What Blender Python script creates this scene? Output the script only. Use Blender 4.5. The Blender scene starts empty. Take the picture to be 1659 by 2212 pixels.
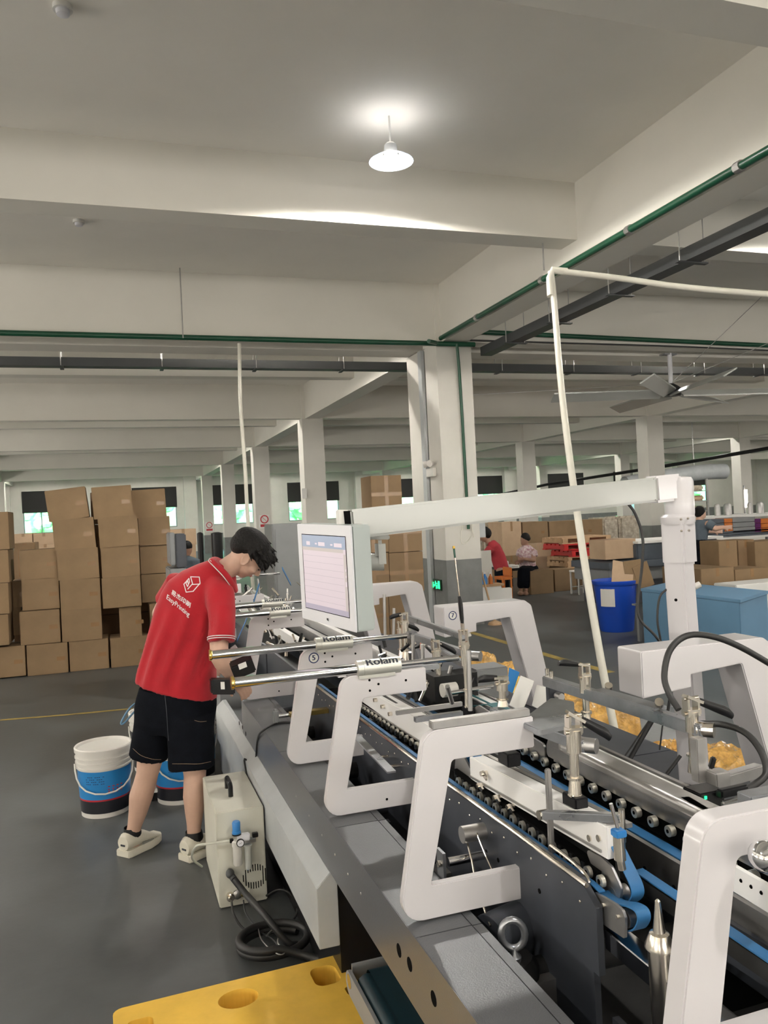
import bpy, bmesh, math, random
from mathutils import Vector, Matrix, noise
from mathutils.bvhtree import BVHTree
random.seed(7)
PI = math.pi
S = bpy.context.scene
C = S.collection

# ------------------------------------------------------------------ camera
FPX, CX, CY, H = 1740.0, 829.5, 1106.0, 1.63
YAW, PITCH, ROLL = math.radians(18.539), math.radians(0.0757), math.radians(-2.7285)
_f = Vector((math.sin(YAW) * math.cos(PITCH), math.cos(YAW) * math.cos(PITCH), math.sin(PITCH)))
_r0 = Vector((math.cos(YAW), -math.sin(YAW), 0)); _u0 = _r0.cross(_f)
CR = math.cos(ROLL) * _r0 + math.sin(ROLL) * _u0
CU = -math.sin(ROLL) * _r0 + math.cos(ROLL) * _u0
cd = bpy.data.cameras.new('camera'); cam = bpy.data.objects.new('camera', cd); C.objects.link(cam)
m = Matrix((CR, CU, -_f)).transposed().to_4x4(); m.translation = Vector((0, 0, H)); cam.matrix_world = m
cd.sensor_fit = 'VERTICAL'; cd.sensor_height = 36.0; cd.lens = 36.0 * FPX / 2212.0
cd.clip_start = 0.05; cd.clip_end = 300
S.camera = cam
# survey helpers: where a sight line meets a plane of the place
def ray(px, py): return _f + CR * ((px - CX) / FPX) - CU * ((py - CY) / FPX)
def az(px, py, z): d = ray(px, py); return Vector((0, 0, H)) + d * ((z - H) / d.z)
def ax(px, py, x): d = ray(px, py); return Vector((0, 0, H)) + d * (x / d.x)
def ay(px, py, y): d = ray(px, py); return Vector((0, 0, H)) + d * (y / d.y)
def ad(px, py, t): return Vector((0, 0, H)) + ray(px, py) * t

# ------------------------------------------------------------------ world, light, exposure
W = bpy.data.worlds.new('world'); S.world = W; W.use_nodes = True
nt = W.node_tree; bg = nt.nodes['Background']
sky = nt.nodes.new('ShaderNodeTexSky'); sky.sky_type = 'NISHITA'; sky.sun_disc = False
sky.sun_elevation = math.radians(50); sky.sun_rotation = math.radians(200); sky.air_density = 1.5; sky.dust_density = 4
nt.links.new(sky.outputs['Color'], bg.inputs['Color']); bg.inputs['Strength'].default_value = 3.0
S.view_settings.view_transform = 'Standard'; S.view_settings.look = 'None'
S.view_settings.exposure = 0.75; S.view_settings.gamma = 1.0
S.view_settings.use_curve_mapping = False
# unseen fill lights added along the solid outer walls, tilted up to brighten the ceiling
def daylight(loc, rot, sx, sy, w, col=(1.0, 0.95, 0.88)):
    ld = bpy.data.lights.new('window_daylight', 'AREA'); ld.shape = 'RECTANGLE'; ld.size = sx; ld.size_y = sy; ld.energy = w; ld.color = col
    o = bpy.data.objects.new('window_daylight', ld); C.objects.link(o); o.location = loc; o.rotation_euler = rot
for _x in (-6, 2, 10, 18, 30): daylight((_x, -9.9, 1.9), (math.radians(150), 0, 0), 5.0, 2.2, 420)
for _y in (-4, 4, 12, 22, 34): daylight((-10.9, _y, 1.9), (math.radians(150), 0, math.radians(-90)), 5.0, 2.2, 420)
for _y in (8, 20, 32): daylight((43.9, _y, 1.9), (math.radians(150), 0, math.radians(90)), 5.0, 2.2, 420)
LAMP_W = 225.0
LAMP_COL = (1.0, 0.955, 0.88)
LAMP1 = ad(845, 350, 6.4)
CEIL, BEAM, SUB = 4.78, 3.97, 4.22

# ------------------------------------------------------------------ materials
def mat(name, col, rough=0.5, metal=0.0, var=0.0, scale=5.0, bump=0.0, bscale=60.0, spec=0.5, emit=None, estr=0.0, trans=0.0, alpha=1.0, coat=0.0, sheen=0.0, aniso=None, col2=None, rvar=0.0):
    m = bpy.data.materials.new(name); m.use_nodes = True
    n = m.node_tree.nodes; l = m.node_tree.links; b = n['Principled BSDF']
    c = (*col, 1)
    b.inputs['Base Color'].default_value = c; b.inputs['Roughness'].default_value = rough
    b.inputs['Metallic'].default_value = metal; b.inputs['Specular IOR Level'].default_value = spec
    if coat: b.inputs['Coat Weight'].default_value = coat; b.inputs['Coat Roughness'].default_value = 0.08
    if sheen: b.inputs['Sheen Weight'].default_value = sheen
    if trans: b.inputs['Transmission Weight'].default_value = trans
    if alpha < 1: b.inputs['Alpha'].default_value = alpha
    if emit: b.inputs['Emission Color'].default_value = (*emit, 1); b.inputs['Emission Strength'].default_value = estr
    tc = n.new('ShaderNodeTexCoord')
    if var or col2:
        t = n.new('ShaderNodeTexNoise'); t.inputs['Scale'].default_value = scale; t.inputs['Detail'].default_value = 5; t.inputs['Roughness'].default_value = 0.62
        if aniso:
            mp = n.new('ShaderNodeMapping'); mp.inputs['Scale'].default_value = aniso
            l.new(tc.outputs['Object'], mp.inputs['Vector']); l.new(mp.outputs['Vector'], t.inputs['Vector'])
        else: l.new(tc.outputs['Object'], t.inputs['Vector'])
        r = n.new('ShaderNodeValToRGB')
        r.color_ramp.elements[0].position = 0.32; r.color_ramp.elements[1].position = 0.68
        c2 = col2 if col2 else tuple(min(1, x * (1 + var)) for x in col)
        r.color_ramp.elements[0].color = (*[x * (1 - var) for x in col], 1); r.color_ramp.elements[1].color = (*c2, 1)
        l.new(t.outputs['Fac'], r.inputs['Fac']); l.new(r.outputs['Color'], b.inputs['Base Color'])
        if rvar:
            mr = n.new('ShaderNodeMapRange'); mr.inputs['To Min'].default_value = max(0.03, rough - rvar); mr.inputs['To Max'].default_value = min(1, rough + rvar)
            l.new(t.outputs['Fac'], mr.inputs['Value']); l.new(mr.outputs['Result'], b.inputs['Roughness'])
    if bump:
        t2 = n.new('ShaderNodeTexNoise'); t2.inputs['Scale'].default_value = bscale; t2.inputs['Detail'].default_value = 3
        l.new(tc.outputs['Object'], t2.inputs['Vector'])
        bp = n.new('ShaderNodeBump'); bp.inputs['Strength'].default_value = bump; bp.inputs['Distance'].default_value = 0.01
        l.new(t2.outputs['Fac'], bp.inputs['Height']); l.new(bp.outputs['Normal'], b.inputs['Normal'])
    return m
M = dict(
 floor=mat('grey_epoxy', (0.082, 0.088, 0.089), 0.42, var=0.30, scale=1.3, bump=0.05, bscale=25, rvar=0.12),
 wall=mat('white_paint', (0.62, 0.60, 0.55), 0.75, var=0.04, scale=1.5, bump=0.03, bscale=30),
 ceil=mat('ceiling_paint', (0.87, 0.84, 0.78), 0.8, var=0.03, scale=0.8),
 beam=mat('beam_paint', (0.74, 0.715, 0.65), 0.7, var=0.03, scale=0.9),
 dado=mat('grey_dado', (0.17, 0.175, 0.17), 0.55, var=0.12, scale=4),
 yline=mat('yellow_floor_paint', (0.34, 0.25, 0.07), 0.5, var=0.3, scale=6),
 green=mat('green_pipe', (0.008, 0.07, 0.035), 0.35, var=0.2, scale=3),
 tray=mat('dark_tray', (0.045, 0.048, 0.05), 0.5, var=0.1, scale=2),
 pvc=mat('white_pvc', (0.68, 0.66, 0.58), 0.35, var=0.05, scale=3),
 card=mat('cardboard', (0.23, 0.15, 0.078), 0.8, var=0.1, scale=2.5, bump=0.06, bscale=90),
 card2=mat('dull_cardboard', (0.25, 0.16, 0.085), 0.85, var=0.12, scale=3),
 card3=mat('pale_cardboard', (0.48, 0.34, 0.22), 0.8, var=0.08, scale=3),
 cardin=mat('carton_inside', (0.16, 0.10, 0.055), 0.9, var=0.1, scale=3),  # darker board: painted shade for the rear carton rank, also the flap seams
 tape=mat('packing_tape', (0.27, 0.16, 0.075), 0.22, var=0.08, scale=8),
 frame=mat('white_enamel', (0.62, 0.60, 0.615), 0.28, var=0.015, scale=2, coat=0.3),
 deck=mat('grey_hammer_paint', (0.125, 0.13, 0.14), 0.36, metal=0.35, var=0.10, scale=2.2, bump=0.12, bscale=320),
 fascia=mat('grey_fascia_paint', (0.115, 0.12, 0.135), 0.30, metal=0.25, var=0.10, scale=1.6, bump=0.05, bscale=260),
 skirt=mat('pale_grey_enamel', (0.43, 0.45, 0.46), 0.38, var=0.12, scale=2.2),
 slate=mat('slate_paint', (0.045, 0.05, 0.062), 0.45, var=0.16, scale=5),
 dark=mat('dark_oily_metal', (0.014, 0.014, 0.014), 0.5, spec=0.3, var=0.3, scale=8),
 black=mat('black_plastic', (0.008, 0.008, 0.009), 0.32, spec=0.35),
 rubber=mat('black_rubber', (0.018, 0.018, 0.018), 0.45, var=0.2, scale=10),
 chrome=mat('chrome', (0.72, 0.72, 0.73), 0.12, metal=1.0, var=0.06, scale=4),
 steel=mat('brushed_steel', (0.48, 0.47, 0.46), 0.42, metal=1.0, var=0.14, scale=6, rvar=0.08),
 zinc=mat('zinc_bar', (0.40, 0.415, 0.44), 0.30, metal=0.9, var=0.16, scale=12, rvar=0.1),
 nickel=mat('nickel', (0.80, 0.74, 0.65), 0.2, metal=1.0, var=0.08, scale=9),
 brass=mat('brass', (0.72, 0.52, 0.16), 0.25, metal=1.0),
 alu=mat('anodised_sleeve', (0.62, 0.62, 0.57), 0.38, metal=0.55),
 hole=mat('dark_hole', (0.004, 0.004, 0.004), 0.95, spec=0.05),
 belt=mat('blue_belt', (0.025, 0.14, 0.33), 0.5, var=0.1, scale=8),
 beltteal=mat('teal_belt', (0.02, 0.12, 0.14), 0.5, var=0.15, scale=8),
 conv=mat('dark_teal_belt', (0.006, 0.026, 0.036), 0.38, var=0.15, scale=3),
 roller=mat('bearing_steel', (0.62, 0.60, 0.53), 0.32, metal=0.7),
 carrier=mat('white_carrier', (0.80, 0.79, 0.78), 0.35, var=0.02, scale=4),
 ink=mat('navy_print', (0.02, 0.035, 0.12), 0.5),
 inkd=mat('dark_print', (0.03, 0.035, 0.05), 0.5),
 bezel=mat('monitor_grey', (0.72, 0.72, 0.76), 0.4),
 moncase=mat('monitor_side_grey', (0.36, 0.40, 0.39), 0.42),
 boom=mat('boom_enamel', (0.39, 0.40, 0.375), 0.3, var=0.03, scale=2, coat=0.2),
 red=mat('red_cotton', (0.43, 0.006, 0.016), 0.85, var=0.08, scale=12, bump=0.25, bscale=350, sheen=0.2),
 redb=mat('faded_red_cotton', (0.36, 0.03, 0.04), 0.9, var=0.1, scale=8),
 print_=mat('white_print', (0.75, 0.70, 0.70), 0.7),
 denim=mat('black_denim', (0.004, 0.005, 0.008), 0.95, spec=0.15, var=0.25, scale=20, bump=0.2, bscale=200),
 skin=mat('skin', (0.56, 0.36, 0.27), 0.5, var=0.06, scale=12),
 skind=mat('tanned_skin', (0.34, 0.19, 0.13), 0.55, var=0.06, scale=12),
 lip=mat('lips', (0.42, 0.14, 0.12), 0.5),
 hair=mat('black_hair', (0.006, 0.005, 0.0045), 0.6, spec=0.25, var=0.4, scale=60, bump=0.6, bscale=120),
 shoe=mat('cream_leather', (0.60, 0.57, 0.48), 0.55, var=0.05, scale=8),
 shoeg=mat('grey_suede', (0.26, 0.26, 0.23), 0.8, var=0.1, scale=10),
 dryer=mat('ivory_enamel', (0.62, 0.61, 0.53), 0.42, var=0.05, scale=3),
 bluecap=mat('blue_cap', (0.03, 0.20, 0.52), 0.35),
 clearp=mat('milky_plastic', (0.62, 0.64, 0.60), 0.25, alpha=0.85),
 hosec=mat('milky_hose', (0.60, 0.60, 0.52), 0.3),
 yellow=mat('yellow_plastic', (0.72, 0.44, 0.06), 0.48, var=0.14, scale=4, bump=0.08, bscale=50),
 yellowd=mat('deep_yellow_plastic', (0.70, 0.36, 0.02), 0.5, var=0.1, scale=6),
 pail=mat('white_pail', (0.68, 0.66, 0.62), 0.32, var=0.03, scale=4),
 pblue=mat('blue_label', (0.02, 0.22, 0.55), 0.35),
 pblack=mat('black_label', (0.015, 0.016, 0.022), 0.35),
 pred=mat('red_print', (0.45, 0.02, 0.03), 0.4),
 binb=mat('blue_bin_plastic', (0.012, 0.07, 0.48), 0.35, var=0.06, scale=3),
 cab=mat('sky_blue_enamel', (0.12, 0.25, 0.39), 0.4, var=0.05, scale=2),
 slateb=mat('bluish_slate_enamel', (0.075, 0.09, 0.11), 0.5, var=0.1, scale=3),
 grey=mat('mid_grey_enamel', (0.22, 0.225, 0.23), 0.5, var=0.06, scale=3),
 film=mat('amber_shrink_wrap', (0.62, 0.36, 0.10), 0.12, var=0.4, scale=14, bump=1.0, bscale=22, coat=0.8),
 filmc=mat('clear_shrink_wrap', (0.42, 0.36, 0.28), 0.15, var=0.35, scale=10, bump=1.0, bscale=14, coat=0.8),
 wood=mat('pallet_wood', (0.46, 0.30, 0.17), 0.8, var=0.15, scale=8),
 redp=mat('red_plastic', (0.52, 0.015, 0.015), 0.4),
 orange=mat('orange_plastic', (0.50, 0.14, 0.02), 0.5),
 white=mat('plain_white', (0.72, 0.71, 0.68), 0.6),
 cloth=mat('blue_grey_cotton', (0.09, 0.115, 0.14), 0.9, var=0.1, scale=10),
 floral=mat('floral_cotton', (0.66, 0.60, 0.58), 0.9, scale=22, col2=(0.30, 0.12, 0.16)),
 purple=mat('purple_print', (0.10, 0.012, 0.10), 0.4),
 blind=mat('black_blind', (0.016, 0.015, 0.014), 0.8),
 leaf=mat('bright_foliage', (0.30, 0.55, 0.32), 0.7, var=0.35, scale=1.2),
 grass=mat('grass', (0.10, 0.30, 0.06), 0.9, var=0.3, scale=0.6),
 glass=mat('pale_green_glass', (0.75, 1.0, 0.90), 0.02, trans=1.0, spec=0.4),
 bulb=mat('lamp_glow', (1, 1, 1), 0.3, emit=(1.0, 0.97, 0.92), estr=60.0),
 refl=mat('lamp_reflector', (0.75, 0.80, 0.86), 0.25, metal=0.3, emit=(0.62, 0.78, 1.0), estr=0.9),
 exitg=mat('exit_sign_green', (0.0, 0.25, 0.08), 0.4, emit=(0.02, 1.0, 0.25), estr=1.6),
 exitd=mat('exit_sign_dark', (0.0, 0.03, 0.01), 0.4),
 tube=mat('lit_tube', (1, 1, 1), 0.3, emit=(1.0, 0.88, 0.72), estr=9.0),
 scr_b=mat('screen_blue', (0.1, 0.1, 0.1), 0.3, emit=(0.27, 0.34, 0.47), estr=0.52),
 scr_p=mat('screen_pink', (0.1, 0.1, 0.1), 0.3, emit=(0.74, 0.60, 0.63), estr=0.52),
 scr_t=mat('screen_tan', (0.1, 0.1, 0.1), 0.3, emit=(0.56, 0.47, 0.42), estr=0.52),
 scr_l=mat('screen_line', (0.1, 0.1, 0.1), 0.3, emit=(0.46, 0.38, 0.42), estr=0.52),
 scr_v=mat('screen_mauve', (0.1, 0.1, 0.1), 0.3, emit=(0.42, 0.36, 0.45), estr=0.52),
 scr_w=mat('screen_white', (0.1, 0.1, 0.1), 0.3, emit=(0.80, 0.66, 0.70), estr=0.52),
)
# window glass: thin tinted pane that lets the daylight through
g = bpy.data.materials.new('tinted_pane'); g.use_nodes = True
gn = g.node_tree.nodes; gn.clear(); o_ = gn.new('ShaderNodeOutputMaterial'); mx = gn.new('ShaderNodeMixShader'); tb = gn.new('ShaderNodeBsdfTransparent'); gl = gn.new('ShaderNodeBsdfGlossy')
tb.inputs['Color'].default_value = (0.72, 1.0, 0.90, 1); gl.inputs['Roughness'].default_value = 0.05; mx.inputs['Fac'].default_value = 0.06
g.node_tree.links.new(tb.outputs[0], mx.inputs[1]); g.node_tree.links.new(gl.outputs[0], mx.inputs[2]); g.node_tree.links.new(mx.outputs[0], o_.inputs['Surface'])
M['pane'] = g

# ------------------------------------------------------------------ mesh building
ORG = {}
def org(o):
    v = Vector((0, 0, 0))
    while o is not None: v += Vector(o.location); o = o.parent
    return v
class MB:
    def __init__(s): s.v = []; s.f = []; s.fm = []; s.cur = 0; s.mats = []
    def use(s, m):
        m = M[m] if isinstance(m, str) else m
        if m not in s.mats: s.mats.append(m)
        s.cur = s.mats.index(m); return s
    def add(s, vs, fs):
        b = len(s.v); s.v += [Vector(v) for v in vs]
        for f in fs: s.f.append(tuple(i + b for i in f)); s.fm.append(s.cur)
        return s
    def box(s, x0, x1, y0, y1, z0, z1):
        return s.add([(x, y, z) for z in (z0, z1) for y in (y0, y1) for x in (x0, x1)],
                     [(0, 2, 3, 1), (4, 5, 7, 6), (0, 1, 5, 4), (2, 6, 7, 3), (0, 4, 6, 2), (1, 3, 7, 5)])
    def hexa(s, p): return s.add(p, [(0, 3, 2, 1), (4, 5, 6, 7), (0, 1, 5, 4), (1, 2, 6, 5), (2, 3, 7, 6), (3, 0, 4, 7)])
    def obox(s, c, u, v, w):
        "oriented box, half vectors"
        c, u, v, w = Vector(c), Vector(u), Vector(v), Vector(w)
        return s.hexa([c - u - v - w, c + u - v - w, c + u + v - w, c - u + v - w, c - u - v + w, c + u - v + w, c + u + v + w, c - u + v + w])
    def bar(s, a, b, w, h, up=(0, 0, 1)):
        a, b = Vector(a), Vector(b); d = (b - a); L = d.length; d.normalize()
        sd = d.cross(Vector(up));
        if sd.length < 1e-4: sd = d.cross(Vector((0, 1, 0)))
        sd.normalize(); u = sd.cross(d)
        return s.obox((a + b) / 2, d * (L / 2), sd * (w / 2), u * (h / 2))
    def ring(s, c, u, v, n): return [Vector(c) + Vector(u) * math.cos(2 * PI * i / n) + Vector(v) * math.sin(2 * PI * i / n) for i in range(n)]
    def rings(s, rs, cap=True, closed=False):
        n = len(rs[0]); vs = [p for r in rs for p in r]; fs = []
        m = len(rs)
        for j in range(m if closed else m - 1):
            k = (j + 1) % m
            for i in range(n): fs.append((j * n + i, j * n + (i + 1) % n, k * n + (i + 1) % n, k * n + i))
        if cap and not closed: fs.append(tuple(range(n))[::-1]); fs.append(tuple(range((m - 1) * n, m * n)))
        return s.add(vs, fs)
    def cyl(s, a, b, r0, r1=None, n=16, cap=True):
        a, b = Vector(a), Vector(b); r1 = r0 if r1 is None else r1; d = (b - a).normalized()
        u = d.orthogonal().normalized(); v = d.cross(u)
        return s.rings([s.ring(a, u * r0, v * r0, n), s.ring(b, u * r1, v * r1, n)], cap)
    def lathe(s, c, prof, n=24, axis=(0, 0, 1), cap=True):
        d = Vector(axis).normalized(); u = d.orthogonal().normalized(); v = d.cross(u); c = Vector(c)
        return s.rings([s.ring(c + d * h, u * r, v * r, n) for r, h in prof], cap)
    def tube(s, pts, r, n=10, closed=False):
        pts = [Vector(p) for p in pts]; rs = []; m = len(pts); up = None
        for i, p in enumerate(pts):
            a = pts[(i - 1) % m] if closed or i else pts[0]; b = pts[(i + 1) % m] if closed or i < m - 1 else pts[-1]
            d = (b - a).normalized()
            u = d.orthogonal().normalized() if up is None else (up - d * up.dot(d)).normalized()
            up = u; v = d.cross(u); q = r[i] if isinstance(r, (list, tuple)) else r
            rs.append(s.ring(p, u * q, v * q, n))
        return s.rings(rs, True, closed)
    def prism(s, poly, y0, y1, plane='xz'):
        n = len(poly)
        f = {'xz': lambda a, b, y: (a, y, b), 'yz': lambda a, b, x: (x, a, b), 'xy': lambda a, b, z: (a, b, z)}[plane]
        vs = [f(a, b, y0) for a, b in poly] + [f(a, b, y1) for a, b in poly]
        return s.add(vs, [tuple(range(n))[::-1], tuple(range(n, 2 * n))] + [(i, (i + 1) % n, n + (i + 1) % n, n + i) for i in range(n)])
    def ball(s, c, r, n=12, m=8, u=(1, 0, 0), v=(0, 1, 0), w=(0, 0, 1)):
        r = (r, r, r) if isinstance(r, (int, float)) else r
        c, u, v, w = Vector(c), Vector(u) * r[0], Vector(v) * r[1], Vector(w) * r[2]
        rs = []
        for j in range(m + 1):
            t = -PI / 2 + PI * j / m; k = max(math.cos(t), 0.02)
            rs.append(s.ring(c + w * math.sin(t), u * k, v * k, n))
        return s.rings(rs)
    def blocks(s, lst):
        for b in lst: s.box(*b)
        return s
    def build(s, name, m=None, parent=None, smooth=False, bevel=0, seg=2, loc=None):
        me = bpy.data.meshes.new(name)
        if parent is not None: o0 = org(parent); off = o0
        else:
            if loc is None:
                xs = [v.x for v in s.v]; ys = [v.y for v in s.v]; zs = [v.z for v in s.v]
                loc = ((min(xs) + max(xs)) / 2, (min(ys) + max(ys)) / 2, min(zs))
            off = Vector(loc)
        me.from_pydata([tuple(v - off) for v in s.v], [], s.f)
        if m: me.materials.append(M[m] if isinstance(m, str) else m)
        else:
            for q in s.mats: me.materials.append(q)
            me.polygons.foreach_set('material_index', s.fm)
        bm = bmesh.new(); bm.from_mesh(me); bmesh.ops.recalc_face_normals(bm, faces=bm.faces)
        if bevel:
            bm.edges.ensure_lookup_table()
            ed = [e for e in bm.edges if len(e.link_faces) == 2 and e.calc_face_angle(0) > 0.5]
            bmesh.ops.bevel(bm, geom=ed, offset=bevel, segments=seg, affect='EDGES', clamp_overlap=True)
        bm.to_mesh(me); bm.free()
        if smooth:
            me.polygons.foreach_set('use_smooth', [True] * len(me.polygons))
            try: me.set_sharp_from_angle(angle=math.radians(38))
            except Exception: pass
        o = bpy.data.objects.new(name, me); C.objects.link(o)
        if parent is not None: o.parent = parent
        else: o.location = off
        return o
def tag(o, label=None, cat=None, group=None, kind=None):
    if label: o['label'] = label
    if cat: o['category'] = cat
    if group: o['group'] = group
    if kind: o['kind'] = kind
    return o
def empty(name, loc, label=None, cat=None, group=None):
    o = bpy.data.objects.new(name, None); C.objects.link(o); o.location = Vector(loc); o.empty_display_size = 0.1
    return tag(o, label, cat, group)
def lab(o, t): o['label'] = t; return o
def cp(o, parent=None, d=(0, 0, 0)):
    c = o.copy(); C.objects.link(c); c.parent = parent
    c.location = Vector(o.location) + Vector(d); return c
def copy_tree(o, parent=None, d=(0, 0, 0)):
    c = cp(o, parent, d)
    for ch in list(o.children): copy_tree(ch, c)
    return c
def rounded(poly, rad, seg=5):
    "round the corners of a polygon; rad: one radius per corner"
    out = []; n = len(poly)
    for i in range(n):
        p = Vector(poly[i]).to_2d(); a = Vector(poly[i - 1]).to_2d(); b = Vector(poly[(i + 1) % n]).to_2d(); r = rad[i] if isinstance(rad, (list, tuple)) else rad
        if r <= 0: out.append(tuple(p)); continue
        da, db = (a - p).normalized(), (b - p).normalized(); ang = da.angle(db); t = min(r / math.tan(ang / 2), (a - p).length * .49, (b - p).length * .49); rr = t * math.tan(ang / 2)
        c = p + (da + db).normalized() * (rr / math.sin(ang / 2)); s0 = p + da * t - c; s1 = p + db * t - c
        a0 = math.atan2(s0.y, s0.x); a1 = math.atan2(s1.y, s1.x); dd = (a1 - a0 + PI) % (2 * PI) - PI
        for k in range(seg + 1): q = a0 + dd * k / seg; out.append((c.x + rr * math.cos(q), c.y + rr * math.sin(q)))
    return out
def text_verts(txt, size, ext=0.0005):
    cu = bpy.data.curves.new('t', 'FONT'); cu.body = txt; cu.size = size; cu.extrude = ext; cu.align_x = 'CENTER'; cu.align_y = 'CENTER'; cu.resolution_u = 2
    o = bpy.data.objects.new('t', cu); C.objects.link(o); bpy.context.view_layer.update()
    me = bpy.data.meshes.new_from_object(o.evaluated_get(bpy.context.evaluated_depsgraph_get()))
    vs = [v.co.copy() for v in me.vertices]; fs = [tuple(p.vertices) for p in me.polygons]
    bpy.data.objects.remove(o); bpy.data.curves.remove(cu); bpy.data.meshes.remove(me)
    return vs, fs
def cut_fine(vs, fs, step):
    bm = bmesh.new(); vv = [bm.verts.new(v) for v in vs]
    for f in fs:
        try: bm.faces.new([vv[i] for i in f])
        except Exception: pass
    bmesh.ops.triangulate(bm, faces=bm.faces)
    for _ in range(4):
        ed = [e for e in bm.edges if e.calc_length() > step]
        if not ed: break
        bmesh.ops.subdivide_edges(bm, edges=ed, cuts=1); bmesh.ops.triangulate(bm, faces=bm.faces)
    bm.verts.index_update(); a = [v.co.copy() for v in bm.verts]; b = [tuple(v.index for v in f.verts) for f in bm.faces]; bm.free(); return a, b
def text_at(mb, txt, size, c, right, up, bold=0, ext=0.0005):
    vs, fs = text_verts(txt, size, ext); right = Vector(right).normalized(); up = Vector(up).normalized(); nrm = right.cross(up)
    for k in ([0] if not bold else [-bold, 0, bold]):
        mb.add([Vector(c) + right * (v.x + k) + up * v.y + nrm * (v.z + abs(k) * .01) for v in vs], fs)
def remeshed(mb, name, material, parent, voxel, smooth=4, loc=None):
    o = mb.build(name, material, parent, loc=loc)
    md = o.modifiers.new('r', 'REMESH'); md.mode = 'VOXEL'; md.voxel_size = voxel
    sm = o.modifiers.new('s', 'SMOOTH'); sm.factor = 0.5; sm.iterations = smooth
    bpy.context.view_layer.update()
    me = bpy.data.meshes.new_from_object(o.evaluated_get(bpy.context.evaluated_depsgraph_get()))
    o.modifiers.clear(); old = o.data; o.data = me; bpy.data.meshes.remove(old); me.name = name
    if not me.materials: me.materials.append(M[material])
    me.polygons.foreach_set('use_smooth', [True] * len(me.polygons))
    return o
def limb(mb, pts, n=12):
    "chain of tapered segments, pts: (Vector, radius)"
    for (a, ra), (b, rb) in zip(pts, pts[1:]): mb.cyl(a, b, ra, rb, n)
    for a, ra in pts: mb.ball(a, ra * 1.0, n, 8)
def spline(pts, k=6):
    pts = [Vector(p) for p in pts]; out = []
    P = [pts[0] * 2 - pts[1]] + pts + [pts[-1] * 2 - pts[-2]]
    for i in range(1, len(P) - 2):
        for j in range(k):
            t = j / k; a, b, c, d = P[i - 1], P[i], P[i + 1], P[i + 2]
            out.append(0.5 * ((2 * b) + (c - a) * t + (2 * a - 5 * b + 4 * c - d) * t * t + (3 * b - a - 3 * c + d) * t ** 3))
    return out + [pts[-1]]
ORD = ['bottom', 'second from bottom', 'third from bottom', 'fourth from bottom', 'fifth from bottom', 'sixth from bottom', 'topmost']

# ------------------------------------------------------------------ the hall
ROWX = [-5.4, 4.35, 14.1, 23.85, 33.6]
COLY = [-5.2, 3.0, 10.35, 18.8, 26.0, 34.0, 42.0]
SUBY = [-1.1, 6.85, 14.6, 22.3, 29.9, 37.9]
X0, X1, Y0, Y1 = -11.0, 44.0, -10.0, 46.5
fl = MB().box(X0, X1, Y0, Y1, -0.1, 0.0).build('floor', 'floor', loc=(0, 0, 0)); tag(fl, kind='structure')
ce = MB().box(X0, X1, Y0, Y1, CEIL, CEIL + 0.15).build('ceiling', 'ceil', loc=(0, 0, 0)); tag(ce, kind='structure')
def st(name, mb, m=None, parent=None, **k): return tag(mb.build(name, m, parent, **k), kind='structure')
st('wall_left', MB().box(X0 - .2, X0, Y0, Y1, 0, CEIL), 'wall')
st('wall_right', MB().box(X1, X1 + .2, Y0, Y1, 0, CEIL), 'wall')
st('wall_front', MB().box(X0, X1, Y0 - .2, Y0, 0, CEIL), 'wall')
# back wall with a row of windows between pilasters
WZ0, WZ1, WBL = 1.42, 3.62, 2.52
wx = []
x = -9.6
WPX = [(ay(50, 1110, Y1).x, ay(128, 1110, Y1).x), (ay(288, 1110, Y1).x, ay(382, 1110, Y1).x), (ay(448, 1110, Y1).x, ay(548, 1110, Y1).x), (ay(624, 1110, Y1).x, ay(733, 1110, Y1).x), (ay(862, 1110, Y1).x, ay(975, 1110, Y1).x), (ay(1030, 1100, Y1).x, ay(1110, 1100, Y1).x)]
xx = WPX[-1][1] + 2.6
while xx < X1 - 3: WPX.append((xx, xx + 2.6)); xx += 5.0
wb = MB(); px = X0
for a, b in WPX:
    wb.box(px, a, Y1, Y1 + .25, 0, CEIL); wb.box(a, b, Y1, Y1 + .25, 0, WZ0); wb.box(a, b, Y1, Y1 + .25, WZ1, CEIL); px = b
wb.box(px, X1, Y1, Y1 + .25, 0, CEIL)
st('wall_back', wb, 'wall')
for i, (a, b) in enumerate(WPX):
    fr = MB(); t = .05
    fr.box(a, b, Y1 + .05, Y1 + .13, WZ0, WZ0 + t).box(a, b, Y1 + .05, Y1 + .13, WZ1 - t, WZ1).box(a, a + t, Y1 + .05, Y1 + .13, WZ0 + t, WZ1 - t).box(b - t, b, Y1 + .05, Y1 + .13, WZ0 + t, WZ1 - t)
    mm = (a + b) / 2; fr.box(mm - t / 2, mm + t / 2, Y1 + .05, Y1 + .13, WZ0 + t, WZ1 - t)
    w = st('window_%d' % (i + 1), fr, 'grey')
    st('pane', MB().box(a + t, mm - t / 2, Y1 + .085, Y1 + .095, WZ0 + t, WZ1 - t), 'pane', w)
    st('pane', MB().box(mm + t / 2, b - t, Y1 + .085, Y1 + .095, WZ0 + t, WZ1 - t), 'pane', w)
    st('blind', MB().box(a - .03, b + .03, Y1 - .05, Y1 - .02, WBL, WZ1 + .05), 'blind', w)
pxs = [ay(8, 1110, Y1).x, ay(412, 1110, Y1).x, ay(592, 1100, Y1).x, 14.1, 24, 33.6]
for i, x in enumerate(pxs): st('pilaster', MB().box(x - .35, x + .35, Y1 - .4, Y1, 0, CEIL), 'wall')
st('baseboard_back', MB().box(X0, X1, Y1 - .012, Y1 - .002, 0, .95), 'dado')
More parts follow.
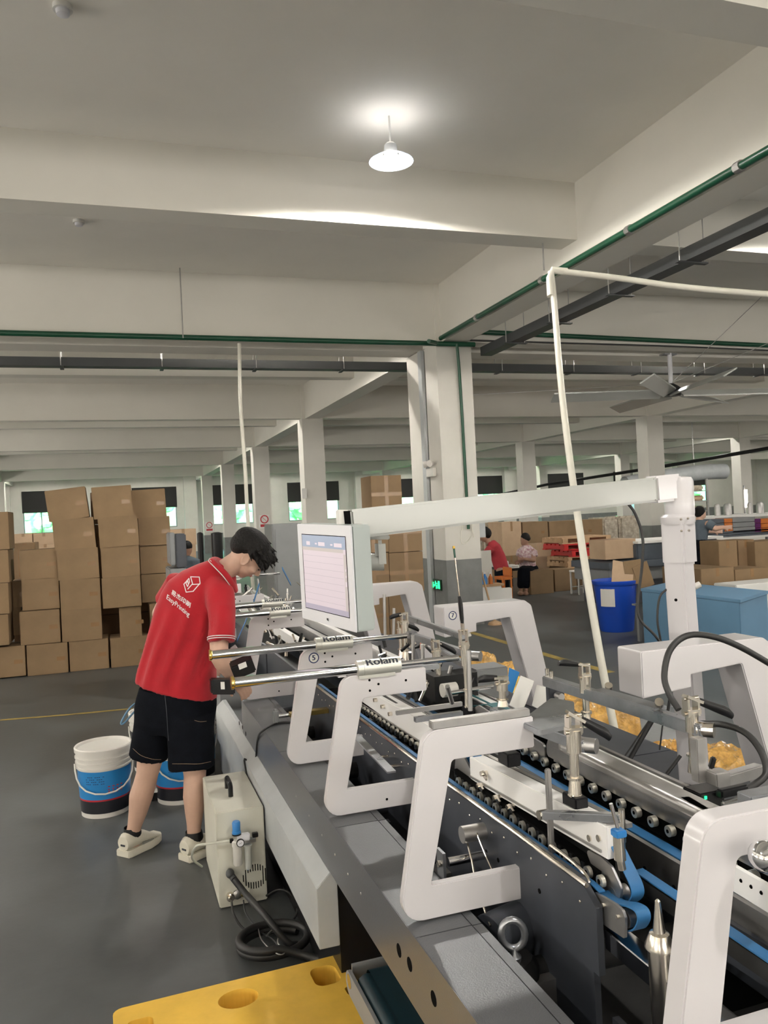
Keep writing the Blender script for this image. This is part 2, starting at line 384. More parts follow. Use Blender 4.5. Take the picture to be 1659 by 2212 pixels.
# columns
def column(x, y, dx=.52, dy=.5, z=BEAM):
    c = st('column', MB().box(x, x + dx, y, y + dy, 0, z), 'wall')
    st('dado_paint', MB().box(x - .003, x + dx + .003, y - .003, y + dy + .003, 0, .93), 'dado', c)
    return c
for x in ROWX:
    for y in COLY:
        if y < 4 and x > 0: continue
        if (x, y) == (4.35, 10.35): continue
        column(x, y)
main_col = column(4.35, 10.35, .53, .45)
second_col = column(4.35, 10.98, .5, .56)
# beams
for x in ROWX:
    st('ceiling_beam', MB().box(x + .08, x + .44, Y0, Y1, BEAM, CEIL), 'beam')
    for y in COLY: st('beam_seat', MB().box(x + .0, x + .52, y + 0.0, y + .5, BEAM, CEIL - .001), 'beam')
for y in COLY:
    yy = (y, y + .32)
    if y == 3.0: yy = (3.05, 3.34)
    st('ceiling_beam', MB().box(X0, X1, yy[0] + .02, yy[1], BEAM + .012, CEIL), 'beam')
st('ceiling_beam', MB().box(X0, X1, 11.05, 11.5, BEAM + .012, CEIL), 'beam')
for y in SUBY: st('ceiling_beam', MB().box(X0, X1, y, y + .3, SUB, CEIL), 'beam')
# floor paint
def stripe(px, w=.09):
    p = [az(a, b, 0) for a, b in px]
    mb = MB()
    for a, b in zip(p, p[1:]):
        d = (b - a).normalized(); n = Vector((-d.y, d.x, 0)) * w / 2
        mb.add([a + n + Vector((0, 0, .002)), a - n + Vector((0, 0, .002)), b - n + Vector((0, 0, .002)), b + n + Vector((0, 0, .002))], [(0, 1, 2, 3)])
    return st('floor_line', mb, 'yline', fl)
stripe([(1010, 1364), (1115, 1395), (1205, 1422), (1320, 1453)], .1)
stripe([(0, 1556), (150, 1544), (285, 1531)], .05)
# ------------------------------------------------------------------ services on the ceiling
def pipe(name, pts, r, m, label, cat, group=None, clips=0):
    o = MB().tube(pts, r, 10).build(name, m, smooth=True); tag(o, label, cat, group); return o
gp = MB()
gp.tube([(4.36, 1.0, 3.99), (4.36, 10.2, 3.99)], .032, 10)
gpo = gp.build('water_pipe', 'green', smooth=True); tag(gpo, 'green water pipe running along the side of the long concrete beam', 'pipe')
for y in (4.6, 5.9, 7.4, 9.0): MB().cyl((4.36, y, 3.99), (4.36, y + .06, 3.99), .042, n=10).build('coupling', 'steel', gpo)
g2 = MB().tube([(X0 + .3, 10.27, 3.95), (4.9, 10.27, 3.93)], .035, 10).build('water_pipe', 'green', smooth=True)
tag(g2, 'green water pipe crossing under the cross beam to the near column', 'pipe')
MB().tube([(4.62, 10.25, 3.93), (4.66, 10.3, 3.6), (4.68, 10.32, 3.0), (4.7, 10.33, 1.35)], .022, 8).build('drop_pipe', 'green', g2, smooth=True)
MB().tube([(4.3, 10.22, 3.93), (4.1, 10.0, 3.90)], .03, 8).build('branch', 'green', g2, smooth=True)
a, b = ay(1012, 716, 10.3), ay(1659, 746, 10.3)
g3 = MB().tube([a, a.lerp(b, .5), b + (b - a) * .75], .035, 10).build('water_pipe', 'green', smooth=True)
tag(g3, 'green water pipe crossing the bay to the far side of the near column', 'pipe')
for px_ in (1170, 1265): pass
cw = MB().tube(spline([ay(1016, 735, 10.3), ay(1250, 742, 10.3), ay(1450, 748, 10.3), ay(1659, 757, 10.3)], 5), .012, 6).build('cable', 'rubber', smooth=True)
tag(cw, 'thin black cable slung under the cross beam beside the fan rod', 'cable')
tr = empty('cable_tray', (4.7, 6, 3.8), 'dark grey cable tray hanging alongside the long concrete beam', 'cable tray')
ta, tb_ = az(1659, 408, 3.85), Vector((4.98, 9.9, 3.85))
tx = ta.x + .12
MB().box(5.0, 5.17, 1.2, 10.3, 3.78, 3.9).build('tray_body', 'tray', tr)
for y in (4.9, 6.0, 7.1, 8.3, 9.4):
    MB().box(4.92, 5.25, y, y + .05, 3.765, 3.779).build('bracket', 'tray', tr)
    MB().cyl((4.95, y + .02, 3.77), (4.95, y + .02, CEIL), .006, n=6).build('hanger', 'steel', tr); MB().cyl((5.22, y + .02, 3.77), (5.22, y + .02, CEIL), .006, n=6).build('hanger', 'steel', tr)
tr2 = empty('cable_tray', (1, 11.8, 3.85), 'long dark cable tray crossing the hall behind the near columns', 'cable tray')
MB().box(X0 + .1, 26, 11.75, 11.93, 3.84, 3.96).build('tray_body', 'tray', tr2)
for i in range(18):
    x = -4.6 + i * 1.33
    MB().box(x, x + .05, 11.7, 11.98, 3.825, 3.839).build('bracket', 'tray', tr2)
    for yy in (11.71, 11.97): MB().cyl((x + .02, yy, 3.83), (x + .02, yy, CEIL), .006, n=6).build('hanger', 'steel', tr2)
# smoke detectors
for (px_, py_, t) in ((135, 12, 'round white smoke detector on the ceiling in the near bay'), (170, 476, 'round white smoke detector on the ceiling behind the nearest beam')):
    p = az(px_, py_, CEIL); e = empty('smoke_detector', (p.x, p.y, CEIL - .06), t, 'smoke detector')
    MB().lathe((p.x, p.y, CEIL - .03), [(.058, 0), (.058, .03)], 20).build('base', 'white', e, smooth=True)
    MB().lathe((p.x, p.y, CEIL - .062), [(.02, 0), (.038, .006), (.042, .032)], 20).build('sensor', 'bezel', e, smooth=True)
# rods hanging
for (px_, y0_, y1_, t) in ((388, 572, 730, 'thin steel rod hanging from ceiling to the green pipe, long'), (1172, 520, 584, 'thin steel rod hanging from the nearest cross beam by the long beam'),):
    Yq = 10.2 if px_ < 500 else 7.0
    top = ay(px_, y0_, Yq)
    o = MB().cyl((top.x, Yq, ay(px_ + 5, y1_, Yq).z), (top.x, Yq, CEIL if px_ < 500 else SUB), .008, n=6).build('hanging_rod', 'steel'); tag(o, t, 'rod')
# high bay lamps
def make_lamp(loc, label, visible=True):
    e = empty('high_bay_lamp', loc, label, 'lamp', 'high bay lamps under the ceiling'); x, y, z = loc
    MB().lathe((x, y, z), [(.178, 0), (.174, .008), (.135, .032), (.075, .058), (.066, .06), (.07, .055), (.13, .028), (.168, .006), (.178, 0)], 28, cap=False).build('shade', 'refl', e, smooth=True)
    MB().lathe((x, y, z + .062), [(.05, 0), (.055, .01), (.05, .07), (.03, .09)], 20).build('housing', 'white', e, smooth=True)
    MB().ball((x, y, z + .035), (.062, .062, .045), 16, 10).build('bulb', 'bulb', e, smooth=True)
    MB().cyl((x, y, z + .15), (x, y, CEIL), .008, n=8).build('suspension', 'white', e)
    ld = bpy.data.lights.new('lamp_light', 'SPOT'); ld.energy = LAMP_W; ld.color = LAMP_COL; ld.spot_size = math.radians(172); ld.spot_blend = 0.12; ld.shadow_soft_size = .06
    lo = bpy.data.objects.new('lamp_light', ld); C.objects.link(lo); lo.parent = e; lo.location = (0, 0, -.01)
    l2 = bpy.data.lights.new('shade_glow', 'POINT'); l2.energy = LAMP_W * .003; l2.color = LAMP_COL; l2.shadow_soft_size = .12
    o2 = bpy.data.objects.new('shade_glow', l2); C.objects.link(o2); o2.parent = e; o2.location = (0, 0, .22 if z < 4.36 or True else .2)
    return e
lamp1 = make_lamp(tuple(LAMP1), 'bright round high bay lamp hanging in the near ceiling bay')
for (x, y) in ((7.2, 5.95), (-3.2, 5.95), (12.4, 5.95), (1.9, -0.5), (7.0, -0.5), (-3.2, -0.5), (1.9, -6.5), (12, -.5)):  # one lamp follows the splash on the beam, the others added as unseen fill
    c = copy_tree(lamp1); c.location = (x, y, LAMP1.z); c['label'] = 'round high bay lamp of the hall hanging outside the view'
for y, z in ((12.35, LAMP1.z), (19.5, LAMP1.z), (26.8, LAMP1.z), (34.8, LAMP1.z), (42.8, LAMP1.z)):  # lamps added out of sight behind the beams to light the far bays
    for x in (-3.2, 2.0, 9.4, 16.8, 21.5, 28.5, 38):
        c = copy_tree(lamp1); c.location = (x, y, z); c['label'] = 'round high bay lamp tucked up behind a deep cross beam'

# ------------------------------------------------------------------ folder gluer machine
ZD = .667
mach = empty('folder_gluer_machine', (1.3, 2.5, 0), 'long white and grey folder gluer machine with numbered C-shaped frames', 'machine')
P_ = lambda mb, name, m=None, **k: mb.build(name, m, mach, **k)
# grey deck along the near side, in panels
seams = [.18, .62, 1.02, 1.72, 2.42, 3.3, 4.35]
for a, b in zip(seams, seams[1:]):
    P_(MB().box(.605, .742, a + .002, b - .002, ZD - .012, ZD), 'deck_panel', 'deck')
    P_(MB().box(.745, .768, a + .002, b - .002, ZD - .014, ZD - .001), 'deck_edge_strip', 'deck')
fa = P_(MB().box(.603, .615, .18, 4.35, .493, ZD - .001), 'fascia', 'fascia')
for (px, py) in ((862, 2053), (885, 2083), (937, 2157), (517, 1562), (524, 1571), (531, 1585)):
    p = ax(px, py, .603); r = .016 if px > 600 else .012
    MB().lathe((.6022, p.y, p.z), [(r, 0), (r, .001)], 16, axis=(1, 0, 0)).build('slot', 'hole', fa)
for k in range(6):
    p = ax(640 + k * 28, 1720 + k * 42, .6035)
    MB().ball((.603, p.y, p.z), (.002, .004, .004), 8, 5).build('rivet', 'steel', fa)
# pale skirt with bevelled top, lower on the side
sk = [(.557, .255), (.557, .449), (.603, .493), (.625, .493), (.625, .255)]
P_(MB().prism(sk, 2.51, 5.2, 'xz'), 'skirt_panel', 'skirt', bevel=.002)
P_(MB().box(.575, .62, 4.2, 5.2, .05, .3), 'skirt_foot', 'skirt')
P_(MB().box(.63, .76, 2.53, 5.0, 0.02, .48), 'base_plinth', 'black')
P_(MB().box(.752, .762, .2, 2.5, .24, .64), 'inner_panel', 'slate')  # added to keep the yellow pallet out of the square bar's reflection
P_(MB().box(1.9, 2.2, 1.0, 5.2, 0.02, .42), 'base_plinth', 'dark')
P_(MB().box(.78, 1.9, 3.6, 3.7, .0, .45), 'cross_member', 'dark')
P_(MB().box(.78, 1.9, 1.9, 5.2, .12, .15), 'drip_tray', 'dark')
# C frames
CF = [(.585, .672), (.668, 1.112), (.957, 1.112), (.957, 1.036), (.736, 1.036), (.668, .75), (.957, .75), (.957, .672)]
CFR = rounded(CF, [.05, .045, 0, 0, .012, .004, 0, 0], 6)
frame0 = None
def c_frame(y, badge=None, holes=True, dx=0):
    f = P_(MB().prism([(x + dx, z) for x, z in CFR], y, y + .024, 'xz'), 'c_frame', 'frame', bevel=.0025, smooth=True)
    if holes:
        for (x, z) in ((.76, 1.092), (.79, 1.076), (.76, 1.058), (.885, 1.078), (.80, .70), (.905, .705)):
            MB().lathe((x + dx, y - .0006, z), [(.0042, 0), (.0042, .0008)], 10, axis=(0, 1, 0)).build('bolt_hole', 'hole', f)
    if badge: badge_on(f, badge, (.715 + dx, y - .001, 1.078))
    return f
def badge_on(f, txt, c, r=.021, right=(1, 0, 0), up=(0, 0, 1)):
    right, up = Vector(right), Vector(up); n = right.cross(up); c = Vector(c)
    MB().lathe(c - n * .0002, [(r, 0), (r, .0006)], 24, axis=n).build('badge_plate', 'white', f)
    mb = MB(); k = 28
    outer = [c + n * .001 + right * r * math.cos(2 * PI * i / k) + up * r * math.sin(2 * PI * i / k) for i in range(k)]
    inner = [c + n * .001 + (p - c - n * .001) * .80 for p in outer]
    mb.add(outer + inner, [(i, (i + 1) % k, k + (i + 1) % k, k + i) for i in range(k)]); mb.build('badge_ring', 'ink', f)
    tm = MB(); text_at(tm, txt, r * (1.35 if len(txt) == 1 else 1.1), c + n * .001, right, up, bold=.0011); tm.build('badge_number', 'ink', f)
c_frame(1.774, holes=False); c_frame(2.496); c_frame(3.08, '5')
for i, (px, py, bd) in enumerate(((577, 1508, None), (540, 1425, '9'))):
    p = az(px, py, .67); c_frame(p.y, bd)
c_frame(6.6); c_frame(8.0, '11', dx=.15)
# the nearest, separate frame
NF = [(.772, .655), (.862, 1.118), (1.15, 1.118), (1.15, 1.052), (.925, 1.05), (.872, .765), (1.15, .765), (1.15, .655)]
P_(MB().prism(rounded(NF, [.05, .045, 0, 0, .014, .006, 0, 0], 7), 1.055, 1.10, 'xz'), 'c_frame', 'frame', bevel=.003, smooth=True)
# opposite frames: boxed arms on the far side
def far_frame(xi, y, th=.14, badge=None, top=1.11, zb=.50, wide=1.0):
    xo = xi + .55 * wide
    pr = [(xi, top), (xi, top - .163), (xi + .02, top - .163), (xi + .40 * wide, top - .10), (xo + .03, zb), (xo + .13, zb), (xo + .02, top - .05), (xo - .03, top)]
    pr = [(xi, top - .163), (xi + .19 * wide, top - .145), (xi + .19 * wide, top - .10), (xi + .395 * wide, top - .085), (xi + .53 * wide, zb), (xi + .65 * wide, zb), (xi + .53 * wide, top - .03), (xi + .49 * wide, top), (xi, top)]
    pr = rounded(pr, [.006, .004, .006, .01, 0, 0, .03, .03, .008], 4)
    f = P_(MB().prism(pr, y, y + th, 'xz'), 'far_frame', 'frame', bevel=.006, smooth=True)
    if badge: badge_on(f, badge, (xi + .052, y - .0015, top - .048), .024)
    return f
far_frame(1.65, 4.0, badge='7'); far_frame(1.70, 2.36, wide=1.08, badge=None)
far_frame(1.62, 5.6, badge='10'); far_frame(1.62, 7.0)
# near side plate and belts
def zslope(y, z1, z2, y1=1.458, y2=2.195): return z1 + (z2 - z1) * (y - y1) / (y2 - y1)
PL = [(1.46, .50), (1.46, .66), (1.44, .66), (1.44, .80), (1.50, .838), (2.3, .815), (3.9, .80), (5.2, .80), (5.2, .45), (1.9, .40)]
pl = P_(MB().prism([(a, b) for a, b in PL], .90, .915, 'yz'), 'side_plate', 'slate')
P_(MB().tube([(.899, 1.47, .835), (.899, 1.8, .832), (.899, 2.3, .82), (.899, 3.9, .803)], .0055, 8), 'plate_edge_rail', 'nickel', smooth=True)
for k in range(34):
    y = 1.5 + k * .07; z = .80 - .002 * k * .5 + (.0 if k % 2 else -.012)
    MB().ball((.899, y, z), (.002, .0035, .0035), 8, 5).build('rivet', 'nickel', pl)
for (px, py) in ((1050, 1840), (1076, 1858), (1120, 1900), (1165, 1925), (895, 1720), (915, 1745), (930, 1770), (905, 1700)):
    p = ax(px, py, .899); MB().lathe((.8985, p.y, p.z), [(.006, 0), (.006, .0012)], 10, axis=(1, 0, 0)).build('hole', 'hole', pl)
# deeper plate beyond the nearer cut-out
P_(MB().box(.9, .915, .25, 1.40, .30, .60), 'lower_plate', 'slate')
npl = [ax(*q, .92) for q in ((1285, 1926), (1330, 1952), (1346, 1966), (1352, 1984), (1351, 2028), (1287, 1984))]
P_(MB().prism(rounded([(p.y, p.z) for p in npl], .006, 3), .918, .924, 'yz'), 'nose_plate', 'steel')
for q_ in ((1305, 1955), (1293, 1974), (1336, 1980)):
    y, z = ax(*q_, .917)[1:]; P_(MB().lathe((.912, y, z), [(.004, 0), (.004, .006)], 10, axis=(1, 0, 0)), 'screw', 'nickel')
# blue belt on the plate
bz = lambda y: .838 - .030 * (y - 1.45) if y < 2.3 else .812 - .008 * (y - 2.3)
bpts = [(1.36, .815), (1.345, .79), (1.36, .765)]
def belt(x0, x1, path, t, name, m):
    mb = MB(); pts = [Vector((0, a, b)) for a, b in path]; n = len(pts); vs = []; fs = []
    for i, p in enumerate(pts):
        d = (pts[min(i + 1, n - 1)] - pts[max(i - 1, 0)]).normalized(); q = Vector((0, -d.z, d.y)) * t
        vs += [(x0, p.y, p.z), (x1, p.y, p.z), (x1, p.y + q.y, p.z + q.z), (x0, p.y + q.y, p.z + q.z)]
    for i in range(n - 1):
        a = i * 4
        for k in range(4): fs.append((a + k, a + (k + 1) % 4, a + 4 + (k + 1) % 4, a + 4 + k))
    fs += [(0, 1, 2, 3), tuple(n * 4 - 4 + k for k in range(4))]
    mb.add(vs, fs); return P_(mb, name, m, smooth=True)
def nose(pxs, X, w, name, m, t=.003):
    pts = [ax(*q, X) for q in pxs]; return belt(X, X + w, [(p.y, p.z) for p in spline(pts, 4)], t, name, m)
arc = lambda cy, cz, r, a0, a1, n=10: [(cy + r * math.cos(math.radians(a0 + (a1 - a0) * i / n)), cz + r * math.sin(math.radians(a0 + (a1 - a0) * i / n))) for i in range(n + 1)]
belt(.922, .936, [(3.9, .80), (2.3, .812), (1.5, .825)] + [(1.46, .822)], .003, 'lower_belt', 'belt')
nose([(1292, 1928), (1322, 1950), (1352, 1956), (1372, 1968), (1378, 1990), (1368, 2010), (1350, 2014)], .93, .030, 'lower_belt', 'belt')
pc_ = ax(1352, 1984, .93); P_(MB().cyl((.928, pc_.y, pc_.z), (.957, pc_.y, pc_.z), .018, n=20), 'belt_pulley', 'steel', smooth=True)
# nose of the upper belt
nose([(1306, 1800), (1322, 1832), (1342, 1872), (1362, 1915), (1364, 1940), (1348, 1955), (1328, 1956), (1306, 1942)], .965, .030, 'upper_belt', 'belt')
np_ = [ax(*q, .96) for q in ((1268, 1832), (1302, 1850), (1325, 1872), (1346, 1918), (1344, 1938), (1326, 1950), (1308, 1936), (1288, 1884))]
P_(MB().prism(rounded([(p.y, p.z) for p in np_], .008, 4), .955, .961, 'yz'), 'nose_arm', 'steel', smooth=True)
pc_ = ax(1326, 1932, .96); P_(MB().cyl((.9545, pc_.y, pc_.z), (.990, pc_.y, pc_.z), .017, n=20), 'belt_pulley', 'steel', smooth=True)
P_(MB().lathe((.953, pc_.y, pc_.z), [(.005, 0), (.005, .003)], 12, axis=(1, 0, 0)), 'pulley_axle', 'nickel')
# white carriers
def carrier(x, y0, z0b, z0t, y1, z1b, z1t, w=.05):
    c = P_(MB().hexa([(x, y0, z0b), (x + w, y0, z0b), (x + w, y1, z1b), (x, y1, z1b), (x, y0, z0t), (x + w, y0, z0t), (x + w, y1, z1t), (x, y1, z1t)]), 'belt_carrier', 'carrier', bevel=.002)
    MB().hexa([(x - .004, y0 + .02, z0b + .008), (x - .001, y0 + .02, z0b + .008), (x - .001, y1, z1b + .008), (x - .004, y1, z1b + .008), (x - .004, y0 + .02, z0b + .014), (x - .001, y0 + .02, z0b + .014), (x - .001, y1, z1b + .014), (x - .004, y1, z1b + .014)]).build('slide_strip', 'steel', c)
    MB().hexa([(x + w + .006, y0, z0t - .012), (x + w + .02, y0, z0t - .012), (x + w + .02, y1, z1t - .012), (x + w + .006, y1, z1t - .012), (x + w + .006, y0, z0t - .002), (x + w + .02, y0, z0t - .002), (x + w + .02, y1, z1t - .002), (x + w + .006, y1, z1t - .002)]).build('carrier_rail', 'steel', c)
    return c
c1 = carrier(.955, 1.474, .876, .946, 2.17, .838, .905, .045)
c2 = carrier(.975, 2.50, .822, .91, 3.55, .80, .885, .05)
for (px, py) in ((1272, 1811), (1292, 1811)):
    p = ax(px, py, .952); MB().lathe((.951, p.y, p.z), [(.0075, 0), (.006, .004)], 14, axis=(1, 0, 0)).build('screw', 'nickel', c1, smooth=True)
for (px, py) in ((1042, 1696), (1078, 1722), (1107, 1742), (1050, 1670)):
    p = ax(px, py, .952); k = MB(); k.cyl((.935, p.y, p.z), (.957, p.y, p.z), .007, n=10); k.bar((.943, p.y + .004, p.z + .002), (.943, p.y - .022, p.z - .008), .006, .012); k.build('latch', 'nickel', c1)
for (px, py) in ((828, 1526), (844, 1542), (812, 1512)):
    p = ax(px, py, .97); MB().cyl((.96, p.y, p.z), (.978, p.y, p.z), .008, n=10).build('latch', 'nickel', c2)
rect_window = [ax(*q, .954) for q in ((990, 1645), (1020, 1652))]
P_(MB().prism(rounded([(2.30, .80), (2.16, .80), (2.16, .86), (2.22, .895), (2.28, .87)], .012, 4), .957, .963, 'yz'), 'tail_arm', 'steel', smooth=True)
belt(.964, .99, [(2.16, .905), (2.22, .905)] + arc(2.25, .865, .032, 90, 250), .003, 'upper_belt', 'belt')
P_(MB().box(.99, 1.0, 1.5, 3.6, .80, .90), 'carrier_back', 'dark')
# small rollers of the near belt
r0 = MB().lathe((.935, 0, 0), [(.004, .003), (.0130, .004), (.0130, .013), (.004, .014)], 14, axis=(1, 0, 0)).build('roller', 'roller', mach, smooth=True)
h0 = MB().lathe((.9385, 0, 0), [(.0055, -.001), (.0055, .001)], 10, axis=(1, 0, 0)).build('axle', 'hole', r0)
base_loc = Vector(r0.location)
ys = [1.485 + .0497 * k for k in range(16)] + [2.53 + .052 * k for k in range(20)]
for i, y in enumerate(ys):
    z = .816 - .0185 * (y - 1.485) if y < 2.4 else .803 - .01 * (y - 2.5)
    if y > 2.4: z = .806 - .018 * (y - 2.5)
    z += .013
    o = r0 if i == 0 else copy_tree(r0, mach); o.location = base_loc + Vector((0 if y < 2.4 else .02, y, z))
    if i:  # small link beside each roller
        MB().box(.945, .952, y + .018, y + .03, z - .004, z + .012).build('link', 'dark', mach)
P_(MB().box(.948, .975, 1.5, 2.27, .805, .842), 'roller_backing', 'hole'); P_(MB().box(.975, .985, 2.5, 3.6, .78, .825), 'roller_backing', 'hole')
# centre rails between carriers
def rail(x0, x1, y0, y1, z0, z1, m, name='guide_rail', dz=0): return P_(MB().hexa([(x0, y0, z0), (x1, y0, z0), (x1, y1, z0 + dz), (x0, y1, z0 + dz), (x0, y0, z1), (x1, y0, z1), (x1, y1, z1 + dz), (x0, y1, z1 + dz)]), name, m)
rail(1.035, 1.05, 1.55, 3.5, .86, .905, 'tray')
rail(1.10, 1.112, .9, 3.6, .74, .86, 'steel', 'centre_plate', -.01)
for k in range(6): p = (1.0995, 1.25 + k * .10, .80); P_(MB().lathe(p, [(.006, 0), (.006, .001)], 10, axis=(-1, 0, 0)), 'plate_hole', 'hole')
for k in range(4): P_(MB().box(1.0985, 1.0995, .92 + k * .09, .955 + k * .09, .795, .803), 'plate_slot', 'hole')
belt(1.115, 1.145, [(3.6, .85), (1.0, .862)], .003, 'centre_belt', 'belt')
belt(1.02, 1.045, [(1.48, .84), (1.2, .838), (1.0, .835), (.95, .80)], .003, 'centre_belt', 'belt')
P_(MB().box(1.02, 1.045, .95, 1.48, .80, .832), 'belt_bed', 'dark')
r1 = MB().lathe((1.15, 0, 0), [(.004, -.003), (.0125, -.002), (.0125, .012), (.004, .013)], 16, axis=(1, 0, 0)).build('roller', 'roller', mach, smooth=True)
MB().lathe((1.1465, 0, 0), [(.0045, 0), (.0045, .001)], 8, axis=(1, 0, 0)).build('axle', 'hole', r1)
b1 = Vector(r1.location)
for i in range(24):
    y = 1.03 + i * .062; o = r1 if i == 0 else copy_tree(r1, mach); o.location = b1 + Vector((0, y, .885))
rail(1.17, 1.18, .95, 2.6, .85, .92, 'hole', 'roller_backing')
# right metal carrier with a rounded top, white rail beyond
rail(1.165, 1.17, 1.2, 2.05, .895, .935, 'steel', 'cover_strip')
P_(MB().prism(rounded([(1.17, .90), (1.17, .955), (1.235, .955), (1.235, .90)], [0, .012, .012, 0], 4), 1.02, 2.05, 'xz'), 'metal_carrier', 'steel', smooth=True)
P_(MB().cyl((1.17, 1.03, .925), (1.16, 1.03, .925), .018, n=18), 'carrier_end_cap', 'steel', smooth=True)
P_(MB().prism(rounded([(2.02, .90), (2.02, .985), (2.06, .985), (2.09, .93), (2.09, .90)], .012, 4), 1.166, 1.172, 'yz'), 'pulley_plate', 'steel', smooth=True)
P_(MB().cyl((1.175, 2.045, .955), (1.225, 2.045, .955), .028, n=20), 'belt_pulley', 'beltteal', smooth=True)
P_(MB().prism(rounded([(2.10, .87), (2.10, .93), (2.55, .95), (2.66, .90), (2.62, .87)], .02, 4), 1.165, 1.172, 'yz'), 'side_plate', 'steel', smooth=True)
belt(1.175, 1.22, [(2.10, .945), (2.5, .962), (2.62, .93), (2.68, .89)], .003, 'teal_belt', 'beltteal')
belt(1.26, 1.268, [(1.15, .915), (3.4, .92)], .003, 'belt_line', 'beltteal')
rail(1.272, 1.325, 1.40, 3.0, .885, .905, 'carrier', 'white_rail'); rail(1.333, 1.338, 1.35, 3.0, .87, .908, 'steel'); rail(1.35, 1.36, 1.35, 3.0, .86, .90, 'steel')
rail(1.24, 1.255, .95, 3.4, .80, .91, 'dark', 'inner_plate')
# far low deck
P_(MB().box(1.55, 2.34, 1.0, 3.05, .47, .50), 'far_deck', 'slate'); P_(MB().box(1.62, 2.34, 3.06, 7.6, .44, .50), 'far_deck', 'slate')
P_(MB().box(1.40, 1.42, 1.0, 7.6, .45, .78), 'side_plate', 'slate')
# second half of the machine beyond the cross shafts
P_(MB().box(.90, .915, 5.25, 8.6, .45, .80), 'side_plate', 'slate'); P_(MB().box(.60, .78, 5.3, 7.3, .30, .66), 'deck_panel', 'grey')
P_(MB().box(.80, 2.2, 5.4, 8.6, .02, .44), 'base_plinth', 'dark')
for x in (1.0, 1.15, 1.3): P_(MB().box(x, x + .04, 3.8, 8.6, .84, .90), 'belt_carrier', 'carrier' if x != 1.15 else 'steel')
# brackets / shafts
def shaft(a, b, r, m='chrome', name='cross_shaft', n=16): return P_(MB().cyl(a, b, r, n=n), name, m, smooth=True)
for (p0, p1, x0, x1, r) in (((968, 1862), (1100, 1830), .775, .90, .0115),):
    a = ax(*p0, .79); b = ax(*p1, .90); shaft(a, (b.x, a.y, a.z), r)
    P_(MB().box(.772, .780, a.y - .01, a.y + .035, ZD - .06, a.z + .028), 'shaft_bracket', 'zinc')
    P_(MB().lathe((.760, a.y, a.z), [(.009, 0), (.009, .008), (.006, .012)], 8, axis=(1, 0, 0)), 'shaft_bolt', 'nickel', smooth=True)
# lower near bracket + shaft
P_(MB().box(.832, .842, .975, 1.10, .50, .70), 'shaft_bracket', 'zinc')
qa = az(1265, 2150, .68); P_(MB().cyl((.82, 1.035, .672), (.845, 1.035, .672), .011, n=8), 'shaft_bolt', 'nickel', smooth=True)
shaft((.84, 1.04, .672), (1.25, 1.10, .70), .014)
# chrome square bar running along
a, b = az(1268, 2003, .74), az(1400, 2190, .74)
P_(MB().bar((.945, 1.45, .728), (.945, .70, .728), .045, .04), 'square_bar', 'chrome', bevel=.002)
for (px, py, y1) in ((610, 1537, 3.2), (655, 1610, 3.0)):
    a = az(px, py, .72); shaft((a.x - .02, a.y, .70), (1.1, a.y, .70), .010)
    P_(MB().box(a.x - .045, a.x - .02, a.y - .02, a.y + .02, .66, .735), 'shaft_bracket', 'grey', bevel=.008)
P_(MB().box(.72, .98, 3.62, 3.66, .72, .74), 'cross_cover', 'brass')
# flat bars bolted to the slate plate
p = [az(775, 1592, .74), az(840, 1665, .74)]
P_(MB().bar(ax(768, 1588, .84), ax(846, 1668, .84), .03, .006), 'flat_bar', 'zinc')
for q in ((822, 1636), (845, 1656)): a = ax(*q, .87); P_(MB().cyl((.85, a.y, a.z), (.9, a.y, a.z), .006, n=10), 'stud', 'nickel')
# motor with lifting eye
P_(MB().cyl((.80, 1.75, .60), (.90, 1.78, .60), .062, n=24), 'motor', 'slate', smooth=True)
P_(MB().box(.80, .99, 1.62, 1.74, .50, .56), 'motor_foot', 'steel')
ey = ad(1108, 2018, 1.83)
P_(MB().tube([ey + CR * (.027 * math.cos(t)) + Vector((0, 0, .032 * math.sin(t))) for t in [2 * PI * i / 20 for i in range(20)]], .0085, 10, closed=True), 'lifting_eye', 'zinc', smooth=True)
P_(MB().lathe(ey - Vector((0, 0, .062)), [(.016, 0), (.017, .012), (.010, .02), (.008, .035)], 14), 'eye_base', 'zinc', smooth=True)
P_(MB().lathe(ey - Vector((0, -.02, .17)), [(.06, 0), (.065, .03), (.065, .09), (.05, .11)], 20), 'motor_body', 'dark', smooth=True)
# knob on the slate plate
a = ax(1016, 1800, .86); P_(MB().cyl((.835, a.y, a.z), (.90, a.y, a.z), .022, n=20), 'round_knob', 'steel', smooth=True)
P_(MB().tube([ax(1008, 1815, .85), ax(1020, 1860, .84), ax(1030, 1920, .82), ax(1060, 2000, .80)], .003, 6), 'control_wire', 'nickel')
P_(MB().tube([ax(1030, 1800, .87), ax(1050, 1850, .86), ax(1075, 1905, .86)], .0025, 6), 'control_wire', 'nickel')
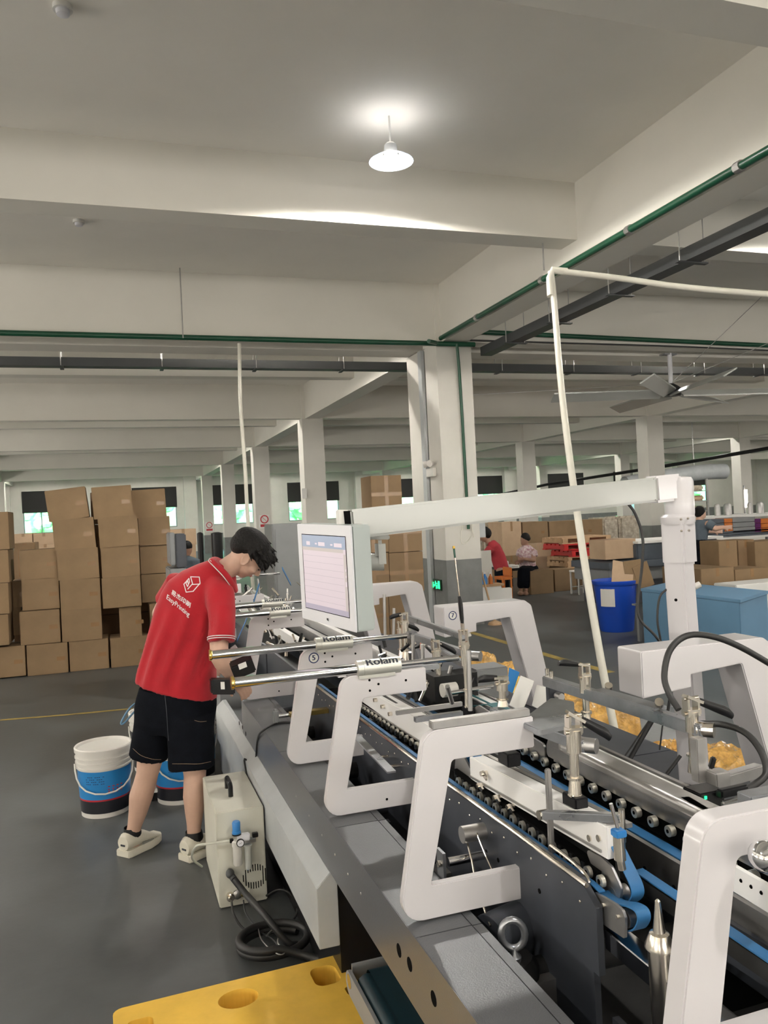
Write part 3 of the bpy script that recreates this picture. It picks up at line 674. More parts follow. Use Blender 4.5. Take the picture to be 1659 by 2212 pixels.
# air cylinder pointing up in the trough
cyb = az(1420, 2090, .55)
cyp = ad(1422, 1975, 1.50)
P_(MB().lathe(cyp - Vector((0, 0, .14)), [(.022, -.3), (.022, .075), (.028, .078), (.028, .082), (.018, .105), (.0115, .108), (.007, .145), (.005, .165), (.002, .168)], 22), 'air_cylinder', 'nickel', smooth=True)
fit = ad(1338, 1830, 1.62)
P_(MB().box(fit.x - .012, fit.x + .012, fit.y - .012, fit.y + .012, fit.z + .022, fit.z + .036), 'hose_fitting', 'bluecap', bevel=.002)
P_(MB().cyl(fit + Vector((0, 0, -.025)), fit + Vector((0, 0, .022)), .012, n=12), 'hose_fitting', 'nickel', smooth=True)
P_(MB().cyl(fit + Vector((.004, 0, -.045)), fit + Vector((0, 0, -.02)), .008, n=12), 'hose_fitting', 'nickel', smooth=True)
P_(MB().cyl(fit + Vector((-.015, 0, .09)), fit + Vector((0, 0, .03)), .004, n=8), 'push_rod', 'chrome', smooth=True)
# holding arm: post, link and curved finger in front of the carrier
po = ax(1183, 1660, .93)
P_(MB().bar((.93, po.y, ax(1186, 1848, .93).z), (.93, po.y, po.z), .013, .013, up=(1, 0, 0)), 'guide_post', 'steel', bevel=.003)
la, lb = ay(1165, 1745, po.y), ax(1338, 1778, 1.0)
lb = Vector((.985, 1.46, .965))
la = Vector((.912, po.y, ax(1170, 1745, .93).z))
P_(MB().bar(la, lb, .022, .018), 'link_arm', 'zinc', bevel=.002)
P_(MB().cyl(la - Vector((.012, 0, 0)), la + Vector((.01, 0, 0)), .011, n=12), 'link_pivot', 'nickel', smooth=True)
P_(MB().cyl(lb - Vector((.0, .0, .05)), lb + Vector((0, 0, .018)), .007, n=10), 'link_bolt', 'nickel', smooth=True)
P_(MB().tube(spline([ax(1190, 1826, .925), ax(1225, 1852, .925), ax(1255, 1878, .922), ax(1272, 1905, .922), ax(1262, 1918, .922), ax(1230, 1902, .922), ax(1190, 1860, .922)], 4), .0045, 8), 'curved_finger', 'nickel', smooth=True)
# ---- adjusting rods with sleeves
def adj_rod(y, z=1.13, x0=.33, xs=(.722, .868), x1=1.08, cap='brass', text=True, r=.0165):
    rd = P_(MB().cyl((x0, y, z), (xs[0], y, z), r, n=20), 'adjusting_rod', 'chrome', smooth=True)
    MB().lathe((x0 - .012, y, z), [(.008, 0), (r * 1.25, .001), (r * 1.25, .008), (r * 1.02, .012)], 20, axis=(1, 0, 0)).build('end_cap', cap, rd, smooth=True)
    MB().cyl((xs[1], y, z), (x1, y, z), r * .62, n=16).build('inner_rod', 'chrome', rd, smooth=True)
    MB().lathe((xs[0], y, z), [(r * .9, -.002), (.027, 0), (.027, .018), (.0255, .019), (.027, .02), (.027, xs[1] - xs[0]), (r * .6, xs[1] - xs[0] + .002)], 24, axis=(1, 0, 0)).build('sleeve', 'alu', rd, smooth=True)
    MB().box(xs[0] + .002, xs[1] - .02, y - .018, y + .018, z - .030, z - .012).build('sleeve_foot', 'alu', rd)
    if text:
        tm = MB(); vs, fs = text_verts('Rolam', .041, 0); vs, fs = cut_fine(vs, fs, .004); rr = .0276
        c0 = (xs[0] + xs[1]) / 2 + .008
        out = []
        for v in vs:
            th = math.radians(122) - v.y / rr  # wrap round the upper near side of the sleeve
            out.append((c0 + v.x * 1.05, y - (rr + v.z) * math.sin(th - PI / 2 + PI / 2) * 0 - (rr + v.z) * math.cos(PI / 2 - (th - PI / 2)) * 0 + (rr + v.z) * -math.cos(math.radians(50) + v.y * .95 / rr), z + (rr + v.z) * math.sin(math.radians(50) + v.y * .95 / rr)))
        for k in (-.0015, -.0007, 0, .0007, .0015): tm.add([(a + k, b, c) for a, b, c in out], fs)
        tm.build('lettering', 'inkd', rd)
    return rd
adj_rod(2.508); adj_rod(3.07, x0=.325, x1=1.10)
ra = az(600, 1322, 1.13); adj_rod(ra.y, x0=.42, xs=(.76, .87), x1=1.05)
rb = az(592, 1303, 1.13); adj_rod(rb.y, x0=.42, xs=(.80, .92), x1=1.05)
rc = az(605, 1238, 1.15); adj_rod(rc.y, z=1.15, x0=.7, xs=(.86, 1.02), x1=1.35)
P_(MB().bar(az(805, 1450, 1.11), az(905, 1432, 1.11), .03, .018), 'clamp_plate', 'zinc', bevel=.002)
P_(MB().box(.80, .99, 3.10, 3.16, 1.112, 1.128), 'clamp_plate', 'zinc', bevel=.002)
P_(MB().box(.84, 1.02, 2.53, 2.60, 1.095, 1.112), 'clamp_plate', 'zinc', bevel=.002)
# dark channel lying on the arm of the nearest C frame pair + bent bracket
a, b = az(958, 1580, 1.12), az(1128, 1552, 1.12)
P_(MB().hexa([(.69, 1.775, 1.113), (.95, 1.775, 1.113), (.95, 1.80, 1.113), (.69, 1.80, 1.113), (.69, 1.775, 1.131), (.95, 1.775, 1.131), (.95, 1.80, 1.131), (.69, 1.80, 1.131)]), 'guide_channel', 'steel', bevel=.002)
P_(MB().prism(rounded([(.93, 1.70), (1.04, 1.72), (1.15, 1.90), (1.12, 1.97), (.98, 1.84), (.93, 1.82)], .01), 1.085, 1.10, 'xy'), 'bent_bracket', 'zinc', bevel=.002)
P_(MB().box(.86, 1.02, 2.35, 2.37, .975, .99), 'guide_channel', 'zinc')
pa, pb = az(855, 1540, .96), az(998, 1520, .96); P_(MB().bar(pa, pb, .012, .016), 'guide_channel', 'steel', bevel=.002)
# long square bars running with the machine
def sqbar(p0, p1, z, w=.028, m='zinc'):
    a, b = az(*p0, z), az(*p1, z); return a, b, P_(MB().bar(a, b, w, w), 'square_bar', m, bevel=.003)
A1 = sqbar((1180, 1470), (1522, 1578), 1.035, .034)
A2 = sqbar((1066, 1538), (1268, 1612), 1.03, .03)
A3 = sqbar((868, 1366), (1025, 1418), 1.06, .028)
A4 = sqbar((868, 1330), (1000, 1375), 1.09, .024)
A5 = sqbar((935, 1395), (1010, 1440), 1.04, .024)
for c_, m_ in ((A1[1], 'nickel'), (A2[1], 'steel'), (A3[1], 'steel')):
    P_(MB().cyl(c_ + Vector((-.005, .02, 0)), c_ + Vector((.02, -.012, 0)), .019, n=18), 'bar_end_roller', m_, smooth=True)
a, b = az(1380, 1530, 1.05), az(1300, 1500, 1.05)
P_(MB().bar(az(1290, 1492, 1.052), az(1426, 1531, 1.052), .05, .012), 'bar_cap_plate', 'zinc', bevel=.002)
P_(MB().cyl(az(1315, 1487, 1.058), az(1315, 1480, 1.07) , .012, n=12), 'cap_bolt', 'nickel', smooth=True); P_(MB().cyl(az(1424, 1524, 1.058), az(1424, 1516, 1.075), .012, n=12), 'cap_bolt', 'nickel', smooth=True)
for (px, py) in ((1191, 1458), (1182, 1452)): a = az(px, py, 1.06); P_(MB().cyl(a - Vector((0, 0, .012)), a + Vector((0, 0, .012)), .007, n=10), 'cap_bolt', 'nickel', smooth=True)
# block at the far end of bar 1
a = ay(1205, 1520, A1[0].y + .1)
P_(MB().obox(ay(1200, 1512, A1[0].y - .02), (.03, 0, 0), (0, .012, 0), (0, 0, .05)), 'slide_block', 'slate', bevel=.003)
for q in ((1203, 1502), (1205, 1543)): c_ = ay(*q, A1[0].y - .04); P_(MB().cyl(c_, c_ + Vector((0, -.03, 0)), .012, n=14), 'block_bolt', 'steel', smooth=True)
# ---- toggle clamps
def toggle(base, top, hend, s=1.0, collar=True, post=.011, shoe=True, hw=.022):
    base, top, hend = Vector(base), Vector(top), Vector(hend)
    c = MB()
    L = top - base; mid = base + L * .55
    c.cyl(base, base + L * .22, post * 1.5, post * 1.1, 16); c.cyl(base + L * .22, mid, post, n=16); c.cyl(base + L * .22, base + L * .25, post * 1.6, n=16)
    c.cyl(mid, base + L * .82, post * 1.55, n=18)
    u = Vector((1, 0, 0)) * .022 * s
    for sx in (-1, 1):
        c.obox(base + L * .88 + u * .75 * sx, (.0035 * s, 0, 0), (0, .012 * s, 0), L * .12)
        c.cyl(base + L * .8 + u * sx * .6, base + L * .8 + u * sx * 1.2, .006 * s, n=10)
    c.obox(base + L * .82, u * .95, (0, .015 * s, 0), L * .035)
    d = (hend - top).normalized()
    c.bar(top - d * .02 * s, top + d * .035 * s, .026 * s, .008 * s)
    c.cyl(top - Vector((.024 * s, 0, 0)), top + Vector((.024 * s, 0, 0)), .005 * s, n=10)
    t = c.build('toggle_clamp', 'nickel', mach, smooth=True)
    hb = MB(); sd = d.cross(Vector((0, 0, 1)));
    if sd.length < .2: sd = Vector((1, 0, 0))
    sd.normalize(); up = sd.cross(d); Lh = (hend - top).length
    rs = []
    for k, (q, w_, h_, dz) in enumerate(((.22, .7, .8, 0), (.35, .9, .9, 0), (.75, 1.0, 1.1, 0), (.86, 1.0, 1.0, -.1), (1.0, .75, .7, -.5))):
        cc = top + d * Lh * q + up * dz * .012 * s; a, b = sd * w_ * hw * .45 * s, up * h_ * hw * .55 * s
        rs.append([cc + a + b * .4, cc + a * .5 + b, cc - a * .5 + b, cc - a + b * .4, cc - a - b * .4, cc - a * .5 - b, cc + a * .5 - b, cc + a - b * .4])
    hb.rings(rs).build('handle', 'black', t, smooth=True)
    if shoe:
        MB().obox(base - Vector((0, 0, .012 * s)), (.02 * s, 0, 0), (0, .035 * s, 0), (0, 0, .02 * s)).build('shoe', 'black', t, bevel=.003)
        MB().lathe(base + Vector((0, 0, .006)), [(.02 * s, 0), (.012 * s, .012)], 14).build('washer', 'nickel', t, smooth=True)
    return t
def tog(b, tpx, hpx, xz, **k):
    base = az(*b, xz); Y = base.y; top = ay(*tpx, Y); he = ay(*hpx, Y - k.pop('hy', 0)); return toggle(base, top, he, **k)
tog((1242, 1722), (1238, 1545), (1320, 1590), .955, s=.85, hy=.02)
tog((1268, 1570), (1262, 1436), (1207, 1430), .93, s=.8, hy=0, shoe=False)
tog((1500, 1668), (1492, 1508), (1582, 1542), .92, s=.95, hy=0, shoe=False)
tog((1012, 1530), (1000, 1362), (993, 1288), .93, s=.75, post=.009, hy=0)
tog((952, 1495), (940, 1385), (985, 1408), .93, s=.75, hy=0)
tog((1086, 1525), (1084, 1464), (1032, 1466), 1.05, s=.85, shoe=False, hy=0)
tog((878, 1430), (873, 1325), (842, 1333), .93, s=.8, hy=0)
tog((868, 1420), (865, 1345), (905, 1360), .95, s=.75, hy=0, shoe=False)
tog((1100, 1648), (1100, 1628), (1101, 1600), .94, s=.7, shoe=True, hy=0) if False else None
P_(MB().obox(az(1100, 1636, .955), (.02, 0, 0), (0, .03, 0), (0, 0, .018)), 'clamp_shoe', 'black', bevel=.003)
P_(MB().cyl(az(1092, 1622, .965), az(1092, 1622, .965) + Vector((0, 0, .012)), .012, n=12), 'shoe_nut', 'nickel', smooth=True)
for (b, t) in (((832, 1380), (830, 1284)), ((850, 1380), (851, 1314)), ((1016, 1535), (1012, 1405)), ((893, 1440), (892, 1372)), ((915, 1450), (912, 1392))):
    bb = az(*b, .96); P_(MB().cyl(bb, ay(*t, bb.y), .008, n=10), 'guide_post', 'steel', smooth=True)
# sensor cluster by the right edge
qq = az(1520, 1722, .93)
P_(MB().obox(qq, (.035, 0, 0), (0, .03, 0), (0, 0, .022)), 'sensor_box', 'black', bevel=.003)
P_(MB().obox(qq + Vector((-.02, -.031, .012)), (.0025, 0, 0), (0, .002, 0), (0, 0, .0035)), 'status_light', 'exitg')
P_(MB().obox(ad(1509, 1640, 2.02), (.014, 0, 0), (0, .014, 0), (0, 0, .055)), 'scale_post', 'steel', bevel=.002)
P_(MB().bar(ad(1548, 1690, 2.0), ad(1640, 1662, 2.1), .03, .03), 'square_bar', 'steel', bevel=.003)
P_(MB().obox(ad(1552, 1690, 2.0), (.022, 0, 0), (0, .02, 0), (0, 0, .03)), 'slide_block', 'steel', bevel=.003)
P_(MB().bar(ad(1535, 1660, 1.98), ad(1542, 1635, 1.98), .014, .012), 'lock_lever', 'black', bevel=.003)
P_(MB().bar(ad(1560, 1738, 1.8), ad(1650, 1712, 1.86), .014, .014), 'guide_rod', 'chrome', bevel=.004)
P_(MB().bar(ad(1552, 1715, 1.85), ad(1610, 1702, 1.9), .02, .02), 'guide_rod', 'black', bevel=.004)
P_(MB().obox(ad(1642, 1728, 1.62), (.04, 0, 0), (0, .02, 0), (0, 0, .018)), 'square_bar', 'zinc', bevel=.002)
# rails in the near right corner, seen through the nearest frame
P_(MB().bar(az(1480, 1745, .93), az(1680, 1870, .93), .02, .05), 'guide_rail', 'steel')
P_(MB().bar(az(1560, 1880, .90), az(1720, 1975, .90), .01, .05), 'perforated_rail', 'carrier')
for k in range(5):
    a = az(1585 + 22 * k, 1888 + 13 * k, .905); P_(MB().ball(a + Vector((-.006, 0, 0)), .004, 8, 5), 'rail_hole', 'hole')
for q in ((1592, 1948), (1634, 1972)):
    a = az(*q, .84); P_(MB().lathe(a, [(.006, -.004), (.017, -.003), (.017, .012)], 18, axis=(1, .2, 0)), 'idler_roller', 'roller', smooth=True)
P_(MB().bar(az(1560, 1955, .82), az(1720, 2055, .82), .02, .014), 'blue_guide_belt', 'belt')
P_(MB().bar(az(1545, 2010, .77), az(1720, 2120, .77), .02, .08), 'side_plate', 'slate')
P_(MB().ball(ad(1652, 1850, 1.25), .025, 14, 10), 'round_knob', 'chrome', smooth=True)
# gearbox, coupler and hanging paper in the middle
P_(MB().obox(ad(1050, 1470, 3.25), (.07, 0, 0), (0, .06, 0), (0, 0, .06)), 'gearbox', 'grey', bevel=.004)
P_(MB().cyl(ad(955, 1492, 3.0), ad(985, 1488, 3.02), .026, n=18), 'coupler', 'pail', smooth=True)
P_(MB().obox(ad(975, 1480, 3.15), (.09, 0, 0), (0, .05, 0), (0, 0, .05)), 'gearbox', 'dark')
P_(MB().cyl(ad(970, 1498, 2.95), ad(1065, 1482, 3.0), .008, n=10), 'cross_shaft', 'chrome', smooth=True)
# dark interior machinery below the trough (lamp-lit only through the gaps)
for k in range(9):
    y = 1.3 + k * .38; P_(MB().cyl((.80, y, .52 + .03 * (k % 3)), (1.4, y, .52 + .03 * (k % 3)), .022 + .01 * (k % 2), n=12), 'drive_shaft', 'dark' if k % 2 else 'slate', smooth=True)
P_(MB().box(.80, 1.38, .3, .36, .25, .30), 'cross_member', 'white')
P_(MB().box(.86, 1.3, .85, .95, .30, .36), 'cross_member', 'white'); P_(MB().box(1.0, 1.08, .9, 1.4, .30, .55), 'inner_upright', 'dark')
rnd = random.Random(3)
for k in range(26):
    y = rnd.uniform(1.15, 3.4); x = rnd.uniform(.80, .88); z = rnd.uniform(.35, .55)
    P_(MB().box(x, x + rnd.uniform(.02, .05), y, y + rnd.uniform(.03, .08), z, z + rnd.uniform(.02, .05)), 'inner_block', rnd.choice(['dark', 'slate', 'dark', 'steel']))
# the sloping box being folded, and loose card panels, on the belts
def panel(pts, m, label, cat='carton', th=.003, name='folded_carton', grp=None):
    a = [Vector(p) for p in pts]; n = (a[1] - a[0]).cross(a[2] - a[0]).normalized() * th
    o = MB().add(a + [p + n for p in a], [(0, 1, 2, 3), (4, 7, 6, 5), (0, 4, 5, 1), (1, 5, 6, 2), (2, 6, 7, 3), (3, 7, 4, 0)]).build(name, m); return tag(o, label, cat, grp)
fb = empty('folded_carton', ad(1120, 1540, 3.0), 'white carton blank with blue flap standing tilted among the clamps', 'carton')
def fbp(pts, m, name):
    a = [ad(*p) for p in pts]; n = (a[1] - a[0]).cross(a[2] - a[0]).normalized() * .004
    return MB().add(a + [p + n for p in a], [(0, 1, 2, 3), (4, 7, 6, 5), (0, 4, 5, 1), (1, 5, 6, 2), (2, 6, 7, 3), (3, 7, 4, 0)]).build(name, m, fb)
fbp([(1100, 1527, 2.95), (1130, 1535, 2.9), (1154, 1472, 2.95), (1126, 1460, 3.0)], 'white', 'front_panel')
fbp([(1094, 1490, 3.02), (1108, 1497, 3.02), (1122, 1452, 3.02), (1100, 1442, 3.02)], 'bluecap', 'blue_flap')
fbp([(1108, 1497, 3.02), (1124, 1500, 3.0), (1136, 1468, 3.0), (1120, 1460, 3.02)], 'brass', 'picture_flap')
fbp([(1150, 1525, 2.95), (1178, 1540, 2.9), (1196, 1490, 2.95), (1160, 1480, 3.0)], 'white', 'side_panel')
# curved hoses of the right-hand module
ho = empty('black_hose', ad(1470, 1500, 2.3), 'thick black hose looping high over the white frame to the square bar', 'hose')
MB().tube(spline([ad(1466, 1533, 2.05), ad(1446, 1500, 2.08), ad(1435, 1460, 2.1), ad(1447, 1405, 2.12), ad(1482, 1374, 2.14), ad(1535, 1374, 2.16), ad(1600, 1398, 2.18), ad(1690, 1450, 2.2)], 6), .0085, 10).build('hose_body', 'rubber', ho, smooth=True)
ho2 = empty('black_hose', ad(1600, 1600, 2.1), 'thick black hose curving down to the sensor box by the front', 'hose')
MB().tube(spline([ad(1505, 1563, 2.1), ad(1560, 1565, 2.1), ad(1610, 1583, 2.05), ad(1645, 1625, 2.0), ad(1655, 1670, 1.97), ad(1630, 1695, 1.95), ad(1602, 1708, 1.93)], 6), .0085, 10).build('hose_body', 'rubber', ho2, smooth=True)
dc = MB().tube(spline([az(640, 1560, .672), az(600, 1562, .672), az(566, 1580, .671), ax(556, 1600, .600), ax(549, 1660, .590), Vector((.5535, 3.98, .46)), Vector((.5535, 3.93, .38)), Vector((.552, 3.9, .2)), Vector((.53, 4.1, .01))], 5), .0045, 8)
dco = dc.build('power_cable', 'rubber', smooth=True); tag(dco, 'black cable running over the grey deck and down behind the ivory dryer', 'cable')
# hand controller and grey panel beyond the deck
cb = empty('controller_box', ad(525, 1442, 3.7), 'black controller with white label held up on a pale grey panel', 'controller')
d_ = 3.72
MB().obox(ad(524, 1440, d_), CR * .05 + Vector((0, 0, .02)), (0, .03, .01), Vector((-.01, 0, .03))).build('body', 'black', cb, bevel=.006)
MB().obox(ad(524, 1438, d_ - .05), CR * .018 + Vector((0, 0, .007)), (0, .001, 0), Vector((-.003, 0, .012))).build('label', 'white', cb)
cb2 = empty('controller_box', ad(487, 1483, 3.7), 'black controller with white label beside the man and under his hand', 'controller')
MB().obox(ad(480, 1482, 3.74), CR * .055, (0, .03, 0), Vector((0, 0, .035))).build('body', 'black', cb2, bevel=.006)
MB().obox(ad(481, 1481, 3.70), CR * .009, (0, .001, 0), Vector((0, 0, .017))).build('label', 'white', cb2)
P_(MB().add([ad(497, 1400, 4.0), ad(508, 1392, 4.0), ad(545, 1440, 3.8), ad(550, 1468, 3.7), ad(535, 1468, 3.7)], [(0, 1, 2, 3, 4)]).add([ad(497, 1400, 4.02), ad(508, 1392, 4.02), ad(545, 1440, 3.82), ad(550, 1468, 3.72), ad(535, 1468, 3.72)], [(0, 1, 2, 3, 4)]), 'sloping_panel', 'skirt')

# ------------------------------------------------------------------ control monitor on its swing arm
PX, PY = None, None
pb_ = ad(1466, 1160, 3.2); POX, POY = pb_.x, pb_.y
arm = empty('control_monitor', (POX, POY, .502), 'grey touch-screen monitor hanging from a white boom on a square post', 'monitor')
rotp = math.radians(24)
def rbox(cx, cy, hw, hd, z0, z1, ang, top=1.0, dx=(0, 0)):
    u = Vector((math.cos(ang), math.sin(ang), 0)); v = Vector((-math.sin(ang), math.cos(ang), 0)); c = Vector((cx, cy, 0)); c2 = c + Vector((dx[0], dx[1], 0))
    return [c - u * hw - v * hd + Vector((0, 0, z0)), c + u * hw - v * hd + Vector((0, 0, z0)), c + u * hw + v * hd + Vector((0, 0, z0)), c - u * hw + v * hd + Vector((0, 0, z0)),
            c2 - u * hw * top - v * hd * top + Vector((0, 0, z1)), c2 + u * hw * top - v * hd * top + Vector((0, 0, z1)), c2 + u * hw * top + v * hd * top + Vector((0, 0, z1)), c2 - u * hw * top + v * hd * top + Vector((0, 0, z1))]
MB().hexa(rbox(POX + .02, POY, .045, .045, .502, 1.52, rotp, .95, (-.03, 0))).build('post', 'frame', arm, bevel=.006)
MB().hexa(rbox(POX, POY, .052, .05, 1.37, 1.55, rotp)).build('post_head', 'frame', arm, bevel=.01)
MB().lathe((POX, POY, 1.53), [(.062, 0), (.066, .01), (.066, .03), (.055, .04)], 28).build('swivel_collar', 'frame', arm, smooth=True)
MB().lathe((POX + .01, POY, 1.56), [(.056, 0), (.058, .015), (.058, .14), (.05, .155), (.02, .16)], 28).build('joint_knuckle', 'frame', arm, smooth=True)
aL, aR = ad(752, 1133, 2.58), ad(1404, 1058, 3.14)
MB().bar(aR + (POX - .0 - aR.x) * Vector((.0, 0, 0)), Vector((POX, POY, aR.z + .006)), .075, .105).build('joint_socket', 'frame', arm, bevel=.01)
MB().bar(aL, aR + (aR - aL) * .02, .06, .094).build('boom', 'boom', arm, bevel=.008)
MB().bar(aL + (aL - aR).normalized() * .001, aL + (aL - aR).normalized() * .006, .056, .088).build('boom_end', 'hole', arm)
for q in ((1471, 1122), (1486, 1120), (1472, 1147), (1488, 1146)):
    a = ad(*q, 3.12); MB().ball(a, .005, 8, 6).build('bolt', 'nickel', arm)
a = ad(1460, 1296, 3.1); MB().ball(a, .006, 8, 6).build('cable_hole', 'hole', arm)
# hanger below the boom
hp = ad(822, 1170, 2.62)
MB().obox(ad(800, 1160, 2.66), CR * .055, (0, .03, 0), (0, 0, .008)).build('hanger_plate', 'boom', arm, bevel=.003)
MB().obox(ad(822, 1196, 2.66), CR * .018, _f * .03, (0, 0, .045)).build('hanger_knuckle', 'boom', arm, bevel=.012)
MB().cyl(ad(790, 1214, 2.66), ad(830, 1214, 2.66), .028, n=24).build('tilt_barrel', 'boom', arm, smooth=True)
# screen housing: near edge and far edge seen obliquely
nb = [ad(757, 1136, 2.46), ad(770, 1367, 2.46)]; fb_ = [ad(638, 1131, 2.80), ad(656, 1336, 2.80)]
TR, BR = nb; TL, BL = fb_
wv = ((TR - TL) + (BR - BL)).normalized(); hv = Vector(((TR + TL) - (BR + BL))).normalized(); hv = (hv - wv * hv.dot(wv)).normalized()
nv = wv.cross(hv).normalized()
if nv.dot(Vector((0, 0, H)) - TR) < 0: nv = -nv
sc = (TR + BR + TL + BL) / 4; sw = ((TR - TL).length + (BR - BL).length) / 4; sh = ((TR - BR).length + (TL - BL).length) / 4
back = -nv * .034
MB().obox(sc + back - nv * .002, wv * sw, hv * sh, nv * .033).build('housing', 'moncase', arm, bevel=.005)
MB().obox(sc - nv * .0025, wv * sw, hv * sh, nv * .0025).build('front_bezel', 'bezel', arm, bevel=.002)
MB().obox(sc + back * 2.05, wv * sw * .8, hv * sh * .8, nv * .006).build('rear_cover', 'grey', arm, bevel=.004)
def sq(u0, u1, v0, v1, m, name='screen', k=1):
    c = sc + nv * (.0008 * k); iw, ih = sw * .80, sh * .76
    pts = [c + wv * (iw * (2 * a - 1)) + hv * (ih * (1 - 2 * b) + sh * .02) for a, b in ((u0, v1), (u1, v1), (u1, v0), (u0, v0))]
    o = MB().add(pts, [(0, 1, 2, 3)])
    return o
scr = sq(0, 1, 0, 1, 'scr_p').build('screen', 'scr_p', arm)
rimb = MB()
for (a, b, c_, d) in ((-.012, 1.012, -.01, 0), (-.012, 1.012, 1, 1.01), (-.012, 0, 0, 1), (1, 1.012, 0, 1)): rimb.v and None; q = sq(a, b, c_, d, None, k=1); rimb.add(q.v, q.f)
rimb.build('screen_gasket', 'hole', scr)
for (u0, u1, v0, v1, m_) in ((0, 1, 0, .16, 'scr_b'), (0, .95, .16, .205, 'scr_t'), (.95, 1, .22, .93, 'scr_t'), (0, 1, .93, 1, 'scr_v')):
    sq(u0, u1, v0, v1, m_, k=2).build('screen_band', m_, scr)
lm = MB()
for k in range(8): q = sq(.01, .94, .27 + k * .085, .274 + k * .085, None, k=3); lm.add(q.v, q.f)
lm.build('screen_rules', 'scr_l', scr)
lm = MB()
for (u0, u1, v0, v1) in ((.11, .20, .085, .135), (.40, .55, .085, .135), (.76, .93, .085, .135), (.32, .37, .1, .12), (.68, .73, .1, .12), (.98, 1.0, .4, .43), (.98, 1.0, .48, .51), (.97, 1.0, .56, .62)): q = sq(u0, u1, v0, v1, None, k=3); lm.add(q.v, q.f)
lm.build('screen_keys', 'scr_w', scr)
lm = MB()
text_at(lm, 'IQ', .011, sc - hv * sh * .885 + wv * sw * .03 + nv * .001, wv, hv); lm.build('badge_text', 'hole', arm)
oc = ad(745, 1108, 2.62)
MB().obox(ad(741, 1120, 2.6), CR * .02, (0, .012, 0), (0, 0, .028)).build('boom_clip', 'white', arm, bevel=.003)
# cable hanging from the boom to the floor behind the post
MB().tube(spline([ad(1354, 1085, 3.1), ad(1372, 1110, 3.1), ad(1388, 1160, 3.1), ad(1387, 1220, 3.1), ad(1378, 1300, 3.1), ad(1384, 1340, 3.1), ad(1422, 1382, 3.1), ad(1450, 1450, 3.1), ad(1440, 1560, 3.1)], 5), .0055, 8).build('cable', 'rubber', arm, smooth=True)
MB().tube(spline([ad(1444, 1270, 3.2), ad(1425, 1290, 3.2), ad(1420, 1340, 3.2), ad(1427, 1385, 3.2), ad(1432, 1450, 3.2)], 5), .0045, 8).build('cable', 'rubber', arm, smooth=True)
for (p0, p1, r_) in (((1412, 1550), (1360, 1640), .009), ((1405, 1552), (1345, 1640), .003), ((1470, 1632), (1440, 1672), .007), ((1432, 1560), (1425, 1620), .003)):
    MB().cyl(ad(*p0, 3.0), ad(*p1, 3.0), r_, n=8).build('cable', 'rubber', arm, smooth=True)

# ------------------------------------------------------------------ leaning white tube to the ceiling
tp = empty('white_tube', ad(1345, 1705, 4.55), 'leaning white plastic air tube with an elbow, rising to ceiling height', 'tube')
kk = [ad(1190, 586, 6.2), ad(1196, 640, 6.15), ad(1215, 860, 5.7), ad(1250, 1130, 5.2), ad(1290, 1380, 4.85), ad(1325, 1565, 4.65)]
kk.append(kk[-1] + (kk[-1] - kk[-2]) * ((kk[-1].z - .02) / (kk[-2].z - kk[-1].z)))
MB().tube(spline(kk, 5), .0235, 14).build('riser', 'pvc', tp, smooth=True)
MB().tube([ad(1190, 640, 6.15), ad(1188, 600, 6.2), ad(1194, 584, 6.2), ad(1225, 587, 6.2)], .029, 14).build('elbow', 'pvc', tp, smooth=True)
MB().tube(spline([ad(1210, 586, 6.2), ad(1330, 600, 6.1), ad(1450, 617, 6.0), ad(1560, 628, 5.9), ad(1720, 640, 5.8)], 4), .0225, 12).build('cross_run', 'pvc', tp, smooth=True)
t2 = ay(517, 742, 10.2); b2 = ay(535, 1125, 10.2)
sp = MB().tube(spline([t2, ay(519, 860, 10.2), ay(525, 950, 10.2), ay(530, 1020, 10.2), ay(536, 1130, 10.2), Vector((b2.x + .05, 10.2, .01))], 4), .024, 8).build('thin_white_tube', 'pvc', smooth=True)
tag(sp, 'thin white drop tube hanging from the cross beam behind the man', 'tube')

# ------------------------------------------------------------------ cartons
def carton(x0, x1, y0, y1, z0, z1, label, group, m='card', tilt=0, tape='v', yaw=0, name='cardboard_box', open_=False):
    cx, cy = (x0 + x1) / 2, (y0 + y1) / 2; w, d, h = (x1 - x0) / 2, (y1 - y0) / 2, z1 - z0
    b = MB().box(-w, w, -d, d, 0, h)
    if open_:
        b = MB(); t = .006
        b.box(-w, w, -d, -d + t, 0, h).box(-w, w, d - t, d, 0, h).box(-w, -w + t, -d + t, d - t, 0, h).box(w - t, w, -d + t, d - t, 0, h).box(-w + t, w - t, -d + t, d - t, 0, t)
    for v in b.v: v += Vector((0, 0, 0))
    o = b.build(name, m, bevel=.004, loc=(0, 0, 0)); tag(o, label, 'box', group)
    o.location = (cx, cy, z0); o.rotation_euler = (0, tilt, yaw)
    if not open_:
        q = MB().box(-.0015, .0015, -d * .995, d * .995, h - .0006, h + .0006)
        q.build_local = None
        def loc(mb, nm, mm):
            me = bpy.data.meshes.new(nm); me.from_pydata([tuple(v) for v in mb.v], [], mb.f); me.materials.append(M[mm]); oo = bpy.data.objects.new(nm, me); C.objects.link(oo); oo.parent = o; return oo
        t_ = MB(); tw = .026
        if tape == 'v': t_.box(-tw, tw, -d - .0012, -d - .0002, h * .72, h)
        elif tape == 's': t_.box(w * .45, w * .45 + .09, -d - .0012, -d - .0002, h * .42, h * .55)
        elif tape == 'x': t_.box(-tw, tw, -d - .0012, -d - .0002, 0, h)
        if tape == 'x': t2_ = MB().box(-w, w, -d - .0014, -d - .0013, h * .45, h * .55); loc(t2_, 'tape', 'tape')
        if t_.v: loc(t_, 'tape', 'tape')
        loc(q, 'flap_seam', 'cardin')
    return o
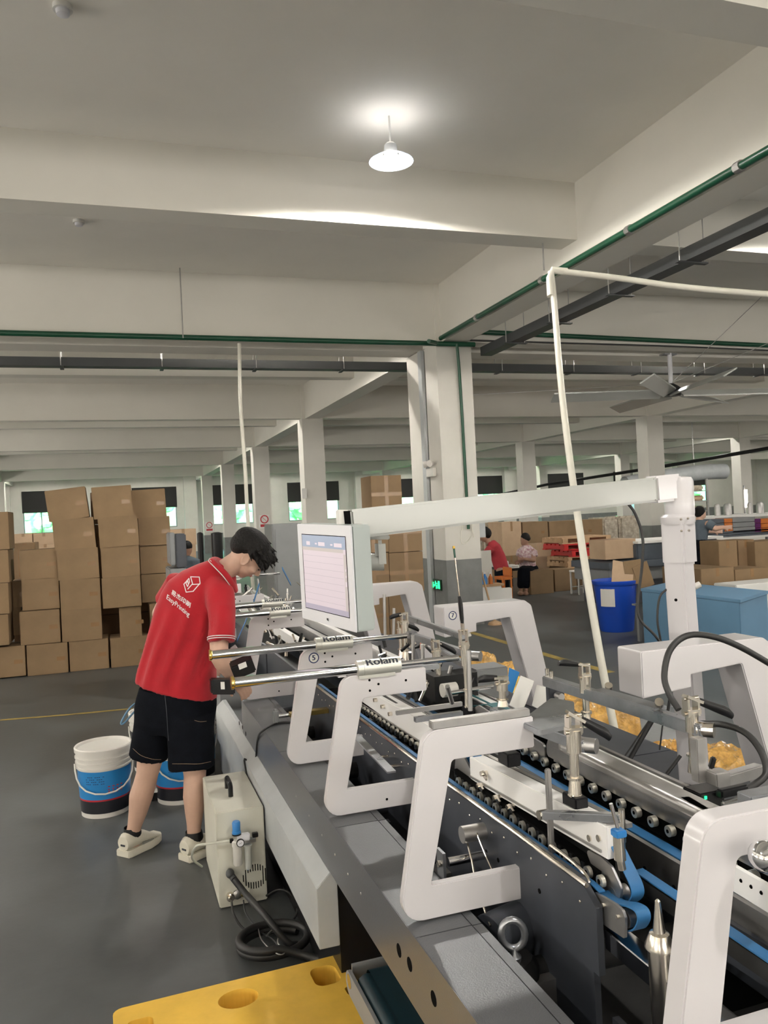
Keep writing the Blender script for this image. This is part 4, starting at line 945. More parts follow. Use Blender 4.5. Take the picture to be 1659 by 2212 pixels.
def cpx(x0, y0, x1, y1, Y, depth, label, group, **k):
    a = ay(x0, (y0 + y1) / 2, Y); b = ay(x1, (y0 + y1) / 2, Y); t = ay((x0 + x1) / 2, y0, Y).z; u = ay((x0 + x1) / 2, y1, Y).z
    u = k.pop('z0', u)
    return carton(a.x, b.x, Y, Y + depth, max(u, .001), t, label, group, **k)
G1 = 'cartons in the leaning wall of boxes behind the man'
ROWS = {
 'column with the far-left tall edge': [(-45, 1371, 56, 1461, 0)],
}
Yb = 9.8
lst = [
 # x0, y0, x1, y1, tilt, dy, label
 (-36, 1398, 55, 1464, 0, 0, 'brown carton on the floor at the left end of the box wall'),
 (58, 1391, 147, 1458, 0, 0, 'brown carton on the floor, second along from the left end of the box wall'),
 (150, 1382, 235, 1451, 0, .01, 'brown carton on the floor, third along from the left end of the box wall'),
 (239, 1376, 322, 1444, 0, .0, 'brown carton on the floor by the man, fourth from the left end of the wall'),
 (325, 1372, 405, 1438, 0, .05, 'brown carton on the floor hidden mostly behind the man'),
 (43, 1319, 130, 1391, 0, .02, 'brown carton with rounded top edge, second layer, leftmost full one'),
 (133, 1316, 220, 1384, 0, .0, 'brown carton in the second layer under the tallest tilted column'),
 (258, 1311, 306, 1376, 0, .04, 'narrow turned carton in the second layer with dark gaps either side'),
 (324, 1302, 400, 1371, 0, .1, 'shaded carton in the second layer just behind the man'),
 (47, 1250, 128, 1317, .0, .05, 'brown carton in the third layer of the low left column'),
 (43, 1187, 124, 1251, -.02, .05, 'brown carton on top of the low left column'),
 (130, 1250, 217, 1317, .0, .01, 'brown carton in the third layer of the tall left column'),
 (124, 1185, 214, 1251, -.02, .0, 'brown carton in the fourth layer of the tall left column'),
 (117, 1120, 207, 1189, -.05, .02, 'brown carton in the fifth layer of the tall left column'),
 (104, 1055, 192, 1122, -.10, .02, 'topmost carton of the tall left column, tilted outwards'),
 (221, 1246, 305, 1312, -.01, .0, 'brown carton in the third layer of the second tall column'),
 (219, 1180, 302, 1246, -.01, .01, 'brown carton in the fourth layer of the second tall column'),
 (214, 1115, 300, 1181, -.03, .0, 'brown carton in the fifth layer of the second tall column'),
 (201, 1050, 287, 1119, -.04, .02, 'topmost carton of the second tall column, stretch tape on its corner'),
 (306, 1240, 366, 1300, .0, .25, 'shaded carton in the third layer of the rear column beside the man'),
 (303, 1177, 369, 1239, .0, .25, 'shaded carton in the fourth layer of the rear column beside the man'),
 (300, 1116, 368, 1180, -.01, .25, 'shaded carton in the fifth layer of the rear column'),
 (286, 1057, 359, 1118, -.03, .25, 'topmost shaded carton of the rear column'),
 (27, 1255, 48, 1312, 0, .3, 'narrow visible carton set back at the left of the low column'),
 (28, 1312, 46, 1372, 0, .3, 'narrow visible carton set back below at the left of the low column'),
]
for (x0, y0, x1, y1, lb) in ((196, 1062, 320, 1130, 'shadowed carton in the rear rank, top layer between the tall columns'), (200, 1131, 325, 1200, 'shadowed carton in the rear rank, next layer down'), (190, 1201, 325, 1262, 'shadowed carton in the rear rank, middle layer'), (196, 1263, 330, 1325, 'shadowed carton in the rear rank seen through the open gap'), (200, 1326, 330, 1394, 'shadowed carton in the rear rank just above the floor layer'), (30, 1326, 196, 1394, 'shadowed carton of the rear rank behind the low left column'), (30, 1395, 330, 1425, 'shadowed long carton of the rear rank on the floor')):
    cpx(x0, y0, x1, y1, Yb + .68, .45, lb, G1, m='cardin', tape='n', **({'z0': 0} if y0 == 1395 else {}))  # rear rank added in darker board so the gaps show as shade
prev = {}
for (x0, y0, x1, y1, t, dy, lb) in lst:
    cpx(x0, y0, x1, y1, Yb + dy, .40, lb, G1, tilt=t, tape='s', m='card' if 'shaded' not in lb else 'card')
for k in range(4):
    y1 = [1398, 1330, 1262, 1190][k]; y0 = [1330, 1262, 1190, 1107][k]
    cpx(-70, y0, 19, y1 - 1, Yb - .06, .5, 'plain carton in the tall stack cut by the frame edge, %s' % ORD[k], 'plain cartons stacked at the left frame edge', tape='v', m='card')
G2 = 'taped cartons stacked beside the near column'
for (x0, y0, x1, y1, Yq, lb, zz) in (
    (842, 1280, 916, 1400, 10.0, 'large taped carton at the bottom of the stack by the column', .002),
    (775, 1282, 841, 1402, 10.0, 'large carton on the floor behind the monitor', .002),
    (842, 1193, 915, 1279, 10.0, 'large taped carton in the middle of the stack by the column', None),
    (775, 1196, 841, 1281, 10.0, 'large carton behind the monitor, middle layer', None),
    (838, 1107, 911, 1192, 10.02, 'large taped carton below the white boom, by the column', None),
    (772, 1110, 838, 1194, 10.02, 'large carton behind the monitor hanger, upper layer', None),
    (802, 1027, 868, 1108, 10.1, 'topmost taped carton standing above the white boom', None)):
    k = dict(z0=zz) if zz is not None else {}
    cpx(x0, y0, x1, y1, Yq, .45, lb, G2, tape='x', m='card', **k)
# low goods far off at the left, seen between the box stacks
G3 = 'pale cartons far off by the windows'
for i, (x0, y0, x1, y1) in enumerate(((30, 1153, 70, 1176), (72, 1152, 118, 1176), (30, 1176, 74, 1200), (76, 1176, 120, 1200))):
    cpx(x0, y0, x1, y1, 17.5, 1.0, ['pale carton far off, upper left of four by the green window', 'pale carton far off, upper right of four by the green window', 'pale carton far off, lower left of four by the green window', 'pale carton far off, lower right of four by the green window'][i], G3, m='card3')
for i, (x0, x1) in enumerate(((28, 76), (76, 124))): cpx(x0, 1200, x1, 1330, 17.5, 1.0, ['pale goods carton standing on the floor far off behind the box wall', 'second pale goods carton on the floor far off behind the box wall'][i], G3, m='card3', z0=.0)
cpx(30, 1173, 76, 1189, 12.5, .6, 'flat brown carton lying on goods behind the low left column', 'flat cartons', m='card2')
cpx(30, 1189, 60, 1290, 12.5, .6, 'tall dark carton standing behind the low left column', 'flat cartons', m='card2', z0=0)
for i, (x0, y0, x1, y1) in enumerate(((368, 1143, 424, 1178), (372, 1178, 424, 1230))):
    cpx(x0, y0, x1, y1, 15.5, .8, ['light carton on the stack beyond the grey feeder head', 'light carton under it beyond the grey feeder head'][i], 'light cartons beyond the feeder', m='card3')
cpx(372, 1230, 424, 1300, 15.5, .8, 'light carton on the floor beyond the grey feeder head', 'light cartons beyond the feeder', m='card3', z0=0)
for i, (x0, x1, tt) in enumerate(((425, 438, 'black film-wrapped roll standing beside the light cartons'), (455, 480, 'wide black film-wrapped roll standing between the far columns'))):
    a, b = ay(x0, 1150, 15.0), ay(x1, 1150, 15.0); r = (b.x - a.x) / 2
    o = MB().lathe(((a.x + b.x) / 2, 15.0, 0), [(r, 0), (r * 1.02, .3), (r * .98, .8), (r, a.z - .02), (r * .4, a.z)], 18).build('film_roll', 'black', smooth=True); tag(o, tt, 'roll', 'black film rolls')
# signs on the far columns
for (px, py, Yq, r, t) in ((570, 1124, 25.95, .17, 'no-smoking sign on the third column behind the man'), (452, 1136, 41.95, .2, 'no-smoking sign on the farthest column of the row')):
    c_ = ay(px, py, Yq - .02); c_.x = 4.61; e = empty('no_smoking_sign', (c_.x, c_.y, c_.z - .2), t, 'sign')
    MB().box(c_.x - r, c_.x + r, c_.y, c_.y + .069, c_.z - r * 1.5, c_.z + r).build('sign_plate', 'white', e)
    MB().tube([(c_.x + r * .7 * math.cos(2 * PI * i / 20), c_.y - .004, c_.z + .2 * r + r * .7 * math.sin(2 * PI * i / 20)) for i in range(20)], .018, 6, closed=True).build('red_ring', 'pred', e)
    MB().bar((c_.x - r * .5, c_.y - .004, c_.z + .2 * r + r * .5), (c_.x + r * .5, c_.y - .004, c_.z + .2 * r - r * .5), .01, .03, up=(0, 1, 0)).build('slash', 'pred', e)
    MB().box(c_.x - r * .8, c_.x + r * .8, c_.y - .004, c_.y - .001, c_.z - r * 1.25, c_.z - r * .75).build('text_band', 'pred', e)
a = ay(657, 1066, 18.75); o = MB().box(a.x - .06, a.x + .06, 18.7, 18.8, a.z - .12, a.z + .12).build('emergency_light', 'white', bevel=.01); tag(o, 'small white emergency light high on the second column', 'lamp')
# feeder head and grey cabinets of the machine beyond the man
fh = empty('feeder_head', ad(385, 1200, 8.0), 'dark grey feeder head standing beyond the man by the box stack', 'machine')
a = ay(384, 1160, 7.6)
MB().box(ay(380, 1190, 7.6).x, ay(403, 1190, 7.6).x, 7.6, 8.0, ay(390, 1226, 7.6).z, ay(390, 1153, 7.6).z).build('head_box', 'slate', fh, bevel=.01)
MB().box(ay(366, 1190, 7.62).x, ay(381, 1190, 7.6).x, 7.62, 8.0, ay(390, 1220, 7.6).z, ay(390, 1150, 7.6).z).build('side_case', 'grey', fh, bevel=.01)
MB().box(ay(364, 1190, 7.6).x, ay(402, 1190, 7.6).x, 7.58, 8.2, 0, ay(390, 1228, 7.6).z).build('base', 'grey', fh, bevel=.01)
cabn = empty('electrical_cabinet', ad(615, 1250, 9.3), 'tall grey electrical cabinet standing behind the monitor', 'cabinet')
Yc = 9.0; xa, xb = ay(590, 1190, Yc).x, ay(655, 1190, Yc).x; zt = ay(600, 1132, Yc).z
MB().box(xa, xb, Yc, Yc + .5, .05, zt).build('cabinet_body', 'grey', cabn, bevel=.01); MB().box(xa + .03, xb - .03, Yc - .012, Yc, .12, zt - .06).build('door', 'grey', cabn, bevel=.004)
MB().box(xa, xb, Yc - .01, Yc + .5, 0, .05).build('plinth', 'dark', cabn)
# clutter of the far module: levers, blue straps and nickel parts between the rods
rnd = random.Random(11)
for k in range(60):
    px = rnd.uniform(520, 660); py = rnd.uniform(1262, 1440); 
    if px < 560 and py > 1380: continue
    c_ = az(px, py, rnd.uniform(.86, 1.0));
    if c_.x < .80 or c_.y > 9 or c_.y < 3.3: continue
    d = Vector((rnd.uniform(-.05, .05), rnd.uniform(-.06, .06), rnd.uniform(.02, .10)))
    o = MB().cyl(c_, c_ + d, rnd.uniform(.004, .012), n=8).build(rnd.choice(['lever', 'clamp_rod', 'stud']), rnd.choice(['nickel', 'chrome', 'steel', 'black', 'nickel']), mach, smooth=True)
for k in range(46):
    px = rnd.uniform(800, 1010); py = rnd.uniform(1330, 1520); c_ = az(px, py, rnd.uniform(.90, .99))
    if c_.x > 1.5 or c_.x < .98: continue
    d = Vector((rnd.uniform(-.04, .04), rnd.uniform(-.05, .05), rnd.uniform(.01, .07)))
    MB().cyl(c_, c_ + d, rnd.uniform(.005, .012), n=8).build(rnd.choice(['lever', 'clamp_rod', 'stud']), rnd.choice(['nickel', 'chrome', 'steel', 'black', 'dark']), mach, smooth=True)
for (p0, p1) in (((538, 1325), (512, 1385)), ((628, 1262), (610, 1228)), ((560, 1262), (548, 1300))):
    P_(MB().bar(ad(*p0, 5.4), ad(*p1, 5.2), .004, .022, up=_f), 'blue_strap', 'belt')
for (p0, p1) in (((520, 1292), (545, 1270)), ((534, 1265), (560, 1300)), ((560, 1285), (556, 1250))):
    P_(MB().cyl(ad(*p0, 6.2), ad(*p1, 6.2), .010, n=8), 'brace_rod', 'chrome', smooth=True)
# ------------------------------------------------------------------ things at the right
def solid(name, label, cat, group=None, base=(0, 0, 0)): return empty(name, base, label, cat, group)
A, B, Cc = az(1386, 1272, .63), az(1597, 1296, .63), az(1657, 1277, .63)
bc = solid('blue_cabinet', 'low sky-blue metal cabinet standing on the floor behind the white post', 'cabinet', base=(A.x, A.y, 0))
D4 = A + Cc - B
q = lambda z, e=0: [Vector((p.x, p.y, z)) for p in (A, B, Cc, D4)]
MB().hexa(q(0.0) + q(.60)).build('cabinet_body', 'cab', bc, bevel=.004)
cc_ = (A + B + Cc + D4) / 4
MB().hexa([Vector((cc_.x + (p.x - cc_.x) * 1.02, cc_.y + (p.y - cc_.y) * 1.02, .602)) for p in (A, B, Cc, D4)] + [Vector((cc_.x + (p.x - cc_.x) * 1.02, cc_.y + (p.y - cc_.y) * 1.02, .635)) for p in (A, B, Cc, D4)]).build('lid', 'cab', bc, bevel=.004)
k_ = az(1508, 1262, .66); MB().cyl(ad(1500, 1268, 7.6), ad(1512, 1262, 7.6), .03, n=14).build('knob', 'pail', bc, smooth=True)
ft = az(1383, 1385, 0); bt = MB().box(ft.x - .02, ft.x + .02, ft.y - .02, ft.y + .02, 0, .42).box(ft.x - .07, ft.x + .02, ft.y - .03, ft.y + .03, .42, .44).build('side_stand', 'grey'); tag(bt, 'thin grey metal stand between the blue bin and the blue cabinet', 'stand')
bn = solid('waste_bin', 'round bright blue plastic bin full of cardboard scraps', 'bin', base=(6.0, 8.75, 0))
bx, by = 6.0, 8.80
MB().lathe((bx, by, 0), [(.20, 0), (.21, .02), (.265, .58), (.285, .60), (.29, .64), (.275, .645), (.255, .60), (.2, .05)], 32, cap=False).lathe((bx, by, .04), [(.2, 0), (.2, .005)], 32).build('bin_body', 'binb', bn, smooth=True)
lp = []; th0 = math.atan2(-by, -bx)
for i in range(7): lp.append((bx + .262 * math.cos(th0 - .75 + i * .12), by + .262 * math.sin(th0 - .75 + i * .12)))
lb_ = MB()
for (a, b) in zip(lp, lp[1:]): lb_.add([(a[0], a[1], .33), (b[0], b[1], .33), (b[0], b[1], .55), (a[0], a[1], .55)], [(0, 1, 2, 3)])
lb_.build('torn_label', 'pail', bn)
for i, (px, py, w, t, mm) in enumerate(((1345, 1228, .13, -.2, 'card3'), (1368, 1224, .11, .15, 'card'), (1390, 1232, .09, .5, 'card'))):
    c_ = ad(px, py + 12, 10.05); o = MB().obox(c_, CR * w + Vector((0, 0, t * w)), _f * .004, Vector((-t * .1, 0, .15))).build('cardboard_scrap', mm)
    tag(o, ['pale cardboard scrap leaning in the blue bin', 'brown cardboard scrap in the middle of the blue bin', 'small brown scrap at the far side of the blue bin'][i], 'scrap', 'scraps in the blue bin')
gm = solid('slate_machine', 'long slate grey machine with two tiers standing behind the blue bin', 'machine', base=(ad(1430, 1300, 11.5).x, ad(1430, 1300, 11.5).y, 0))
Yg = 10.9
g_ = lambda px, py: ay(px, py, Yg)
MB().box(g_(1376, 1190).x, g_(1553, 1190).x, Yg, Yg + .8, g_(1460, 1221).z, g_(1460, 1169).z).build('upper_case', 'slateb', gm, bevel=.02)
MB().box(g_(1376, 1190).x, g_(1560, 1190).x, Yg - .04, Yg + .85, g_(1460, 1169).z, g_(1460, 1164).z).build('top_plate', 'white', gm)
MB().box(g_(1300, 1215).x, g_(1515, 1215).x, Yg - .2, Yg + .9, g_(1400, 1222).z, g_(1400, 1208).z).build('shelf_plate', 'slateb', gm, bevel=.006)
MB().box(g_(1306, 1215).x, g_(1515, 1215).x, Yg - .1, Yg + .9, g_(1400, 1250).z, g_(1400, 1223).z).build('middle_case', 'grey', gm, bevel=.01)
MB().box(g_(1306, 1215).x + .1, g_(1515, 1215).x, Yg, Yg + .8, 0, g_(1400, 1250).z).build('base', 'slate', gm, bevel=.01)
a = g_(1509, 1205); MB().lathe((a.x, Yg - .001, a.z), [(.016, 0), (.016, .002)], 10, axis=(0, -1, 0)).build('key_hole', 'hole', gm)
GR = 'cartons stacked behind the blue cabinet'
for (x0, y0, x1, y1, Yq, lb, mm, zz) in (
    (1553, 1168, 1593, 1226, 9.0, 'upright carton with a torn corner, leftmost on the pile behind the blue cabinet', 'card', None),
    (1595, 1166, 1630, 1226, 9.15, 'shaded open carton side in the top row behind the blue cabinet', 'card2', None),
    (1631, 1168, 1700, 1228, 9.0, 'carton at the right end of the top row behind the blue cabinet', 'card', None),
    (1515, 1227, 1587, 1290, 8.6, 'taped carton under the upright one behind the blue cabinet', 'card', None),
    (1589, 1228, 1662, 1292, 8.6, 'taped carton in the second row, nearest the frame edge', 'card', None),
    (1515, 1292, 1587, 1420, 8.6, 'carton on the floor hidden behind the blue cabinet', 'card', .001),
    (1589, 1294, 1662, 1420, 8.6, 'second carton on the floor hidden behind the blue cabinet', 'card', .001)):
    kw = dict(z0=zz) if zz is not None else {}
    cpx(x0, y0, x1, y1, Yq, .38 if y0 < 1200 else .78, lb, GR, m=mm, tape='v', **kw)
wt = az(1590, 1262, .66); wt = ay(1590, 1264, 8.1); o = MB().box(wt.x, wt.x + 1.0, 8.1, 8.5, .0, wt.z).build('white_crate', 'white', bevel=.01); tag(o, 'low white crate with yellow edge beside the blue cabinet', 'crate')
# printed stacks with the third worker
Yp = 13.2
ps = [(1525, 1122, 1565, 1150, 'slateb'), (1565, 1120, 1583, 1148, 'orange'), (1583, 1118, 1632, 1150, 'grey'), (1630, 1120, 1644, 1150, 'purple'), (1644, 1121, 1700, 1150, 'orange'), (1520, 1150, 1700, 1164, 'slateb')]
for i, (x0, y0, x1, y1, mm) in enumerate(ps):
    a, b = ay(x0, (y0 + y1) / 2, Yp), ay(x1, (y0 + y1) / 2, Yp); zt = ay(x0, y0, Yp).z; zb = ay(x0, y1, Yp).z
    o = MB(); n = 3; hh = (zt - zb) / n
    for k in range(n): o.box(a.x + .004 * (k % 2), b.x - .004, Yp, Yp + .5, zb + k * hh, zb + (k + 1) * hh - .008)
    o = o.build('printed_stack', mm, bevel=.003); tag(o, ['dark printed board stack beside the worker in grey', 'orange printed board stack between dark ones', 'broad charcoal printed stack in the middle of the row', 'narrow purple printed stack', 'orange printed stack at the right end', 'long dark stack under the coloured ones'][i], 'stack', 'printed board stacks')
tbl = solid('work_table', 'long white-topped table carrying the coloured printed stacks', 'table', base=(ay(1600, 1160, Yp).x, Yp, 0))
zt = ay(1520, 1164, Yp).z; xa, xb = ay(1500, 1160, Yp).x, ay(1720, 1160, Yp).x
MB().box(xa, xb, Yp - .05, Yp + .8, zt - .04, zt - .001).build('table_top', 'white', tbl)
for x in (xa + .1, xb - .1):
    for y in (Yp, Yp + .7): MB().box(x - .02, x + .02, y - .02, y + .02, 0, zt - .04).build('leg', 'grey', tbl)
Yw = 16.5
tb2 = solid('work_bench', 'long white bench running along behind the worker in grey', 'bench', base=(ay(1600, 1120, Yw).x, Yw, 0))
xa, xb = ay(1512, 1120, Yw).x, ay(1720, 1120, Yw).x; zt = ay(1600, 1112, Yw).z
MB().box(xa, xb, Yw, Yw + 1, zt - .07, zt).build('bench_top', 'white', tb2); MB().box(xa, xb, Yw + .1, Yw + .9, 0, zt - .07).build('bench_base', 'wall', tb2)
for i, (px, w) in enumerate(((1550, .15), (1572, .2), (1620, .12), (1642, .18))):
    c_ = ay(px, 1110, Yw + .3); o = MB().lathe((c_.x, Yw + .3, zt), [(w * .5, 0), (w * .5, .25), (w * .3, .3)], 12).build('metal_can', 'steel', smooth=True); tag(o, ['small steel can, first along the far bench', 'wide steel can, second along the far bench', 'narrow steel can, third along the far bench', 'steel can at the end of the far bench'][i], 'can', 'cans on the far bench')
# duct, far pipe and lit tube
o = MB().tube(spline([ay(1350, 1046, 24), ay(1440, 1030, 24), ay(1520, 1020, 24), ay(1565, 1018, 24)], 4), .28, 14).build('air_duct', 'skirt', smooth=True); tag(o, 'pale green insulated air duct hanging far off on the right', 'duct')
for _p in (1400, 1500): _a = ay(_p, 1030, 24); MB().cyl((_a.x, 24, _a.z + .2), (_a.x, 24, CEIL), .02, n=6).build('hanger', 'steel', o)
o = MB().tube([ay(1050, 1075, 30), ay(1180, 1047, 27), ay(1440, 1006, 20), ay(1720, 958, 16)], .05, 8).build('overhead_rail', 'dark', smooth=True); tag(o, 'dark overhead conduit rising across the right bay in front of far columns', 'conduit')
c_ = ay(1612, 1080, 22); o = MB().cyl((c_.x, 22, c_.z - .25), (c_.x, 22, c_.z + .35), .05, n=10).build('light_tube', 'tube', smooth=True); tag(o, 'bright upright light tube far off on the right', 'lamp')
a = az(1612, 1130, 0)
MB().cyl((c_.x, 22.08, 0), (c_.x, 22.08, c_.z + .5), .03, n=8).build('tube_post', 'grey', o)
Yr = 21.0; rk = solid('storage_rack', 'crowded steel rack of paper rolls beyond the white knuckle of the boom', 'rack', base=(ay(1515, 1090, Yr).x, Yr, 0))
xa, xb = ay(1484, 1090, Yr).x, ay(1530, 1090, Yr).x
for x in (xa, xb): MB().box(x - .03, x + .03, Yr, Yr + .06, 0, ay(1500, 1035, Yr).z).build('upright', 'steel', rk)
for yy in (1060, 1082, 1104): z = ay(1500, yy, Yr).z; MB().box(xa, xb, Yr, Yr + .6, z - .03, z).build('shelf', 'steel', rk); MB().box(xa + .05, xb - .05, Yr + .1, Yr + .5, z + .002, z + .17).build('goods', 'filmc' if yy != 1082 else 'card3', rk, bevel=.04)
MB().box(xa + .05, xb - .05, Yr + .1, Yr + .5, .001, .5).build('goods', 'card2', rk, bevel=.03)
# middle distance: cartons, wrapped bundles, pallets
GM = 'cartons around the sorting table'
for (x0, y0, x1, y1, Yq, d, lb, mm, zz, tp_) in (
    (1085, 1127, 1127, 1200, 16.6, .7, 'large wrapped-edge carton behind the woman in red', 'card3', None, 'v'),
    (1085, 1200, 1127, 1262, 16.6, .7, 'large carton on the floor behind the sorting table', 'card', 0, 'v'),
    (1129, 1127, 1184, 1172, 16.7, .8, 'long taped carton behind the seated woman', 'card', None, 's'),
    (1129, 1172, 1184, 1262, 16.7, .8, 'carton on the floor behind the seated woman', 'card', 0, 's'),
    (1187, 1124, 1302, 1171, 16.7, .8, 'very long taped carton topping the middle stack', 'card', None, 's'),
    (1187, 1171, 1302, 1262, 16.7, .8, 'very long carton at the base of the middle stack', 'card', 0, 's'),
    (1160, 1173, 1230, 1202, 14.6, .5, 'carton with printed arrow lying above two small ones', 'card3', None, 's'),
    (1158, 1202, 1186, 1229, 14.6, .5, 'small carton with printed arrow beside the seated woman', 'card3', None, 'n'),
    (1188, 1203, 1234, 1229, 14.7, .5, 'small plain carton under the arrow carton', 'card', None, 'n'),
    (1158, 1229, 1234, 1279, 14.7, .5, 'carton on the floor under the arrow cartons', 'card', 0, 'n'),
    (1147, 1232, 1196, 1287, 13.2, .42, 'open-topped carton on the floor in front of the table', 'card', 0, 'n'),
    (1199, 1229, 1246, 1283, 13.35, .42, 'second open-topped carton on the floor beside the stool', 'card', 0, 'n'),
    (1248, 1232, 1300, 1278, 13.9, .40, 'dark carton on the floor behind the white stool', 'card2', 0, 'n'),
    (1307, 1165, 1374, 1207, 11.0, .45, 'stained carton standing on the slate machine', 'card3', None, 'n')):
    kw = dict(z0=zz) if zz is not None else {}
    cpx(x0, y0, x1, y1, Yq, d, lb, GM, m=mm, tape=tp_, **kw)
for i, (x0, y0, x1, y1, Yq) in enumerate(((1043, 1120, 1080, 1262, 17.5), (1303, 1118, 1338, 1250, 17.5), (1340, 1115, 1384, 1250, 17.5))):
    a, b = ay(x0, 1150, Yq), ay(x1, 1150, Yq); zt = ay(x0, y0, Yq).z
    m_ = MB().box(a.x, b.x, Yq, Yq + .8, 0, zt); o = m_.build('wrapped_bundle', 'filmc', bevel=.06, seg=3, smooth=True)
    tag(o, ['crinkled film-wrapped bundle behind the woman in red', 'film-wrapped bundle behind the post, left one of two', 'film-wrapped bundle behind the post, right one of two'][i], 'bundle', 'clear wrapped bundles')
def pallet(x0, y0, x1, y1, Yq, lb, mm, dep=.8, name='pallet', grp=None):
    a, b = ay(x0, (y0 + y1) / 2, Yq), ay(x1, (y0 + y1) / 2, Yq); zt = ay(x0, y0, Yq).z; zb = max(ay(x0, y1, Yq).z, 0); h = zt - zb
    e = empty(name, ((a.x + b.x) / 2, Yq + dep / 2, zb), lb, 'pallet', grp)
    for k in range(5): yy = Yq + dep * k / 5; MB().box(a.x, b.x, yy, yy + dep / 5 * .7, zt - h * .22, zt).build('board', mm, e)
    for k in range(3): xx = a.x + (b.x - a.x) * (.02 + k * .44); MB().box(xx, xx + (b.x - a.x) * .10, Yq, Yq + dep, zb + h * .18, zt - h * .225).build('bearer', mm, e)
    for k in range(2): yy = Yq + (dep - .12) * k; MB().box(a.x, b.x, yy, yy + .12, zb, zb + h * .175).build('bottom_board', mm, e)
    return e
pallet(1214, 1162, 1320, 1176, 13.6, 'wooden pallet on top of the red plastic ones', 'wood')
pallet(1217, 1176, 1306, 1190, 13.6, 'upper red plastic pallet in the pile by the slate machine', 'redp')
pallet(1235, 1190, 1306, 1204, 13.6, 'lower red plastic pallet in the pile by the slate machine', 'redp')
pallet(1226, 1204, 1308, 1214, 13.6, 'pale wooden pallet below the red ones', 'wood')
pallet(1226, 1214, 1290, 1228, 13.6, 'wooden pallet under the pale one', 'wood')
pallet(1240, 1228, 1306, 1276, 14.4, 'tall red plastic pallet pile base behind the stool', 'redp')
sx = az(1262, 1283, 0); stl = solid('stool', 'small white metal stool on the floor by the leaning tube', 'stool', base=sx)
MB().box(sx.x - .17, sx.x + .13, sx.y - .1, sx.y + .2, .40, .43).build('seat', 'white', stl, bevel=.004)
for dx in (-.15, .11):
    for dy in (-.08, .18): MB().box(sx.x + dx - .012, sx.x + dx + .012, sx.y + dy - .012, sx.y + dy + .012, 0, .40).build('leg', 'white', stl)
for dy in (-.08, .18): MB().box(sx.x - .15, sx.x + .11, sx.y + dy - .006, sx.y + dy + .006, .12, .135).build('stretcher', 'white', stl)
# sorting table with papers
Yt = 13.9; xa, xb = ay(1098, 1225, Yt).x, ay(1158, 1225, Yt).x; zt = ay(1130, 1226, Yt).z
tt = solid('sorting_table', 'dark-edged table covered with paper sheets between the two women', 'table', base=((xa + xb) / 2, Yt, 0))
MB().box(xa, xb, Yt, Yt + 1.0, zt - .05, zt).build('table_top', 'dark', tt); MB().box(xa, xb, Yt - .002, Yt + 1.0, zt + .0005, zt + .004).build('cloth_top', 'white', tt)
for x in (xa + .05, xb - .05):
    for y in (Yt + .05, Yt + .95): MB().box(x - .02, x + .02, y - .02, y + .02, 0, zt - .05).build('leg', 'dark', tt)
for i, (dx, dy, h_, w) in enumerate(((.08, .65, .14, .18), (.22, .55, .10, .16), (.22, .15, .02, .16))):
    o = MB().box(xa + dx - w / 2, xa + dx + w / 2, Yt + dy, Yt + dy + .25, zt + .006, zt + .006 + h_).build('paper_stack', 'white', bevel=.01); tag(o, ['tallest white paper pile at the back of the sorting table', 'lower white paper pile beside the tall one', 'thin sheaf of sheets at the table front'][i], 'paper', 'papers on the sorting table')
# tools and shelf beside the near column
sh = solid('shelf_unit', 'small whitish shelf unit with bottles right of the near column', 'shelf', base=(5.6, 11.6, 0))
Ys = 11.9; s_ = lambda px, py: ay(px, py, Ys)
MB().box(s_(1030, 1200).x, s_(1067, 1200).x, Ys + .1, Ys + .14, s_(1050, 1262).z, s_(1050, 1190).z).build('back_panel', 'wall', sh)
MB().box(s_(1030, 1200).x, s_(1080, 1200).x, Ys - .1, Ys + .14, s_(1050, 1264).z - .02, s_(1050, 1262).z).build('shelf', 'wood', sh)
MB().box(s_(1032, 1200).x, s_(1076, 1200).x, Ys - .08, Ys + .14, 0.0, s_(1050, 1264).z - .022).build('lower_box', 'white', sh, bevel=.01)
for i, (px, mm, t) in enumerate(((1040, 'bluecap', 'light blue spray bottle on the shelf, first'), (1047, 'bluecap', 'light blue spray bottle on the shelf, second'), (1059, 'orange', 'orange-brown spray bottle on the shelf'))):
    c_ = s_(px, 1262); e = empty('spray_bottle', (c_.x, Ys - .02, c_.z), t, 'bottle', 'spray bottles on the shelf')
    MB().lathe((c_.x, Ys - .02, c_.z), [(.035, 0), (.037, .1), (.02, .14), (.012, .15), (.012, .17)], 14).build('bottle_body', mm, e, smooth=True); MB().box(c_.x - .03, c_.x + .012, Ys - .03, Ys - .01, c_.z + .17, c_.z + .2).build('trigger', 'white', e)
for (nm, p0, p1, D_, r_, mm, gm_, t) in (('mop', (980, 1180), (1000, 1352), 10.6, .010, 'nickel', 'yellow', 'mop with green grip and yellow cap leaning on the near column'), ('broom', (1029, 1195), (1057, 1298), 11.6, .014, 'wood', None, 'wooden broom handle leaning beside the shelf')):
    a, b = ad(*p0, D_ + .15), ad(*p1, D_ - .2); b = a + (b - a) * ((a.z - .05) / (a.z - b.z))
    e = empty(nm, (b.x, b.y, 0), t, nm)
    MB().cyl(a, b, r_, n=8).build('handle', mm, e, smooth=True)
    if gm_: MB().cyl(a, a.lerp(b, .03), .017, n=10).build('cap', 'yellow', e, smooth=True); MB().cyl(a.lerp(b, .03), a.lerp(b, .14), .014, n=10).build('grip', 'green', e, smooth=True)
    MB().lathe((b.x, b.y, 0), [(.10, 0), (.09, .03), (.02, .06)], 12).build('head', 'wall' if gm_ else 'wood', e, smooth=True)
oc_ = solid('orange_chair', 'low orange chair standing behind the white frame and the shelf', 'chair', base=(6.3, 12.0, 0))
a, b = ay(1085, 1262, 12.1), ay(1108, 1262, 12.1)
